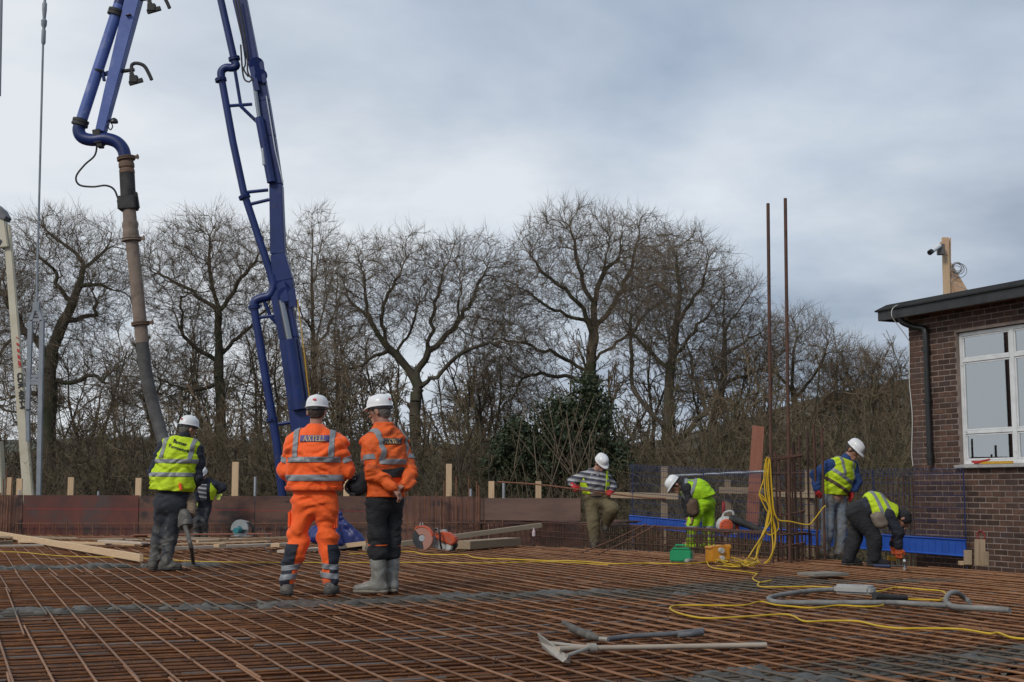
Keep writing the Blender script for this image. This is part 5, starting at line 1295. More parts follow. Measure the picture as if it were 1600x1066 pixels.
def patch(fn, w, h, name, mat, parent, nx=10, ny=4, thick=.003):
    off = plocs(parent); V = []
    for l in (0, -thick):
        for j in range(ny + 1):
            for i in range(nx + 1): V.append(fn(-w / 2 + w * i / nx, -h / 2 + h * j / ny, l) - off)
    N = (nx + 1) * (ny + 1); Fq = []
    for j in range(ny):
        for i in range(nx):
            a = j * (nx + 1) + i; Fq.append((a, a + 1, a + nx + 2, a + nx + 1)); Fq.append((a + N + nx + 1, a + N + nx + 2, a + N + 1, a + N))
    bd = [i for i in range(nx + 1)] + [j * (nx + 1) + nx for j in range(1, ny + 1)] + [ny * (nx + 1) + i for i in range(nx - 1, -1, -1)] + [j * (nx + 1) for j in range(ny - 1, 0, -1)]
    for i in range(len(bd)): a, b = bd[i], bd[(i + 1) % len(bd)]; Fq.append((b, a, a + N, b + N))
    me = bpy.data.meshes.new(name); me.from_pydata(V, [], Fq)
    for p in me.polygons: p.use_smooth = True
    return link(name, me, mat, parent)

m_skin = M('skin', (0.42, 0.22, 0.155), (0.34, 0.165, 0.115), 14, 0.55, 0.1, 90)
m_hair = M('short_hair', (0.035, 0.025, 0.020), (0.060, 0.045, 0.035), 60, 0.9, 0.6, 200)
m_grey_hair = M('grey_hair', (0.16, 0.145, 0.13), (0.10, 0.09, 0.08), 60, 0.9, 0.6, 200)
m_eye = M('eye', (0.03, 0.025, 0.02), None, rough=0.2)
m_helmet = M('white_helmet', (0.78, 0.79, 0.79), (0.70, 0.70, 0.69), 9, 0.32, 0.03, 60, dirt=((0.42, 0.40, 0.37), 14, 0.66, 0.76))
m_orange = M('hivis_orange', (1.0, 0.135, 0.012), (0.94, 0.112, 0.010), 7, 0.75, 0.55, 26, mud=((0.20, 0.12, 0.07), 0.02, 0.34), bdist=0.018, sheen=.15, dirt=((0.50, 0.075, 0.015), 4.5, 0.66, 0.80))
m_orange_d = M('soiled_hivis_orange', (0.84, 0.135, 0.018), (0.70, 0.105, 0.014), 6, 0.75, 0.9, 15, bdist=0.016, stretch=(1, 1, 2.4), dirt=((0.26, 0.065, 0.022), 4.0, 0.54, 0.72))
m_yellow = M('hivis_yellow', (0.56, 0.74, 0.015), (0.48, 0.66, 0.012), 7, 0.75, 0.9, 15, bdist=0.016, stretch=(1, 1, 2.4), dirt=((0.30, 0.36, 0.03), 4.0, 0.64, 0.80))
m_green = M('hivis_green', (0.44, 0.76, 0.010), (0.36, 0.64, 0.008), 7, 0.75, 0.9, 15, bdist=0.016, stretch=(1, 1, 2.4), dirt=((0.22, 0.34, 0.03), 4.0, 0.66, 0.80))
m_tape = M('reflective_tape', (0.27, 0.28, 0.29), (0.21, 0.22, 0.23), 8, 0.5, 0.05, 60, metal=0.15)
m_navy = M('navy_cloth', (0.013, 0.016, 0.026), (0.026, 0.030, 0.044), 8, 0.85, 0.9, 15, bdist=0.016, stretch=(1, 1, 2.4))
m_blackcloth = M('black_cloth', (0.010, 0.010, 0.012), (0.022, 0.022, 0.025), 8, 0.85, 0.9, 15, bdist=0.016, stretch=(1, 1, 2.4))
m_muddy = M('muddy_dark_trousers', (0.018, 0.021, 0.028), (0.036, 0.039, 0.048), 7, 0.85, 0.55, 26, mud=((0.17, 0.16, 0.14), 0.10, 0.85), bdist=0.018, dirt=((0.11, 0.105, 0.10), 5.5, 0.60, 0.78))
m_denim = M('muddy_jeans', (0.155, 0.190, 0.235), (0.21, 0.245, 0.285), 7, 0.85, 0.55, 26, mud=((0.16, 0.13, 0.09), 0.10, 0.80), bdist=0.018, dirt=((0.13, 0.105, 0.075), 4.0, 0.50, 0.66))
m_olive = M('olive_work_trousers', (0.120, 0.094, 0.046), (0.165, 0.132, 0.070), 6, 0.85, 0.55, 26, mud=((0.10, 0.085, 0.06), 0.05, 0.5), bdist=0.018, dirt=((0.075, 0.06, 0.038), 4.0, 0.55, 0.72))
m_bluef = M('blue_fleece', (0.020, 0.050, 0.160), (0.030, 0.070, 0.215), 9, 0.95, 0.9, 15, bdist=0.016, stretch=(1, 1, 2.4))
m_well = M('grey_wellington', (0.235, 0.235, 0.215), (0.31, 0.305, 0.28), 6, 0.5, 0.05, 40, mud=((0.15, 0.13, 0.10), 0.14, 0.50), dirt=((0.13, 0.115, 0.09), 6.0, 0.54, 0.70))
m_boot = M('muddy_boot', (0.060, 0.055, 0.048), (0.115, 0.105, 0.09), 9, 0.8, 0.3, 60, dirt=((0.21, 0.195, 0.17), 7.0, 0.52, 0.68))
m_boot_b = M('brown_boot', (0.055, 0.042, 0.030), (0.10, 0.075, 0.052), 9, 0.8, 0.3, 60)
m_redglove = M('red_glove', (0.46, 0.015, 0.014), (0.35, 0.012, 0.012), 10, 0.7, 0.2, 90)
m_orglove = M('orange_glove', (0.56, 0.10, 0.02), (0.36, 0.06, 0.02), 12, 0.7, 0.2, 90)
m_ygglove = M('pale_green_glove', (0.50, 0.56, 0.10), (0.40, 0.45, 0.09), 12, 0.7, 0.2, 90)
m_leather = M('tool_belt_leather', (0.070, 0.040, 0.024), (0.12, 0.072, 0.042), 8, 0.7, 0.3, 60)
m_patch = M('purple_patch', (0.100, 0.085, 0.225), (0.13, 0.11, 0.26), 20, 0.8)
m_patch_d = M('black_patch', (0.035, 0.030, 0.040), (0.06, 0.05, 0.06), 20, 0.8)
m_gold = M('gold_lettering', (0.55, 0.40, 0.20), None, rough=0.7)
m_sole = M('boot_sole', (0.28, 0.24, 0.19), (0.20, 0.17, 0.13), 9, 0.8)
def stripe_material(name, c1, c2, period, axis):
    b = NB(name); geo = b.n('ShaderNodeNewGeometry').outputs['Position']; sp = b.n('ShaderNodeSeparateXYZ'); b.l(geo, sp.inputs[0])
    v = b.math('ADD', b.math('MULTIPLY', sp.outputs[0], axis[0]), b.math('ADD', b.math('MULTIPLY', sp.outputs[1], axis[1]), b.math('MULTIPLY', sp.outputs[2], axis[2])))
    v = b.math('ADD', v, b.math('MULTIPLY', b.noise(geo, 5, 3), .02)); f = b.math('FRACT', b.math('DIVIDE', v, period))
    s = b.n('ShaderNodeValToRGB'); e = s.color_ramp.elements; s.color_ramp.interpolation = 'CONSTANT'; e[0].position = 0; e[0].color = (*c1, 1); e[1].position = .5; e[1].color = (*c2, 1)
    q = s.color_ramp.elements.new(.78); q.color = (*[(x + y) / 2 for x, y in zip(c1, c2)], 1); b.l(f, s.inputs[0])
    p = b.n('ShaderNodeBsdfPrincipled'); b.l(s.outputs[0], p.inputs['Base Color']); p.inputs['Roughness'].default_value = .9; b.l(p.outputs[0], b.out.inputs[0]); return b.m
m_striped = stripe_material('striped_jumper', (0.050, 0.050, 0.070), (0.40, 0.40, 0.40), .088, (.15, 0, 1))

def orth(f, u):
    f = Vector(f).normalized(); u = Vector(u); u = (u - f * u.dot(f)).normalized(); return f, u, f.cross(u)
class Person:
    def __init__(s, label, d, group='workers on the mat'):
        s.d = d; s.label = label; s.group = group; s.J = {}
    def q(s, px, py, o=0.0): return P(px, py, s.d + o)
    def set(s, **kw):
        for k, v in kw.items(): s.J[k] = s.q(*v)
        return s
    def start(s, z=0.0):
        J = s.J; c = (J['ankA'] + J['ankB']) / 2
        s.root = thing('person', s.label, 'person', (c.x, c.y, z), s.group); return s
    # limb sets, inflated by i
    def torso(s, i=0.0, r=(.125, .115, .13, .085), wf=(1.35, 1.30, 1.42), shoulders=True, k=.09, mid=None, low=0.0):
        J = s.J; hw = J['hipB'] - J['hipA']; sw = J['shB'] - J['shA']; hm = (J['hipA'] + J['hipB']) / 2; sm = (J['shA'] + J['shB']) / 2; nk = J['neck']
        up = (nk - hm).normalized(); pel = hm + up * .05; chest = sm - (sm - pel).normalized() * .10; mid = J.get('mid') or (pel.lerp(chest, .5)); s.up = up
        mw = (hw.normalized() + sw.normalized()).normalized()
        pr = [cap(pel - up * low, mid, r[0] + i, r[1] + i, k, hw, wf[0]), cap(mid, chest, r[1] + i, r[2] + i, k, mw, wf[1]), cap(chest, sm.lerp(nk, .35), r[2] + i, r[3] + i, k, sw, wf[2])]
        if shoulders:
            for a in 'AB': pr.append(cap(nk.lerp(J['sh' + a], .25) , J['sh' + a], .062 + i, .068 + i, .07))
        return pr
    def arms(s, i=0.0, r=(.062, .052, .044, .036), which='AB', t1=1.0, k=.035):
        J = s.J; pr = []
        for a in which:
            sh, el, wr = J['sh' + a], J['el' + a], J['wr' + a]; we = el.lerp(wr, t1); pr += [cap(sh, el, r[0] + i, r[1] + i, k), cap(el, we, r[1] + i, r[2] + (r[3] - r[2]) * t1 + i, k)]
        return pr
    def legs(s, i=0.0, r=(.095, .078, .060, .062, .043), which='AB', t1=1.0, k=.05):
        J = s.J; pr = []
        for a in which:
            h, kn, an = J['hip' + a], J['kn' + a], J['ank' + a]; we = kn.lerp(an, t1); pr += [cap(h, kn, r[0] + i, r[2] + i, k), cap(kn, kn.lerp(an, .35), r[2] + i, r[3] + i, k), cap(kn.lerp(an, .35), we, r[3] + i, (r[4] + (r[3] - r[4]) * (1 - t1)) + i, k)]
        return pr
    def headp(s):
        J = s.J; c = J['head']; f, u, r = s.hf, s.hu, s.hr; nk = J['neck']
        return [cap(nk - (c - nk) * .15, c - u * .05 - f * .015, .062, .056, .03), cap(c + u * .045 - f * .022, c + u * .03 + f * .018, .088, .082, .02, r, .93), cap(c - u * .02 + f * .03, c - u * .088 + f * .060, .060, .030, .03), cap(c + u * .018 + f * .078, c + u * .02 + f * .082, .030, .030, .02, r, 1.6),
                cap(c + f * .092 + u * .008, c + f * .117 - u * .028, .010, .0155, .012), cap(c + f * .094 - u * .060 - r * .018, c + f * .094 - u * .060 + r * .018, .010, .010, .01), cap(c + f * .079 - u * .092, c + f * .077 - u * .094, .022, .022, .02),
                cap(c + r * .078 - f * .012 + u * .012, c + r * .083 - f * .02 - u * .022, .020, .014, .008, f, 1.2), cap(c - r * .078 - f * .012 + u * .012, c - r * .083 - f * .02 - u * .022, .020, .014, .008, f, 1.2)]
    def handp(s, a, i=0.0, curl=.7):
        J = s.J; w = J['wr' + a]; f, n, t = orth(*s.hands[a]); t = t * (1 if a == 'A' else -1) * s.thumb.get(a, 1); pr = [cap(w + f * .01, w + f * .07, .021 + i, .022 + i, .02, t, 1.75)]
        for x, L in ((-.032, .062), (-.011, .076), (.011, .081), (.032, .074)):
            b = w + f * .088 + t * x; c1, c2 = curl * .6, curl * 1.7; m = b + (f * math.cos(c1) + n * math.sin(c1)) * L * .5; e = m + (f * math.cos(c2) + n * math.sin(c2)) * L * .52
            pr += [cap(b - f * .02, m, .0098 + i, .0088 + i, .006), cap(m, e, .0088 + i, .0074 + i, .004)]
        b = w + f * .03 + t * .03; m = b + (f * .55 + t * .75 + n * .3).normalized() * .042; pr += [cap(b, m, .0125 + i, .0105 + i, .012), cap(m, m + (f * .85 + t * .25 + n * .45).normalized() * .034, .0105 + i, .0085 + i, .004)]
        return pr
    def build_body(s, face=(0, 1, 0), head_up=(0, 0, 1), handA=((0, 0, -1), (0, 1, 0)), handB=((0, 0, -1), (0, 1, 0)), curl=.7, h=.0118, hair=None, thumb=None, slim=1.0):
        s.hf, s.hu, s.hr = orth(face, head_up); s.hands = {'A': handA, 'B': handB}; s.thumb = thumb or {}; s.curl = curl
        pr = s.torso(-.012) + s.arms(-.006) + s.legs(-.012) + s.headp() + s.handp('A', 0, curl) + s.handp('B', 0, curl)
        for a in 'AB': t = Vector(s.toes[a]).normalized(); an = s.J['ank' + a]; pr.append(cap(an - Vector((0, 0, .045)), an + t * .12 - Vector((0, 0, .055)), .036, .030, .03))
        V, Fc = field(pr, h); s.body = np_obj('body', V, Fc, m_skin, s.root); c = s.J['head']
        mb = MB(); 
        for sg in (-1, 1):
            e = c + s.hf * .088 + s.hr * .033 * sg + s.hu * .002; mb = MB(); mb.lathe(e - s.hf * .009, s.hf, [(0, .003), (.004, .009), (.009, .011), (.015, .009), (.019, .003)], 10); mb.build('eye', m_eye, s.root, True)
        V, Fc = field([cap(c + s.hu * .04 - s.hf * .02, c + s.hu * .028 + s.hf * .012, .092, .087, .02, s.hr, .94), cap(c - s.hf * .045 - s.hu * .02, c - s.hf * .045 - s.hu * .05, .062, .05, .03, s.hr, 1.05)], .007, (.003, 60, 3, 1), [(c - s.hu * .062, -s.hu), (c + s.hf * .055 + s.hu * .03, s.hf * 1 - s.hu * .5)]); np_obj('hair', V, Fc, hair or m_hair, s.root)
        return s
    def cloth(s, name, prims, mat, h=.011, noise=(.010, 7, 1, 1.5), cuts=(), relax=1):
        V, Fc = field(prims, h, noise, cuts, relax); o = np_obj(name, V, Fc, mat, s.root); return o, (V, Fc)
    def helmet(s, tilt=0.0, logo=True, mat=None, wide=1.0):
        c = s.J['head']; f, u, r = s.hf, s.hu, s.hr; o = c + u * .058; mb = MB(); n = 28; V = []
        if tilt: q = Matrix.Rotation(tilt, 3, r); f = q @ f; u = q @ u
        def ringp(hh, sc, peak=0.0, rimz=0.0):
            for k in range(n):
                t = 2 * math.pi * k / n; cx, cy = math.cos(t), math.sin(t); ridge = .006 * math.exp(-(cx / .25) ** 2) * (1 if hh > .03 else 0)
                rad = sc; p = o + r * (.106 * wide * cx * rad) + f * ((.130 * cy) * rad + .004 + peak * max(0, cy) ** 3) + u * (hh + ridge - (.02 * max(0, cy) ** 2 * (1 if peak else 0)) + rimz); V.append(p)
        prof = [(-.012, 1.0, .0), (-.010, 1.055, .040), (-.004, 1.06, .042), (.003, 1.0, .0), (.03, .985, 0), (.055, .94, 0), (.076, .85, 0), (.092, .72, 0), (.103, .56, 0), (.110, .36, 0), (.114, .16, 0), (.115, .04, 0)]
        for hh, sc, pk in prof: ringp(hh, sc, pk)
        for hh, sc in ((.110, .04), (.105, .3), (.086, .66), (.05, .88), (-.005, .95)): ringp(hh, sc)
        m = len(V) // n; fs_ = [(i * n + k, i * n + (k + 1) % n, ((i + 1) % m) * n + (k + 1) % n, ((i + 1) % m) * n + k) for i in range(m) for k in range(n) if not i == len(prof) - 1]
        fs_.append(tuple((len(prof) - 1) * n + k for k in range(n))); fs_.append(tuple(len(prof) * n + n - 1 - k for k in range(n)))
        mb.add(V, fs_); hel = mb.build('helmet', mat or m_helmet, s.root, True)
        mb = MB(); 
        for k in range(24):
            t0, t1 = 2 * math.pi * k / 24, 2 * math.pi * (k + 1) / 24; p = [o + r * .098 * math.cos(t) + f * .119 * math.sin(t) for t in (t0, t1)]
            mb.beam(p[0] - u * .022, p[1] - u * .022, .006, .022, u)
        mb.box(o - f * .118 - u * .026, (.06, .025, .028), (r, f, u)); mb.build('headband', m_black, hel)
        if logo:
            mb = MB(); q0 = o - f * .118 + u * .050; nn = (-f * .92 + u * .38).normalized(); s_ = r; uu = nn.cross(s_); mb.prism([q0 + nn * .001 + s_ * .019 * math.cos(t) + uu * .012 * math.sin(t) for t in np.linspace(0, 6.283, 13)[:-1]], nn * .006); mb.build('red_badge', m_red, hel)
        return hel
    def gloves(s, which, mat, curl=None):
        for a in which:
            w = s.J['wr' + a]; f = Vector(s.hands[a][0]).normalized(); V, Fc = field(s.handp(a, .005, curl if curl is not None else s.curl) + [cap(w - f * .035, w + f * .02, .042, .036, .02)], .006); np_obj('glove', V, Fc, mat, s.root)
    def boots(s, mat, shaft=.17, sole=True, r=.052, sh_r=None, ground=0.0, toe=.15):
        for a in 'AB':
            an = s.J['ank' + a]; t = Vector(s.toes[a]); tz = t.z; t.z = 0; t.normalize(); sd = Vector((-t.y, t.x, 0)); kn = s.J['kn' + a]; d = (kn - an).normalized(); g = an.z - .10 if ground is None else ground
            def gz(p, z): return Vector((p.x, p.y, g + z))
            pr = [cap(gz(an - t * .055, .05), gz(an + t * .04, .055), .045, .048, .03), cap(gz(an + t * .04, .055), gz(an + t * toe, .040), .050, .038, .03, sd, 1.15), cap(gz(an - t * .01, .06), an + d * shaft, r, sh_r or r * 1.08, .04)]
            V, Fc = field(pr, .0085, (.006, 14, 4, 1), [(Vector((0, 0, g + .012)), (0, 0, -1)), (an + d * (shaft + .005), d)], 1); bo = np_obj('boot', V, Fc, mat, s.root)
            if sole:
                V, Fc = field([cap(gz(an - t * .055, .015), gz(an + t * .03, .015), .049, .05, .02), cap(gz(an + t * .03, .015), gz(an + t * (toe + .002), .015), .050, .043, .02, sd, 1.15)], .0085, None, [(Vector((0, 0, g + .026)), (0, 0, 1)), (Vector((0, 0, g + .0005)), (0, 0, -1))]); np_obj('sole', V, Fc, m_sole if mat in (m_well,) else m_rubber, bo)
    def band(s, VF, p, n, w, mat=None, parent=None, extra=(), out_=.005, name='reflective_band'):
        p = Vector(p); n = Vector(n).normalized(); return shell(VF, [(p + n * w / 2, n), (p - n * w / 2, -n)] + list(extra), out_, name, mat or m_tape, parent)
X_, Y_, Z_ = Vector((1, 0, 0)), Vector((0, 1, 0)), Vector((0, 0, 1))
def perp_in(a, b, side):
    d = (b - a).normalized(); n = d.cross(Y_).normalized(); return n if n.x * side > 0 else -n
FLETTERS = {  # serif capitals as quads: x0,y0,x1,y1 of bar ends with a width
    'A': [(.08, 0, .42, 1, .11), (.42, 1, .80, 0, .17), (.22, .36, .64, .36, .09), (0, .03, .24, .03, .07), (.62, .03, .98, .03, .07)],
    'X': [(.10, 1, .74, 0, .17), (.74, 1, .10, 0, .10), (0, .03, .26, .03, .07), (.58, .03, .88, .03, .07), (0, .97, .28, .97, .07), (.6, .97, .86, .97, .07)],
    'T': [(.40, 0, .40, 1, .17), (.02, .96, .78, .96, .09), (.03, .78, .03, 1, .06), (.77, .78, .77, 1, .06), (.24, .03, .56, .03, .07)],
    'E': [(.14, 0, .14, 1, .17), (.0, .96, .66, .96, .09), (.0, .04, .70, .04, .09), (.14, .5, .50, .5, .08), (.66, .78, .66, 1, .06), (.70, 0, .70, .24, .06), (.5, .4, .5, .6, .05)],
    'L': [(.14, 0, .14, 1, .17), (0, .97, .32, .97, .07), (0, .04, .66, .04, .09), (.67, 0, .67, .26, .06)]}
FW = {'A': 1.0, 'X': .92, 'T': .84, 'E': .78, 'L': .74}
def serif_word(fn, word, h, name, mat, parent, lift=.003):
    off = plocs(parent); W = sum(FW[c] for c in word) * h * .82; x = -W / 2; V, Fq = [], []
    for c in word:
        for (x0, y0, x1, y1, w) in FLETTERS[c]:
            a, b = Vector((x + x0 * h * .82, (y0 - .5) * h, 0)), Vector((x + x1 * h * .82, (y1 - .5) * h, 0)); d = (b - a).normalized(); s = Vector((-d.y, d.x, 0)) * (w * h * .5)
            k = len(V)
            for z in (lift, lift - .003):
                for q in (a - s, b - s, b + s, a + s): V.append(fn(q.x, q.y, z) - off)
            Fq += [(k, k + 1, k + 2, k + 3)] + [(k + i, k + 4 + i, k + 4 + (i + 1) % 4, k + (i + 1) % 4) for i in range(4)]
        x += FW[c] * h * .82
    me = bpy.data.meshes.new(name); me.from_pydata(V, [], Fq); return link(name, me, mat, parent)

# ---- worker in clean orange suit, seen from behind
p = Person('person in bright clean orange jacket and orange trousers with black knee panels, back turned', 12.43)
p.set(head=(495, 645, .02), neck=(493, 673, .0), shA=(460, 694, 0), shB=(527, 694, 0), elA=(446, 736, .03), elB=(541, 736, .03), wrA=(466, 752, .29), wrB=(516, 752, .29), hipA=(474, 786, 0), hipB=(508, 786, 0), knA=(466, 842, .03), knB=(512, 843, .03), ankA=(449, 908, -.02), ankB=(517, 908, .02))
p.toes = {'A': (-.35, 1, 0), 'B': (.15, 1, 0)}; p.start()
TOR = dict(r=(.150, .146, .148, .096), wf=(1.42, 1.40, 1.42), k=.09)
p.build_body((.05, 1, -.12), (0, 0.1, 1), ((.6, .3, .1), (0, 0, -1)), ((-.6, .3, .1), (0, 0, -1)), .5)
hem = p.q(491, 766)
nz = (0.0181, 8.5, 31, 1.5)
jk = p.torso(.028, **TOR) + p.arms(.030, t1=.96)
jo, JVF = p.cloth('jacket', jk + [cap(p.J['neck'] + Vector((0, .01, .02)), p.J['neck'] + Vector((0, .02, .065)), .088, .082, .02, X_, 1.06)], m_orange, noise=nz, cuts=[(hem, -Z_), (p.J['neck'] + Vector((0, 0, .065)), Z_)])
TVF = field(p.torso(.030, **TOR), .011, nz, [(hem, -Z_)], 1)
for y, w in ((719, .050), (747, .055)): p.band(TVF, p.q(491, y), Z_ + X_ * (.0), w, parent=jo)
for x in (465, 521): shell(TVF, [(p.q(x - 4, 700), -X_), (p.q(x + 4, 700), X_), (p.q(491, 716), -Z_)], .0065, 'reflective_brace', m_tape, jo)
for a, sx in (('A', -1), ('B', 1)):
    AVF = field(p.arms(.031, which=a), .011, nz, (), 1); d = (p.J['el' + a] - p.J['sh' + a]); p.band(AVF, p.J['sh' + a] + d * .62, d, .05, parent=jo, extra=[(p.J['sh' + a].lerp(p.J['neck'], .0) + X_ * sx * -.01, X_ * -sx)])
p.band(TVF, hem + Z_ * .018, Z_, .036, m_orange, jo, out_=.009, name='hem_cuff')
fn = project(TVF, p.q(495, 686), X_, Z_, Y_, .008); patch(fn, .275, .062, 'logo_patch', m_patch, jo); serif_word(fn, 'AXTELL', .052, 'lettering', m_gold, jo)
nt2 = (.019, 8, 41, 1.5)
pel = (p.J['hipA'] + p.J['hipB']) / 2
trp = p.legs(.020, r=(.097, .088, .068, .068, .052), t1=.99, k=.06) + [cap(pel + Z_ * .02, pel + Z_ * .14, .132, .135, .06, X_, 1.36)]
to, TrVF = p.cloth('trousers', trp, m_orange, noise=nt2, cuts=[(p.q(491, 760), Z_)])
for a, sx in (('A', -1), ('B', 1)):
    LVF = field(p.legs(.021, r=(.097, .088, .068, .068, .052), which=a, t1=.99, k=.07), .011, nt2, (), 1); kn, an = p.J['kn' + a], p.J['ank' + a]; ni = perp_in(kn, an, -sx)
    shell(LVF, [(kn + Z_ * .22, Z_), (kn - ni * .012, ni), (kn.lerp(an, .12), Z_)], .004, 'side_panel', m_navy, to); shell(LVF, [(kn.lerp(an, .12), Z_), (kn + ni * .028, ni)][0:2] if a == 'A' else [(kn.lerp(an, .12), Z_), (kn - ni * .005, ni)], .0045, 'side_panel', m_navy, to)
    for y in (882, 896): p.band(LVF, P(491, y, kn.y), Z_ + X_ * sx * .12, .050, parent=to, out_=.008)
    m_ = MB(); m_.box(kn + Z_ * .17 + X_ * sx * .074 + Z_ * .01, (.035, .14, .17)); m_.build('thigh_pocket', m_orange, to, True, .016)
p.boots(m_boot, .12); p.helmet(.05)

# ---- worker in soiled orange jacket and wellingtons, hands behind the back
p = Person('person in soiled orange jacket, dark knee length trousers and grey wellingtons, hands clasped behind', 12.66)
p.set(head=(594, 644, 0), neck=(601, 672, 0), shA=(581, 694, -.13), shB=(626, 696, .13), elA=(582, 738, -.20), elB=(641, 738, .03), wrA=(615, 762, -.235), wrB=(633, 757, -.16), hipA=(589, 784, -.08), hipB=(613, 784, .08), knA=(590, 838, -.06), knB=(611, 838, .08), ankA=(590, 905, -.06), ankB=(612, 905, .10))
p.toes = {'A': (-1, .05, 0), 'B': (-.25, 1, 0)}; p.start()
fw = Vector((-.74, .67, 0)); rt = Vector((.67, .74, 0))
TOR2 = dict(r=(.128, .122, .138, .090), wf=(1.36, 1.34, 1.40), k=.09)
p.build_body((-.88, .47, -.12), (0, 0, 1), ((.62, -.05, -.78), (-.3, .2, -.3)), ((-.85, -.25, -.5), (.2, .3, -.6)), .75, hair=m_grey_hair, h=.0078)
hem = p.q(600, 777); nz = (0.0221, 8.5, 51, 1.5)
jk = p.torso(.030, **TOR2) + p.arms(.026, t1=.93)
jo, JVF = p.cloth('jacket', jk + [cap(p.J['neck'] + Vector((0, 0, .02)) - fw * .01, p.J['neck'] + Vector((0, 0, .075)) - fw * .005, .086, .080, .02)], m_orange_d, noise=nz, cuts=[(hem, -Z_), (p.J['neck'] + Vector((0, 0, .075)), Z_)])
TVF = field(p.torso(.032, **TOR2), .011, nz, [(hem, -Z_)], 1)
p.band(TVF, p.q(602, 722), Z_, .050, parent=jo)
sm = (p.J['shA'] + p.J['shB']) / 2
for o_ in (-.165, .165): shell(TVF, [(sm + rt * (o_ - .024), -rt), (sm + rt * (o_ + .024), rt), (p.q(602, 719), -Z_)], .0065, 'reflective_brace', m_tape, jo)
for a in 'AB':
    AVF = field(p.arms(.0275, which=a), .011, nz, (), 1); d = (p.J['el' + a] - p.J['sh' + a]); p.band(AVF, p.J['sh' + a] + d * .52, d, .05, parent=jo)
bo = p.band(TVF, p.q(602, 741), Z_ - X_ * .10, .085, m_blackcloth, p.root, out_=.014, name='back_support_belt')
fn = project(TVF, p.q(627, 689, -.2), rt, Z_, fw, .008); patch(fn, .225, .058, 'logo_patch', m_patch_d, jo); serif_word(fn, 'AXTELL', .044, 'lettering', m_gold, jo)
pel = (p.J['hipA'] + p.J['hipB']) / 2
to, _ = p.cloth('trousers', p.legs(.012, r=(.104, .094, .074, .074, .070), t1=.42, k=.05) + [cap(pel + Z_ * .0, pel + Z_ * .14, .118, .118, .06, rt, 1.32)], m_blackcloth, noise=(0.0119, 8, 61, 1.5), cuts=[(p.q(600, 768), Z_)])
p.boots(m_well, .315, True, .062, .086, 0.0, .19)
for a in 'AB':
    an, kn = p.J['ank' + a], p.J['kn' + a]; d = (kn - an).normalized(); m_ = MB(); c = an + d * .318
    m_.tube([c + X_ * .090 * math.cos(t) + Y_ * .090 * math.sin(t) for t in np.linspace(0, 6.283, 20)], .006, 6); m_.build('orange_rim', m_orange_d, p.root, True)
p.helmet(.02)
bag = thing('tool_pouch', 'black pouch with a handle at the hip of the worker in soiled orange', 'pouch', p.q(556, 770, -.1))
V, Fc = field([cap(p.q(563, 757, -.10), p.q(559, 762, -.12), .095, .085, .03, X_, 1.15), cap(p.q(570, 742, -.1), p.q(568, 752, -.1), .06, .07, .04)], .011, (.008, 9, 3, 1), (), 1); np_obj('pouch', V, Fc, m_blackcloth, bag)
m_ = MB(); m_.tube(smooth_path([p.q(556, 749, -.2), p.q(546, 751, -.2), p.q(540, 762, -.2), p.q(545, 770, -.2), p.q(555, 773, -.2)], 5), .012, 8); m_.build('handle', m_black, bag, True)

# ---- worker with printed yellow vest guiding the hose
p = Person('person in printed yellow hi-vis vest and dark muddy trousers guiding the delivery hose', 16.16)
p.set(head=(293, 671, .03), neck=(286, 688, 0), shA=(255, 700, 0), shB=(307, 704, .02), elA=(241, 738, .05), elB=(309, 747, .05), wrA=(255, 757, .28), wrB=(298, 764, .27), hipA=(256, 786, 0), hipB=(277, 787, 0), knA=(249, 832, .06), knB=(268, 834, .02), ankA=(240, 876, 0), ankB=(260, 877, -.06))
p.toes = {'A': (-.1, 1, 0), 'B': (.9, .25, 0)}; p.start()
TOR3 = dict(r=(.130, .128, .140, .092), wf=(1.40, 1.36, 1.42), k=.09)
p.build_body((.55, .75, -.25), (.15, .1, 1), ((.5, .7, -.2), (0, 0, -1)), ((-.2, .9, -.1), (0, 0, -1)), .9, hair=m_grey_hair)
nz = (0.0181, 8.5, 71, 1.5); vn = (p.J['neck'] - (p.J['hipA'] + p.J['hipB']) / 2).normalized(); vr = Vector((vn.z, 0, -vn.x))
p.cloth('jumper', p.torso(.008, **TOR3) + p.arms(.024, t1=.95) + [cap(p.J['neck'], p.J['neck'] + vn * .05, .075, .070, .02)], m_navy, noise=nz, cuts=[(p.q(268, 778), -Z_)])
hem = p.q(268, 767)
TV3 = p.torso(.036, shoulders=False, **TOR3) + [cap(p.J['neck'].lerp(p.J['sh' + a], .30), p.J['neck'].lerp(p.J['sh' + a], .74), .078, .088, .08) for a in 'AB'] + [cap(p.q(264, 745), p.q(263, 775), .165, .178, .08, X_, 1.34)]
VV = field(TV3, .011, nz, [(hem + vr * .0, -vn + vr * .10), (p.J['neck'] + vn * .045, vn)], 1); vo = np_obj('hivis_vest', VV[0], VV[1], m_yellow, p.root)
for y, w in ((721, .05), (742, .05)): p.band(VV, p.q(274, y), vn + vr * (-.16), w, parent=vo)
cb_ = p.q(281, 700)
for o_ in (-.165, .175): shell(VV, [(cb_ + vr * (o_ - .024), -vr), (cb_ + vr * (o_ + .024), vr), (p.q(274, 719), -vn)], .0065, 'reflective_brace', m_tape, vo)
rr = (vr - Z_ * .12).normalized()
fn = project(VV, p.q(285, 692.5), rr, vn, Y_, .006); text_obj('Banner', .062, 'lettering', m_navy, vo, None, X_, Z_, fn=fn, bold=.0012)
fn = project(VV, p.q(284, 701.5), rr, vn, Y_, .006); text_obj('Formwork', .060, 'lettering', m_navy, vo, None, X_, Z_, fn=fn, bold=.0012)
pel = (p.J['hipA'] + p.J['hipB']) / 2
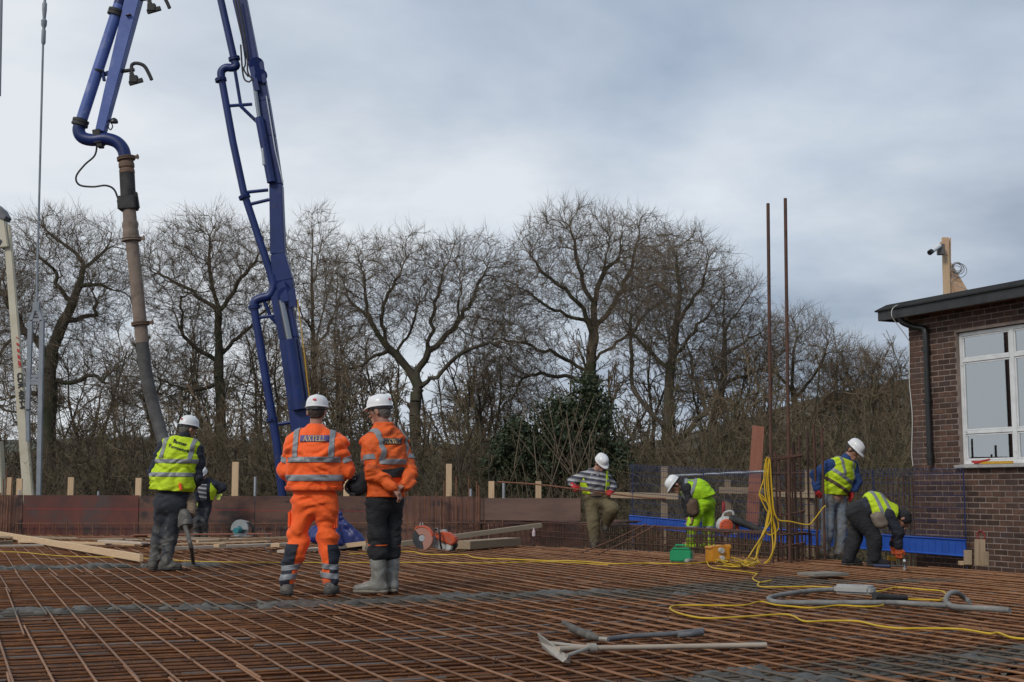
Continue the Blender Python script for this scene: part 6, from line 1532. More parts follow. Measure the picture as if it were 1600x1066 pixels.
p.cloth('trousers', p.legs(.014, r=(.102, .086, .064, .060, .050), t1=.98, k=.07) + [cap(pel, pel + Z_ * .14, .132, .128, .06, X_, 1.38)], m_muddy, noise=(0.0135, 8, 81, 1.5), cuts=[(p.q(268, 770), Z_)])
p.boots(m_boot, .22, True, .055, .065); p.helmet(.12)
m_ = MB(); m_.beam(p.q(281, 755, -.19), p.q(283, 766, -.19), .05, .03); m_.build('orange_tab', m_orange, p.root, False, .006)
# crumpled sleeve at the end of the hose and the vibrating poker pole beside it
nz_ = thing('hose_sleeve', 'crumpled ringed sleeve and muddy nozzle on the hose end beside the yellow vest', 'nozzle', P(289, 830, 15.75))
sl = [P(293, 768, 16.3), P(298, 782, 16.2), P(300, 795, 16.1), P(298, 806, 16.0)]; m_ = MB(); pts = smooth_path(sl, 9); m_.tube(pts, [.050 + .013 * (i % 4 in (0, 1)) for i in range(len(pts))], 16); m_.build('ringed_sleeve', M('ringed_sleeve', (.16, .115, .075), (.24, .175, .12), 8, .8, .3, 50, dirt=((.06, .05, .04), 9, .5, .66)), nz_, True)
m_ = MB(); m_.lathe(P(287, 798, 15.95), P(291, 826, 15.85) - P(287, 798, 15.95), [(0, .05), (.06, .075), (.13, .085), (.19, .095), (.22, .085), (.235, .04)], 16); m_.build('nozzle', m_boot, nz_, True)
m_ = MB(); m_.tube(smooth_path([P(289, 822, 15.68), P(294, 838, 15.62), P(299, 858, 15.58), G(302, 880)], 5), [.026] * 15 + [.022], 10); tag(m_.build('poker_pole', m_boot, None, True), 'thin muddy pole standing on the mat right of the yellow vested worker', 'pole')

# ---- worker crouched at the wall behind
p = Person('person bending at the formwork wall, mostly hidden behind the yellow vested worker', 27.0)
p.set(head=(316, 742, -.1), neck=(320, 752, 0), shA=(306, 757, -.05), shB=(335, 757, .05), elA=(303, 771, -.15), elB=(348, 762, .1), wrA=(306, 784, -.2), wrB=(342, 769, .12), hipA=(308, 793, .05), hipB=(322, 793, .1), knA=(307, 812, -.08), knB=(318, 814, -.02), ankA=(308, 834, .02), ankB=(320, 834, .1))
p.toes = {'A': (-.3, -1, 0), 'B': (.3, -1, 0)}; p.start()
p.build_body((-.25, -.85, -.45), (0, -.2, 1), ((0, -.3, -1), (0, -1, 0)), ((0, -.2, -1), (0, -1, 0)), .3)
p.cloth('jumper', p.torso(.018) + p.arms(.024, t1=.95), m_navy, .014, (0.0067, 8, 91, 1.5)); hem = p.q(316, 782)
VV = field(p.torso(.034, shoulders=False), .014, (0.0067, 8, 91, 1.5), [(hem, -Z_), (p.J['neck'], Z_)], 1); shell(VV, [(p.q(330, 770), -X_)], .002, 'hivis_vest', m_yellow, p.root, .01); shell(VV, [(p.q(308, 770), X_)], .002, 'hivis_vest', m_yellow, p.root, .01)
VS = field(p.torso(.026, shoulders=False), .014, None, [(hem, -Z_)], 1); shell(VS, [(p.q(325, 770), X_), (p.q(309, 770), -X_), (p.q(316, 757), Z_)], .002, 'striped_shirt', m_striped, p.root, .008)
pel = (p.J['hipA'] + p.J['hipB']) / 2; p.cloth('trousers', p.legs(.022, t1=.97) + [cap(pel, pel + Z_ * .12, .125, .12, .06, X_, 1.3)], m_muddy, .014, (0.0079, 8, 92, 1.5))
p.gloves('B', m_ygglove); p.gloves('A', m_ygglove); p.boots(m_boot, .12); p.helmet(-.15)

# ---- worker in striped jumper carrying a bar
p = Person('person in striped jumper and olive trousers stepping over the cage carrying a long bar', 22.3)
p.set(head=(939, 724, -.08), neck=(929, 738, 0), shA=(912, 744, -.02), shB=(947, 745, .02), elA=(893, 753, .08), elB=(958, 759, .10), wrA=(896, 759, -.16), wrB=(955, 768, -.13), hipA=(923, 781, .02), hipB=(941, 781, .02), knA=(927, 812, -.02), knB=(957, 795, -.12), ankA=(929, 846, .0), ankB=(946, 820, .12))
p.toes = {'A': (-.1, -1, 0), 'B': (-.1, -1, 0)}; p.start()
p.build_body((.45, -.66, -.60), (.1, -.45, 1), ((.35, -.75, -.5), (.3, .2, -.9)), ((-.45, -.75, -.2), (-.2, .3, -.9)), 1.0)
nz = (0.0127, 8.5, 101, 1.5)
jo, JVF = p.cloth('jumper', p.torso(.012) + p.arms(.016, t1=.97), m_striped, .012, nz, cuts=[(p.q(932, 777), -Z_)])
VV = field(p.torso(.024, shoulders=False) + [cap(p.J['neck'].lerp(p.J['sh' + a], .30), p.J['neck'].lerp(p.J['sh' + a], .8), .080, .086, .08) for a in 'AB'], .012, nz, [(p.q(930, 772), -Z_), (p.J['neck'] + Z_ * .02, Z_)], 1)
nA, nB = Vector((.82, 0, .35)), Vector((-1, 0, .05))
for q, n, nm in ((p.q(916, 757), nA, 'A'), (p.q(946, 757), nB, 'B')):
    vo = shell(VV, [(q, n)], .008, 'hivis_vest', m_yellow, p.root, .012)
    for y in (755, 766):
        p.band(VV, p.q(930, y), Z_ + n * .2, .045, parent=p.root, extra=[(q, n)], out_=.013)
V, Fc = field([cap(p.J['neck'] + Vector((sx * .085, .05, -.0)), p.J['neck'] + Vector((sx * .05, -.10, -.05)), .040, .036, .03) for sx in (-1, 1)] + [cap(p.J['neck'] + Vector((-.07, .075, .02)), p.J['neck'] + Vector((.07, .075, .02)), .055, .055, .03)], .011, (.006, 9, 7, 1), (), 1); np_obj('hood', V, Fc, M('grey_hood', (.20, .19, .22), (.27, .26, .29), 8, .95, .2, 90), p.root)
pel = (p.J['hipA'] + p.J['hipB']) / 2
p.cloth('trousers', p.legs(.026, r=(.105, .096, .078, .072, .062), t1=.97, k=.06) + [cap(pel, pel + Z_ * .13, .128, .12, .06, X_, 1.35)], m_olive, .012, (0.0101, 8, 111, 1.5))
PV = field([cap(pel + Z_ * .06, pel + Z_ * .12, .146, .142, .05, X_, 1.34)], .012); p.band(PV, pel + Z_ * .095, Z_, .07, m_leather, p.root, out_=.006, name='tool_belt')
p.gloves('AB', m_redglove, 1.25)
for a in 'AB': pass
bt = dict(p.J); p.boots(m_boot_b, .13, ground=None); p.helmet(-.10, logo=False)
m_ = MB(); m_.tube(smooth_path([P(778, 753, 22.7), P(838, 757, 22.4), p.q(897, 764, -.24), p.q(956, 772, -.21), P(1012, 778, 21.9), P(1040, 779, 21.8)], 5), .013, 8); tag(m_.build('rebar', m_rust, None, True), 'long rusty bar carried level by the worker in the striped jumper', 'rebar')

# ---- worker bending in bright green
p = Person('person bent double in bright green trousers and vest with white helmet facing left', 21.7)
p.set(head=(1056, 758, -.05), neck=(1069, 757, 0), shA=(1073, 763, -.17), shB=(1075, 761, .17), elA=(1078, 786, -.20), elB=(1072, 786, .14), wrA=(1081, 806, -.22), wrB=(1074, 806, .1), hipA=(1096, 786, -.09), hipB=(1106, 787, .09), knA=(1084, 815, -.12), knB=(1107, 816, .10), ankA=(1080, 845, -.10), ankB=(1108, 845, .12))
p.toes = {'A': (-1, .2, 0), 'B': (-.8, .5, 0)}; p.start(); p.J['mid'] = p.q(1091, 765, .0)
p.build_body((-.62, .05, -.78), (-.75, 0, .62), ((0, 0, -1), (-1, 0, 0)), ((0, 0, -1), (-1, 0, 0)), .6)
nz = (0.0106, 8.5, 121, 1.5); TOR6 = dict(r=(.130, .125, .130, .085), wf=(1.35, 1.32, 1.40), k=.09)
p.cloth('jumper', p.torso(.010, **TOR6) + p.arms(.018, t1=.96), m_blackcloth, .012, nz)
ax6 = (p.J['neck'] - p.J['mid']).normalized(); hemq = p.q(1097, 779)
VV = field(p.torso(.034, shoulders=False, **TOR6) + [cap(p.q(1093, 768), p.q(1104, 777), .155, .165, .06, Y_, 1.3)] + [cap(p.J['neck'].lerp(p.J['sh' + a], .3), p.J['neck'].lerp(p.J['sh' + a], .7), .075, .082, .08) for a in 'AB'], .012, nz, [(hemq, Vector((.34, 0, -.94))), (p.J['neck'] + ax6 * .02, ax6)], 1)
vo = np_obj('hivis_vest', VV[0], VV[1], m_green, p.root)
p.band(VV, p.q(1083, 756), Vector((-.86, 0, .35)), .05, parent=vo); p.band(VV, p.q(1070, 752), Vector((-.9, 0, .1)), .045, parent=vo)
for o_ in (-.12, .12): shell(VV, [(p.J['neck'] + Y_ * (o_ - .024), -Y_), (p.J['neck'] + Y_ * (o_ + .024), Y_), (p.q(1083, 756), X_)], .006, 'reflective_brace', m_tape, vo)
pel = (p.J['hipA'] + p.J['hipB']) / 2; hw = (p.J['hipB'] - p.J['hipA']).normalized()
to, _ = p.cloth('trousers', p.legs(.020, r=(.102, .090, .074, .072, .070), t1=.98, k=.05) + [cap(pel + Vector((.02, 0, .0)), pel + Vector((-.05, 0, .10)), .135, .125, .06, hw, 1.3)], m_green, .012, (0.0079, 8, 131, 1.5))
for a in 'AB':
    LVF = field(p.legs(.021, r=(.102, .090, .074, .072, .070), which=a, t1=.98, k=.06), .012, (0.0079, 8, 131, 1.5), (), 1)
    for y in (824, 837): p.band(LVF, P(1090, y, p.J['kn' + a].y), Z_, .045, parent=to, out_=.007)
m_ = MB(); 
V, Fc = field([cap(p.q(1083, 786, -.25), p.q(1085, 800, -.25), .085, .075, .03, X_, 1.1), cap(p.q(1078, 790, -.24), p.q(1079, 800, -.24), .06, .055, .03)], .012, (.008, 9, 8, 1), (), 1); np_obj('tool_pouch', V, Fc, m_leather, p.root)
p.boots(m_green, .12); p.helmet(0, logo=False)

# ---- worker in blue fleece and jeans
p = Person('person in blue fleece, yellow vest and muddy jeans standing by the rebar column', 18.9)
p.set(head=(1333, 704, -.02), neck=(1321, 721, 0), shA=(1297, 727, -.10), shB=(1331, 728, .12), elA=(1275, 743, -.08), elB=(1338, 752, .12), wrA=(1277, 752 + 1, .12), wrB=(1330, 770, .05), hipA=(1292, 782, -.06), hipB=(1312, 782, .06), knA=(1294, 824, -.10), knB=(1314, 825, .02), ankA=(1289, 861, -.06), ankB=(1310, 863, .04))
p.toes = {'A': (.45, -.8, 0), 'B': (.8, -.5, 0)}; p.start()
p.set(elA=(1274, 742, .0), wrA=(1276, 764, -.10))
p.build_body((.62, -.50, -.60), (.35, -.2, 1), ((.05, 0, -1), (1, .3, 0)), ((-.1, 0, -1), (-1, -.3, 0)), .9)
nz = (0.0127, 8.5, 141, 1.5); vn = (p.J['neck'] - (p.J['hipA'] + p.J['hipB']) / 2).normalized(); TOR7 = dict(r=(.125, .122, .132, .088), wf=(1.34, 1.32, 1.40), k=.09)
p.cloth('fleece', p.torso(.012, **TOR7) + p.arms(.026, t1=.94) + [cap(p.J['neck'] + Vector((0, .02, 0)), p.J['neck'] + vn * .06, .078, .074, .02)], m_bluef, .011, nz, cuts=[(p.q(1302, 769), -Z_)])
hem = p.q(1302, 773)
VV = field(p.torso(.030, shoulders=False, low=.06, **TOR7) + [cap(p.J['neck'].lerp(p.J['sh' + a], .30), p.J['neck'].lerp(p.J['sh' + a], .74), .078, .088, .08) for a in 'AB'], .011, nz, [(hem, -Z_ - X_ * .06), (p.J['neck'] + vn * .03, vn)], 1); vo = np_obj('hivis_vest', VV[0], VV[1], m_yellow, p.root)
swv = (p.J['shB'] - p.J['shA']).normalized(); p.band(VV, p.q(1308, 741), vn - swv * .0 + X_ * .32, .05, parent=vo)
cb_ = p.q(1316, 730)
for o_ in (-.10, .12): shell(VV, [(cb_ + swv * (o_ - .022), -swv), (cb_ + swv * (o_ + .022), swv), (p.q(1308, 741), -vn - X_ * .32)], .0065, 'reflective_brace', m_tape, vo)
p.band(VV, p.q(1303, 757), vn + X_ * .28, .045, m_leather, p.root, out_=.010, name='tool_belt')
pel = (p.J['hipA'] + p.J['hipB']) / 2
p.cloth('jeans', p.legs(.012, r=(.100, .088, .068, .066, .062), t1=.99, k=.06) + [cap(pel, pel + Z_ * .12, .112, .108, .06, swv, 1.30)], m_denim, .011, (0.0084, 8, 151, 1.5), cuts=[(p.q(1302, 764), Z_)])
p.gloves('AB', m_redglove, 1.2); p.boots(m_boot_b, .14); p.helmet(-.10, logo=False)

# ---- worker bending in dark clothes with a hammer
p = Person('person in dark clothes and yellow vest bent down beside the brick wall, wearing orange gloves', 17.1)
p.set(head=(1409, 812, 0), neck=(1398, 803, 0), shA=(1388, 805, -.17), shB=(1394, 801, .15), elA=(1403, 832, -.16), elB=(1404, 830, .16), wrA=(1404, 856, -.10), wrB=(1396, 850, .12), hipA=(1337, 800, -.09), hipB=(1346, 800, .10), knA=(1366, 840, -.14), knB=(1335, 843, .12), ankA=(1366, 873, -.10), ankB=(1326, 872, .12))
p.toes = {'A': (.9, -.1, 0), 'B': (.9, .2, 0)}; p.start(); p.J['mid'] = p.q(1365, 789)
p.build_body((.50, 0, -.86), (.82, 0, .5), ((0, -.1, -1), (.3, 1, 0)), ((0, 0, -1), (.3, -1, 0)), .8)
nz = (0.0106, 8.5, 161, 1.5); TOR8 = dict(r=(.130, .125, .135, .090), wf=(1.32, 1.30, 1.38), k=.09)
p.cloth('jumper', p.torso(.008, **TOR8) + p.arms(.022, t1=.96), m_navy, .011, nz)
ax8 = (p.J['neck'] - p.J['mid']).normalized()
VV = field(p.torso(.026, shoulders=False, **TOR8) + [cap(p.J['neck'].lerp(p.J['sh' + a], .3), p.J['neck'].lerp(p.J['sh' + a], .7), .075, .084, .08) for a in 'AB'], .011, nz, [(p.q(1352, 784), Vector((-.75, 0, -.2))), (p.J['neck'] + ax8 * .0, ax8)], 1)
vo = np_obj('hivis_vest', VV[0], VV[1], m_yellow, p.root)
for x in (1369, 1383): p.band(VV, p.q(x, 795), Vector((.92, 0, .28)), .045, parent=vo)
V, Fc = field([cap(p.q(1372, 808, -.2), p.q(1376, 818, -.2), .075, .07, .03, X_, 1.3)], .011, (.008, 9, 9, 1), (), 1); np_obj('tool_pouch', V, Fc, m_pine_old if False else M('canvas_pouch', (.16, .13, .10), (.22, .18, .14), 9, .85, .2, 80), p.root)
pel = (p.J['hipA'] + p.J['hipB']) / 2; hw = (p.J['hipB'] - p.J['hipA']).normalized()
p.cloth('trousers', p.legs(.016, r=(.108, .094, .074, .070, .066), t1=1.0, k=.05) + [cap(pel + Vector((-.03, 0, .0)), pel + Vector((.10, 0, .06)), .128, .122, .06, Y_, 1.22)], m_blackcloth, .011, (0.0079, 8, 171, 1.5))
p.gloves('AB', m_orglove); p.boots(m_blackcloth, .11)
V, Fc = field([cap(p.J['head'] + p.hu * .045 - p.hf * .02, p.J['head'] + p.hu * .03 + p.hf * .015, .098, .094, .02), cap(p.J['head'] - p.hf * .04 - p.hu * .01, p.J['head'] - p.hf * .045 - p.hu * .03, .075, .07, .03)], .010, (.004, 20, 3, 1), [(p.J['head'] - p.hu * .02, -p.hu), (p.J['head'] + p.hf * .075 + p.hu * .02, p.hf - p.hu * .4)], 1); np_obj('knitted_hat', V, Fc, m_blackcloth, p.root)
hm_ = thing('hammer', 'blue and steel hammer lying on the mat under the orange glove', 'hammer', G(1400, 882))
m_ = MB(); m_.tube([G(1366, 884, .03), G(1391, 885, .03)], .02, 8); m_.build('grip', M('blue_grip', (.02, .03, .08), None, rough=.6), hm_, True)
m_ = MB(); m_.tube([G(1391, 885, .03), G(1414, 884, .035)], .012, 8); m_.build('shaft', m_chrome, hm_, True)
m_ = MB(); m_.tube(smooth_path([G(1413, 889, .02), G(1415, 884, .04), G(1415, 880, .09), G(1413, 876, .14)], 4), .016, 8); m_.build('head', m_galv, hm_, True)
# ------------------------------------------------------------------ timber, tools and cables lying on the mat
def lay_plank(label, a, b, w, h, mat=None, group=None, name='timber_plank', cat='plank'): return plank(name, label, cat, a, b, w, h, mat or m_pine, group)
lay_plank('long pale timber lying diagonally across the left of the mat', G(-70, 823, .10), G(221, 872, .06), .05, .10)
lay_plank('long flat board along the wall behind the diagonal timber', G(-50, 838, .07), G(228, 843, .07), .19, .035, m_pine_old)
lay_plank('short pale board under the left end of the diagonal timber', G(-50, 854, .03), G(68, 852, .03), .14, .03, M('bleached_board', (.46, .40, .33), (.36, .30, .24), 5, .8, .1, 40, coord='obj', stretch=(.6, 12, 12)))
lay_plank('short timber stub with yellow end under the long board at far left', G(-20, 850, .04), G(18, 848, .04), .08, .08, m_pine_old)
lay_plank('narrow pale batten lying along the front of the long flat board at left', G(30, 846, .04), G(212, 851, .04), .06, .045, m_pine)
lay_plank('dark stained board sticking out left of the pile behind the yellow vest', G(120, 840, .12), G(236, 838, .12), .16, .025, m_redwood)
m_board_g = M('grey_brown_board', (.38, .30, .23), (.52, .43, .34), 5, .8, .1, 40, coord='obj', rand=.2, stretch=(.6, 12, 12))
lay_plank('topmost reddish board of the pile under the circular saw', G(208, 836, .15), G(425, 834, .15), .20, .022, m_redwood)
lay_plank('pale narrow batten across the pile below the circular saw', G(308, 846, .13), G(452, 840, .13), .05, .035, m_pine)
lay_plank('wide grey board forming the front of the pile', G(262, 857, .07), G(470, 850, .07), .22, .05, m_board_g)
lay_plank('grey board at the back of the pile behind the circular saw', G(196, 843, .07), G(420, 842, .06), .2, .03, m_board_g)
lay_plank('splintered end board at the left of the pile', G(164, 850, .04), G(262, 848, .05), .14, .025, m_board_g)
lay_plank('dark short board beneath the left end of the pile', G(196, 848, .02), G(236, 851, .02), .18, .05, m_ply_edge)
lay_plank('thin white edged board lying on the front board of the pile', G(252, 851, .13), G(420, 846, .12), .10, .022, m_pine)
lay_plank('crooked thin lath lying across the back of the pile', G(232, 838, .17), G(356, 842, .16), .05, .022, m_pine_old)
lay_plank('short split board end poking out behind the yellow vested worker', G(158, 845, .10), G(226, 849, .08), .16, .03, m_board_g)
lay_plank('pale square offcut lying on the front board of the pile', G(338, 853, .14), G(349, 852, .14), .09, .05, m_pine)
lay_plank('pale offcut block beside the orange trousers on the pile', G(424, 852, .10), G(438, 852, .10), .14, .06, m_pine)
lay_plank('old plank running from the pile towards the blue tarpaulin', G(440, 862, .03), G(575, 852, .04), .18, .045, m_board_g)
lay_plank('long pale timber pointing from the cut-off saw towards the cage', P(568, 858, 21.4), P(845, 821, 24.6), .06, .085, M('sawn_batten', (.36, .29, .19), (.44, .36, .25), 5, .8, .1, 40, coord='obj', stretch=(.6, 12, 12)))
lay_plank('rough weathered sleeper lying behind the cut-off saw', G(722, 852, .08), G(802, 846, .08), .30, .13, m_pine_old)
lay_plank('short rough timber lying left of the rough sleeper', G(690, 852, .06), G(735, 852, .06), .2, .08, m_ply_edge)
# blue tarpaulin over a stack
tq = lambda x, y, o=0.0: P(x, y, 21.6 + o)
V, Fc = field([cap(tq(527, 799, .3), tq(530, 850, .3), .04, .34, .04), cap(tq(526, 799, .2), tq(564, 848, .1), .035, .075, .05), cap(tq(495, 835, .3), tq(562, 845, .2), .14, .12, .1), cap(tq(520, 812, .0), tq(525, 850, -.1), .05, .12, .08), cap(tq(524, 800, .3), tq(497, 842, .2), .04, .10, .06)], .022, (.03, 5.5, 5, .9), [(tq(530, 853), Vector((.06, 0, -1)))], 1)
tarp = np_obj('tarpaulin', V, Fc, M('blue_tarpaulin', (.011, .018, .105), (.018, .028, .155), 3, .42, .1, 30)); tag(tarp, 'dark blue tarpaulin draped to a peak between the two orange workers', 'tarpaulin')
lay_plank('pale bearer timber under the right edge of the blue tarpaulin', tq(505, 857, .0), tq(572, 849, -.0), .06, .075, m_pine)
m_ = MB(); m_.box(tq(540, 858, .3), (.75, .5, .10)); tag(m_.build('pallet', m_rubber, None, bevel=.01), 'black base under the blue tarpaulin', 'base')

# circular saw on the pile
sw = G(378, 838, .17); cs_t = thing('circular_saw', 'grey and teal circular saw standing on the timber pile', 'circular saw', sw)
m_sawg = M('saw_grey', (.28, .30, .30), (.36, .38, .38), 8, .4, 0, metal=.4); m_teal = M('teal_plastic', (.02, .17, .19), (.03, .22, .24), 8, .45)
c = sw + Vector((-.02, 0, .12)); ys = Vector((-.25, -.97, 0)).normalized(); xs = Vector((.97, -.25, 0)).normalized()
m_ = MB(); arc = [c + (xs * math.cos(t) + Z_ * math.sin(t)) * .165 for t in np.linspace(-.1, 3.3, 20)] + [c + (xs * math.cos(t) + Z_ * math.sin(t)) * .05 for t in np.linspace(3.3, -.1, 8)]
m_.prism(arc, ys * .06); m_.build('blade_guard', m_sawg, cs_t, True, .006)
m_ = MB(); m_.cyl(c + ys * .02, c + ys * .024, .15, 28); m_.build('blade', m_chrome, cs_t)
m_ = MB(); m_.cyl(c + ys * .03 - Z_ * .01, c + ys * .20 - Z_ * .02, .058, 16, .05); m_.build('motor', m_teal, cs_t, True)
m_ = MB(); m_.tube(smooth_path([c + Vector((.05, 0, .14)), c + Vector((.15, -.02, .11)), c + Vector((.21, -.02, .02)), c + Vector((.20, -.02, -.06))], 5), .022, 8); m_.build('handle', m_black, cs_t, True)
m_ = MB(); m_.box(c + Vector((.03, -.04, -.115)), (.36, .16, .012), (xs, ys, Z_)); m_.build('base_plate', m_sawg, cs_t, False, .004)
m_ = MB(); m_.tube(smooth_path([c + Vector((.21, -.02, -.02)), P(408, 826, 24.0), P(420, 843, 23.0), G(424, 850, .1), G(414, 854, .05), G(420, 862, .02), G(432, 861, .02)], 6), .008, 6); m_.build('cable', m_black, cs_t, True)

# petrol cut-off saw
qd = 20.7; qp = lambda x, y, o=0.0: P(x, y, qd + o); co = thing('cutoff_saw', 'red orange and white petrol cut-off saw lying on the mat', 'cut-off saw', G(680, 860))
m_so = M('saw_orange', (.62, .10, .03), (.52, .08, .03), 9, .5, .05, 30, dirt=((.30, .15, .10), 7, .56, .72)); m_sw = M('saw_white', (.50, .50, .47), (.40, .39, .37), 9, .5, .05, 30, dirt=((.22, .20, .17), 7, .52, .68)); m_sgrey = M('guard_dust', (.42, .19, .14), (.34, .17, .13), 7, .6)
wc = qp(660, 841); yn = Vector((-.35, -.93, 0)).normalized(); xn = Vector((.93, -.35, 0)).normalized()
m_ = MB(); m_.cyl(wc - yn * .004, wc + yn * .004, .170, 32); m_.build('disc', M('abrasive_disc', (.022, .025, .030), (.045, .046, .05), 12, .8), co)
m_ = MB(); m_.cyl(wc + yn * .005, wc + yn * .022, .05, 18); m_.build('flange', m_galv, co, True)
m_ = MB(); arc = [wc + (xn * math.cos(t) + Z_ * math.sin(t)) * .19 for t in np.linspace(-1.35, 2.3, 22)] + [wc + (xn * math.cos(t) + Z_ * math.sin(t)) * .055 for t in np.linspace(2.3, -1.35, 10)]
m_.prism([q - yn * .02 for q in arc], yn * .052); m_.build('blade_guard', m_sgrey, co, True, .006)
m_ = MB(); m_.prism([wc + (xn * math.cos(t) + Z_ * math.sin(t)) * .195 - yn * .03 for t in np.linspace(.2, 2.2, 14)] + [wc + (xn * math.cos(t) + Z_ * math.sin(t)) * .175 - yn * .03 for t in np.linspace(2.2, .2, 14)], yn * .075); m_.build('guard_rim', m_so, co, True)
m_ = MB(); m_.prism([qp(x, y, .05) for x, y in ((676, 837), (684, 842), (700, 850), (700, 859), (684, 859), (672, 852))], Vector((.06, .2, 0))); m_.build('engine_body', m_sw, co, False, .012)
m_ = MB(); m_.prism([qp(x, y, -.02) for x, y in ((678, 834), (690, 831), (700, 833), (711, 841), (711, 848), (704, 853), (696, 849), (682, 842))], Vector((.05, .2, 0))); m_.build('top_cover', m_so, co, False, .016)
m_ = MB(); m_.prism([qp(x, y, .1) for x, y in ((681, 829), (694, 827), (697, 832), (686, 836))], Vector((.03, .15, 0))); m_.build('filter_cap', m_sw, co, False, .012)
m_ = MB(); m_.prism([qp(x, y, -.0) for x, y in ((698, 848), (706, 853), (704, 860), (694, 860))], Vector((.04, .18, 0))); m_.build('fuel_tank', M('tank_white', (.55, .55, .50), None, rough=.4), co, False, .01)
m_ = MB(); m_.prism([qp(x, y, .1) for x, y in ((702, 852), (711, 846), (713, 853), (707, 861), (700, 861))], Vector((.03, .12, 0))); m_.build('starter_cover', m_rubber, co, False, .01)
m_ = MB(); m_.tube(smooth_path([qp(677, 829, -.08), qp(683, 826, -.1), qp(687, 834, -.12), qp(688, 848, -.1), qp(690, 858, -.05)], 5), .016, 8); m_.build('front_handle', m_black, co, True)
m_ = MB(); m_.tube([qp(656, 824, .0), qp(657, 816, .0)], .008, 6); m_.tube([qp(660, 824, .03), qp(661, 817, .03)], .008, 6); m_.build('adjuster', m_galv, co, True)

# leaf blower standing on the beam cage
ld = 20.95; lp = lambda x, y, o=0.0: P(x, y, ld + o); lbw = thing('leaf_blower', 'white and orange leaf blower with black tube standing on the beam cage', 'leaf blower', lp(1140, 835))
fcx = lp(1133.5, 822)
m_ = MB(); m_.lathe(fcx + Y_ * .10, -Y_, [(0, .09), (.03, .145), (.10, .155), (.15, .145), (.18, .11)], 24); m_.build('housing', m_sw, lbw, True)
m_ = MB(); m_.lathe(fcx - Y_ * .075, -Y_, [(0, .11), (.02, .112), (.045, .095), (.055, .03)], 24); gr = m_.build('fan_cover', m_so, lbw, True)
m_ = MB()
for k in range(10):
    t = k * .628; m_.beam(fcx - Y_ * .122 + (X_ * math.cos(t) + Z_ * math.sin(t)) * .02, fcx - Y_ * .118 + (X_ * math.cos(t) + Z_ * math.sin(t)) * .085, .012, .012)
m_.build('grille', m_rubber, gr)
m_ = MB(); m_.tube([lp(1143, 812, -.03), lp(1152, 814, -.06), lp(1175, 823, -.12), lp(1191, 830, -.16), lp(1197, 833, -.17)], [.075, .06, .052, .048, .05], 16); m_.tube([lp(1140, 811, -.02), lp(1146, 813, -.04)], .078, 16); m_.build('blower_tube', m_rubber, lbw, True)
m_ = MB(); m_.tube(smooth_path([lp(1129, 808, .02), lp(1132, 802, .02), lp(1139, 799, .02), lp(1145, 801, .02), lp(1146, 811, .02)], 5), .022, 10); m_.build('handle', m_sw, lbw, True)
m_ = MB(); m_.box(lp(1147, 822, .10), (.14, .2, .16)); m_.build('engine', m_so, lbw, False, .03)
m_ = MB(); m_.prism([lp(x, y, -.06) for x, y in ((1142, 829), (1148, 828), (1153, 835), (1140, 835))], Vector((0, .22, 0))); m_.prism([lp(x, y, -.06) for x, y in ((1128, 833), (1134, 832), (1133, 835.5), (1127, 835.5))], Vector((0, .22, 0))); m_.build('stand', m_sw, lbw, False, .006)

# green carry case
def gat(px, py): return G(px, py, 0.0)
gb = gat(1066, 879); cse = thing('carry_case', 'green plastic carry case with a handle on the mat', 'case', gb)
m_gr = M('green_plastic', (.012, .26, .10), (.015, .30, .12), 8, .38); axg = (Vector((.97, -.22, 0)).normalized(), Vector((.22, .97, 0)).normalized(), Z_)
W = 33 / F * gb.y
m_ = MB(); m_.box(gb + Vector((.0, .10, .085)), (W, .22, .15), axg); m_.box(gb + Vector((0, .10, .175)), (W * .86, .17, .03), axg); m_.build('shell', m_gr, cse, False, .014)
m_ = MB(); m_.tube([gb + axg[0] * x + Vector((0, .1, z)) for x, z in ((-.075, .18), (-.07, .225), (.05, .225), (.06, .18))], .013, 8); m_.build('handle', m_gr, cse, True)
m_ = MB(); m_.box(gb + axg[0] * W * .505 + Vector((.02, .10, .085)), (.004, .13, .09), axg); m_.build('label_plate', M('label_print', (.30, .36, .33), (.04, .09, .06), 40, .6), cse)
# orange transformer
ob = gat(1124, 880); tr = thing('transformer', 'orange yellow site transformer box with white sockets', 'transformer', ob)
m_tr = M('transformer_orange', (.56, .24, .015), (.46, .19, .015), 6, .55, .1, 30, dirt=((.28, .15, .05), 6, .60, .76)); axo = (Vector((.95, .30, 0)).normalized(), Vector((-.30, .95, 0)).normalized(), Z_)
W = 30 / F * ob.y; m_ = MB(); m_.box(ob + Vector((0, .13, .105)), (W, .24, .19), axo); m_.prism([ob + axo[0] * x - axo[1] * .0 + Z_ * z + Vector((0, .02, 0)) for x, z in ((-W * .48, .19), (W * .48, .19), (W * .40, .235), (-W * .40, .215))], axo[1] * .22); m_.build('housing', m_tr, tr, False, .012)
for x, z, s in ((.02, .165, .038), (.03, .07, .03)):
    m_ = MB(); q = ob + axo[0] * x + Z_ * z + Vector((0, .01, 0)); m_.cyl(q, q - axo[1] * .05, s, 12); m_.build('socket', m_sw, tr, True)
m_ = MB(); q = ob + axo[0] * (W * .5) + Z_ * .20 + Vector((0, .1, 0)); m_.cyl(q - axo[0] * .03, q + axo[0] * .05, .04, 12); m_.build('socket', m_tr, tr, True)
m_ = MB(); a = gat(1072, 880) + Z_ * .025; b = gat(1093, 877) + Z_ * .03; m_.lathe(a, b - a, [(0, .012), (.02, .03), (.10, .033), (.105, .028), (.17, .028), (.20, .015)], 12); tag(m_.build('cable_connector', m_sw, None, True), 'white and yellow cable connector lying in front of the green case', 'connector')

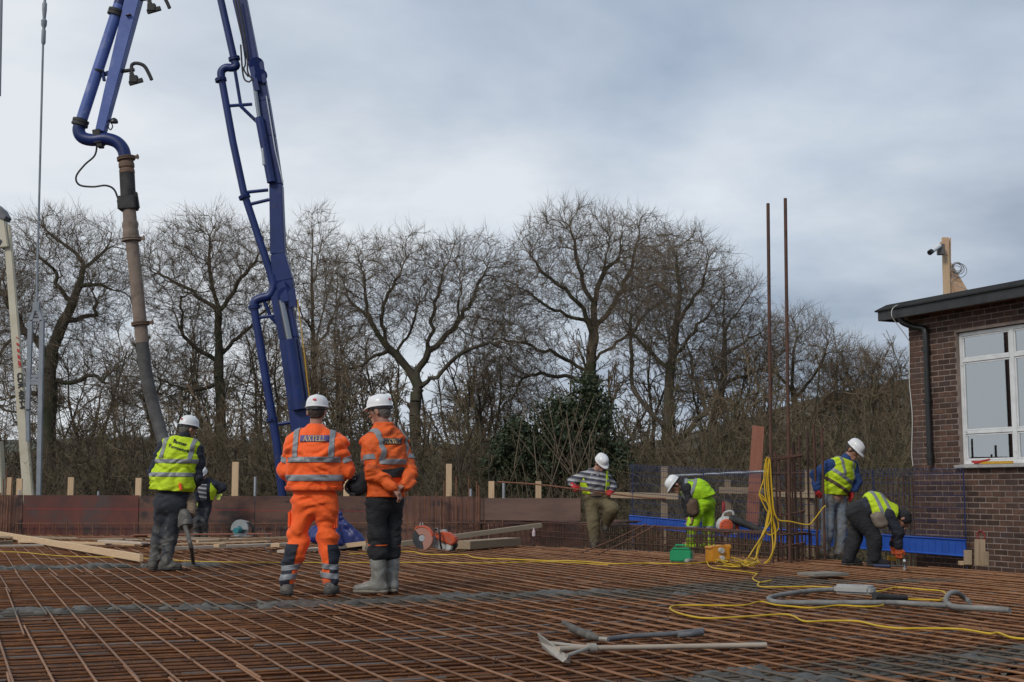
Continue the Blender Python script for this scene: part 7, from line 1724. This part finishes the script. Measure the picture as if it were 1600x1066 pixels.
# yellow extension cable
m_cable = M('yellow_cable', (.62, .40, .015), (.54, .34, .012), 8, .5)
def cable(label, pts, rad=.0082, cat='cable', n=7, name='extension_cable'):
    m_ = MB(); m_.tube(smooth_path(pts, n), rad, 7); return tag(m_.build(name, m_cable, None, True), label, cat)
gz = lambda x, y, z=.014: G(x, y, z)
cable('yellow cable running across the mat from behind the soiled orange worker to the orange box', [gz(x, y) for x, y in ((545, 866), (575, 865), (640, 862), (660, 866), (700, 867), (728, 867), (745, 872), (800, 874), (850, 876), (905, 877), (960, 881), (1010, 880), (1050, 881), (1085, 880), (1108, 878))])
cable('thin yellow cable lying straight across the whole mat past the orange trousers', [gz(x, y) for x, y in ((-40, 862), (30, 863), (100, 869), (220, 872), (300, 877), (420, 879), (540, 879), (660, 879), (760, 880), (850, 878), (905, 880), (950, 883))], .006)
cable('yellow cable winding over the mat by the grey hose', [gz(x, y) for x, y in ((1104, 877), (1110, 886), (1130, 890), (1160, 893), (1180, 896), (1183, 897), (1176, 904), (1188, 910), (1205, 907), (1186, 911), (1190, 917), (1240, 917), (1280, 917), (1330, 921), (1372, 924), (1400, 918), (1440, 921), (1472, 924), (1478, 932), (1468, 938))], .0075)
cable('yellow cable looping forward of the grey hose towards the right edge', [gz(x, y) for x, y in ((1468, 938), (1440, 937), (1395, 937), (1378, 946), (1350, 948), (1310, 946), (1270, 950), (1240, 948), (1210, 945), (1188, 940), (1160, 946), (1105, 946), (1060, 946), (1047, 950), (1060, 958), (1100, 966), (1160, 964), (1220, 960), (1240, 963), (1258, 971), (1300, 970), (1340, 971), (1372, 978), (1405, 982), (1440, 982), (1500, 983), (1545, 990), (1560, 989), (1585, 997), (1640, 1000))], .0075)
dcl = CB.y - .36; hk = lambda x, y, o=0.0: P(x, y, dcl + o)
coil = thing('cable_coil', 'hank of yellow cable hanging from the rebar column', 'cable', hk(1195, 870))
for i, pts in enumerate(([(1199, 714), (1194, 735), (1196, 775), (1202, 798), (1198, 822), (1188, 852), (1180, 872), (1165, 884), (1140, 882)], [(1198, 715), (1204, 750), (1207, 790), (1209, 820), (1211, 850), (1200, 878), (1170, 885), (1140, 880)],
                         [(1202, 715), (1200, 745), (1203, 785), (1205, 810), (1192, 835), (1175, 862), (1165, 878)], [(1196, 717), (1198, 760), (1204, 800), (1212, 830), (1206, 868), (1185, 884), (1150, 886), (1128, 884)],
                         [(1200, 722), (1193, 750), (1187, 770), (1190, 778), (1197, 784), (1193, 777), (1186, 772), (1192, 786), (1200, 800), (1212, 806), (1216, 826), (1204, 836), (1196, 828), (1200, 800)], [(1203, 718), (1206, 760), (1209, 795), (1216, 812), (1235, 815), (1262, 820), (1272, 812), (1284, 796), (1290, 790)],
                         [(1197, 720), (1202, 770), (1200, 810), (1190, 838), (1182, 868), (1190, 884), (1178, 880), (1160, 876), (1135, 868)], [(1201, 716), (1199, 750), (1205, 792), (1206, 830), (1207, 862), (1192, 882), (1160, 886)])):
    m_ = MB(); m_.tube(smooth_path([hk(x, y, .03 * math.sin(i * 2.1) + (0 if y < 860 else -.1 - .012 * i)) for x, y in pts], 7), .0085, 7); m_.build('cable_loop', m_cable, coil, True)
r = random.Random(9)
for i in range(5):
    pts = [gz(1115 + r.uniform(0, 20), 876 + r.uniform(-3, 6), .03 + .02 * i)] + [gz(1140 + 14 * k + r.uniform(-6, 6), 870 + r.uniform(0, 14), .03 + r.uniform(0, .12)) for k in range(4)] + [gz(1150, 884 + r.uniform(-2, 3), .03), gz(1120 + 5 * i, 884, .02)]
    m_ = MB(); m_.tube(smooth_path(pts, 7), .008, 7); m_.build('cable_loop', m_cable, coil, True)

# concrete rake and shovel in front
m_pale = M('cement_dusted_wood', (.36, .29, .22), (.44, .37, .29), 6, .8, .2, 40); m_dust = M('cement_dusted_steel', (.30, .275, .235), (.38, .35, .30), 7, .75, .2, 40)
rk = thing('concrete_rake', 'cement covered concrete rake with long pale handle lying on the mat', 'rake', G(1000, 1010))
m_ = MB(); y0_, y1_ = G(846, 1012, .01).y, G(884, 1036, .01).y; ym_ = (y0_ + y1_) / 2; tq_ = [P(839, 989, y0_ - .03), P(843, 1004, y0_ - .01), P(848, 1014, y0_), P(861, 1024, ym_), P(880, 1035, y1_), P(890, 1037, y1_), P(888, 1027, y1_ - .03), P(868, 1011, ym_ - .03)]
m_.prism(tq_, Vector((.010, .006, 0))); m_.build('blade', m_dust, rk, False, .003)
h0 = G(872, 1014, .07)
m_ = MB(); m_.tube([h0, G(925, 1013, .05), G(1197, 1008, .035)], [.0155, .016, .016], 10); m_.build('handle', m_pale, rk, True)
for a in (P(852, 1004, y0_ - .04), P(885, 1025, y1_ - .03)):
    m_ = MB(); m_.tube([a, G(922, 1012, .055)], .011, 8); m_.build('brace', m_dust, rk, True)
m_ = MB(); m_.cyl(G(918, 1012.5, .055), G(930, 1012.5, .052), .027, 12); m_.build('ferrule', m_dust, rk, True)
sh = thing('vibrator_poker', 'dark vibrating poker with muddy metal head lying behind the rake', 'poker', G(960, 1000))
m_ = MB(); m_.tube([G(880, 972, .05), G(895, 982, .045), G(925, 995, .03), G(937, 998, .03)], [.014, .026, .028, .014], 12); m_.build('poker_head', m_boot, sh, True)
m_ = MB(); m_.tube([G(937, 998, .03), G(950, 999, .03)], .014, 8); m_.build('neck', m_dust, sh, True)
m_ = MB(); m_.tube(smooth_path([G(948, 999, .03), G(990, 994, .03), G(1045, 991, .035), G(1075, 988, .035), G(1098, 985, .035)], 6), .017, 12); m_.tube(smooth_path([G(1060, 993, .03), G(1080, 991, .035), G(1097, 989, .03)], 5), .018, 10); m_.build('hose', M('slate_hose', (.075, .08, .09), (.16, .16, .16), 7, .7, .3, 40), sh, True)
# grey vibrator hose with capsule motor
vh = thing('vibrator_hose', 'grey vibrator hose with flat grey capsule motor curling on the mat', 'vibrator', G(1330, 930))
m_gh = M('grey_hose', (.15, .145, .135), (.25, .245, .23), 6, .75, .3, 40, dirt=((.07, .07, .07), 5, .56, .72))
m_ = MB(); m_.tube(smooth_path([G(x, y, .03) for x, y in ((1308, 921), (1270, 923), (1230, 928), (1205, 933), (1202, 937), (1215, 941), (1260, 942), (1330, 942), (1400, 942), (1450, 945), (1480, 946))], 6), .022, 12); m_.tube(smooth_path([G(1480, 946, .03), G(1478, 938, .07), G(1483, 928, .12), G(1495, 926, .12), G(1506, 934, .06), G(1515, 941, .03)], 6), .021, 12); m_.tube(smooth_path([G(1478, 938, .06), G(1484, 946, .035), G(1500, 949, .03), G(1540, 951, .03), G(1578, 954, .03)], 6), .024, 12); m_.build('hose', m_gh, vh, True)
a, b = G(1306, 926, .055), G(1367, 929, .055); d_ = (b - a).normalized(); sd_ = Vector((-d_.y, d_.x, 0)); m_ = MB(); 
m_.prism([a + d_ * (x * (b - a).length) + sd_ * y for x, y in ((0, -.03), (.06, -.085), (.94, -.085), (1, -.03), (1, .03), (.94, .085), (.06, .085), (0, .03))], Vector((0, 0, .075))); m_.build('motor_capsule', M('capsule_grey', (.30, .30, .29), (.38, .38, .36), 6, .6), vh, False, .02)
m_ = MB(); m_.tube([G(1366, 931, .06), G(1385, 933, .045), G(1416, 934, .03)], [.035, .03, .022], 10); m_.build('rubber_boot', m_rubber, vh, True)
# board on a trowel base
m_ = MB(); c = G(1286, 897, .035); m_.box(c, (.46, .34, .035), (VA, UA, Z_)); tag(m_.build('hawk_board', M('cement_board', (.19, .165, .135), (.26, .23, .19), 6, .8, .2, 40), None, False, .006), 'small flat cement covered board lying on the mat before the jeans', 'board')
# small bottle by the cage corner
bo_ = P(834, 838, 24.4); m_ = MB(); m_.lathe(bo_, Z_, [(0, .03), (.07, .032), (.10, .026), (.115, .014), (.15, .012)], 10); tag(m_.build('marker_bottle', M('pinkish_white', (.55, .38, .42), (.62, .55, .55), 20, .5), None, True), 'small white and pink bottle standing by the cage corner', 'bottle')
for px, py, d in ((1230, 748, 26),): pass
lay_plank('yellow timber offcut under the blue toe board by the orange glove', P(1387, 872, 17.5), P(1400, 873, 17.5), .08, .06, m_yel)
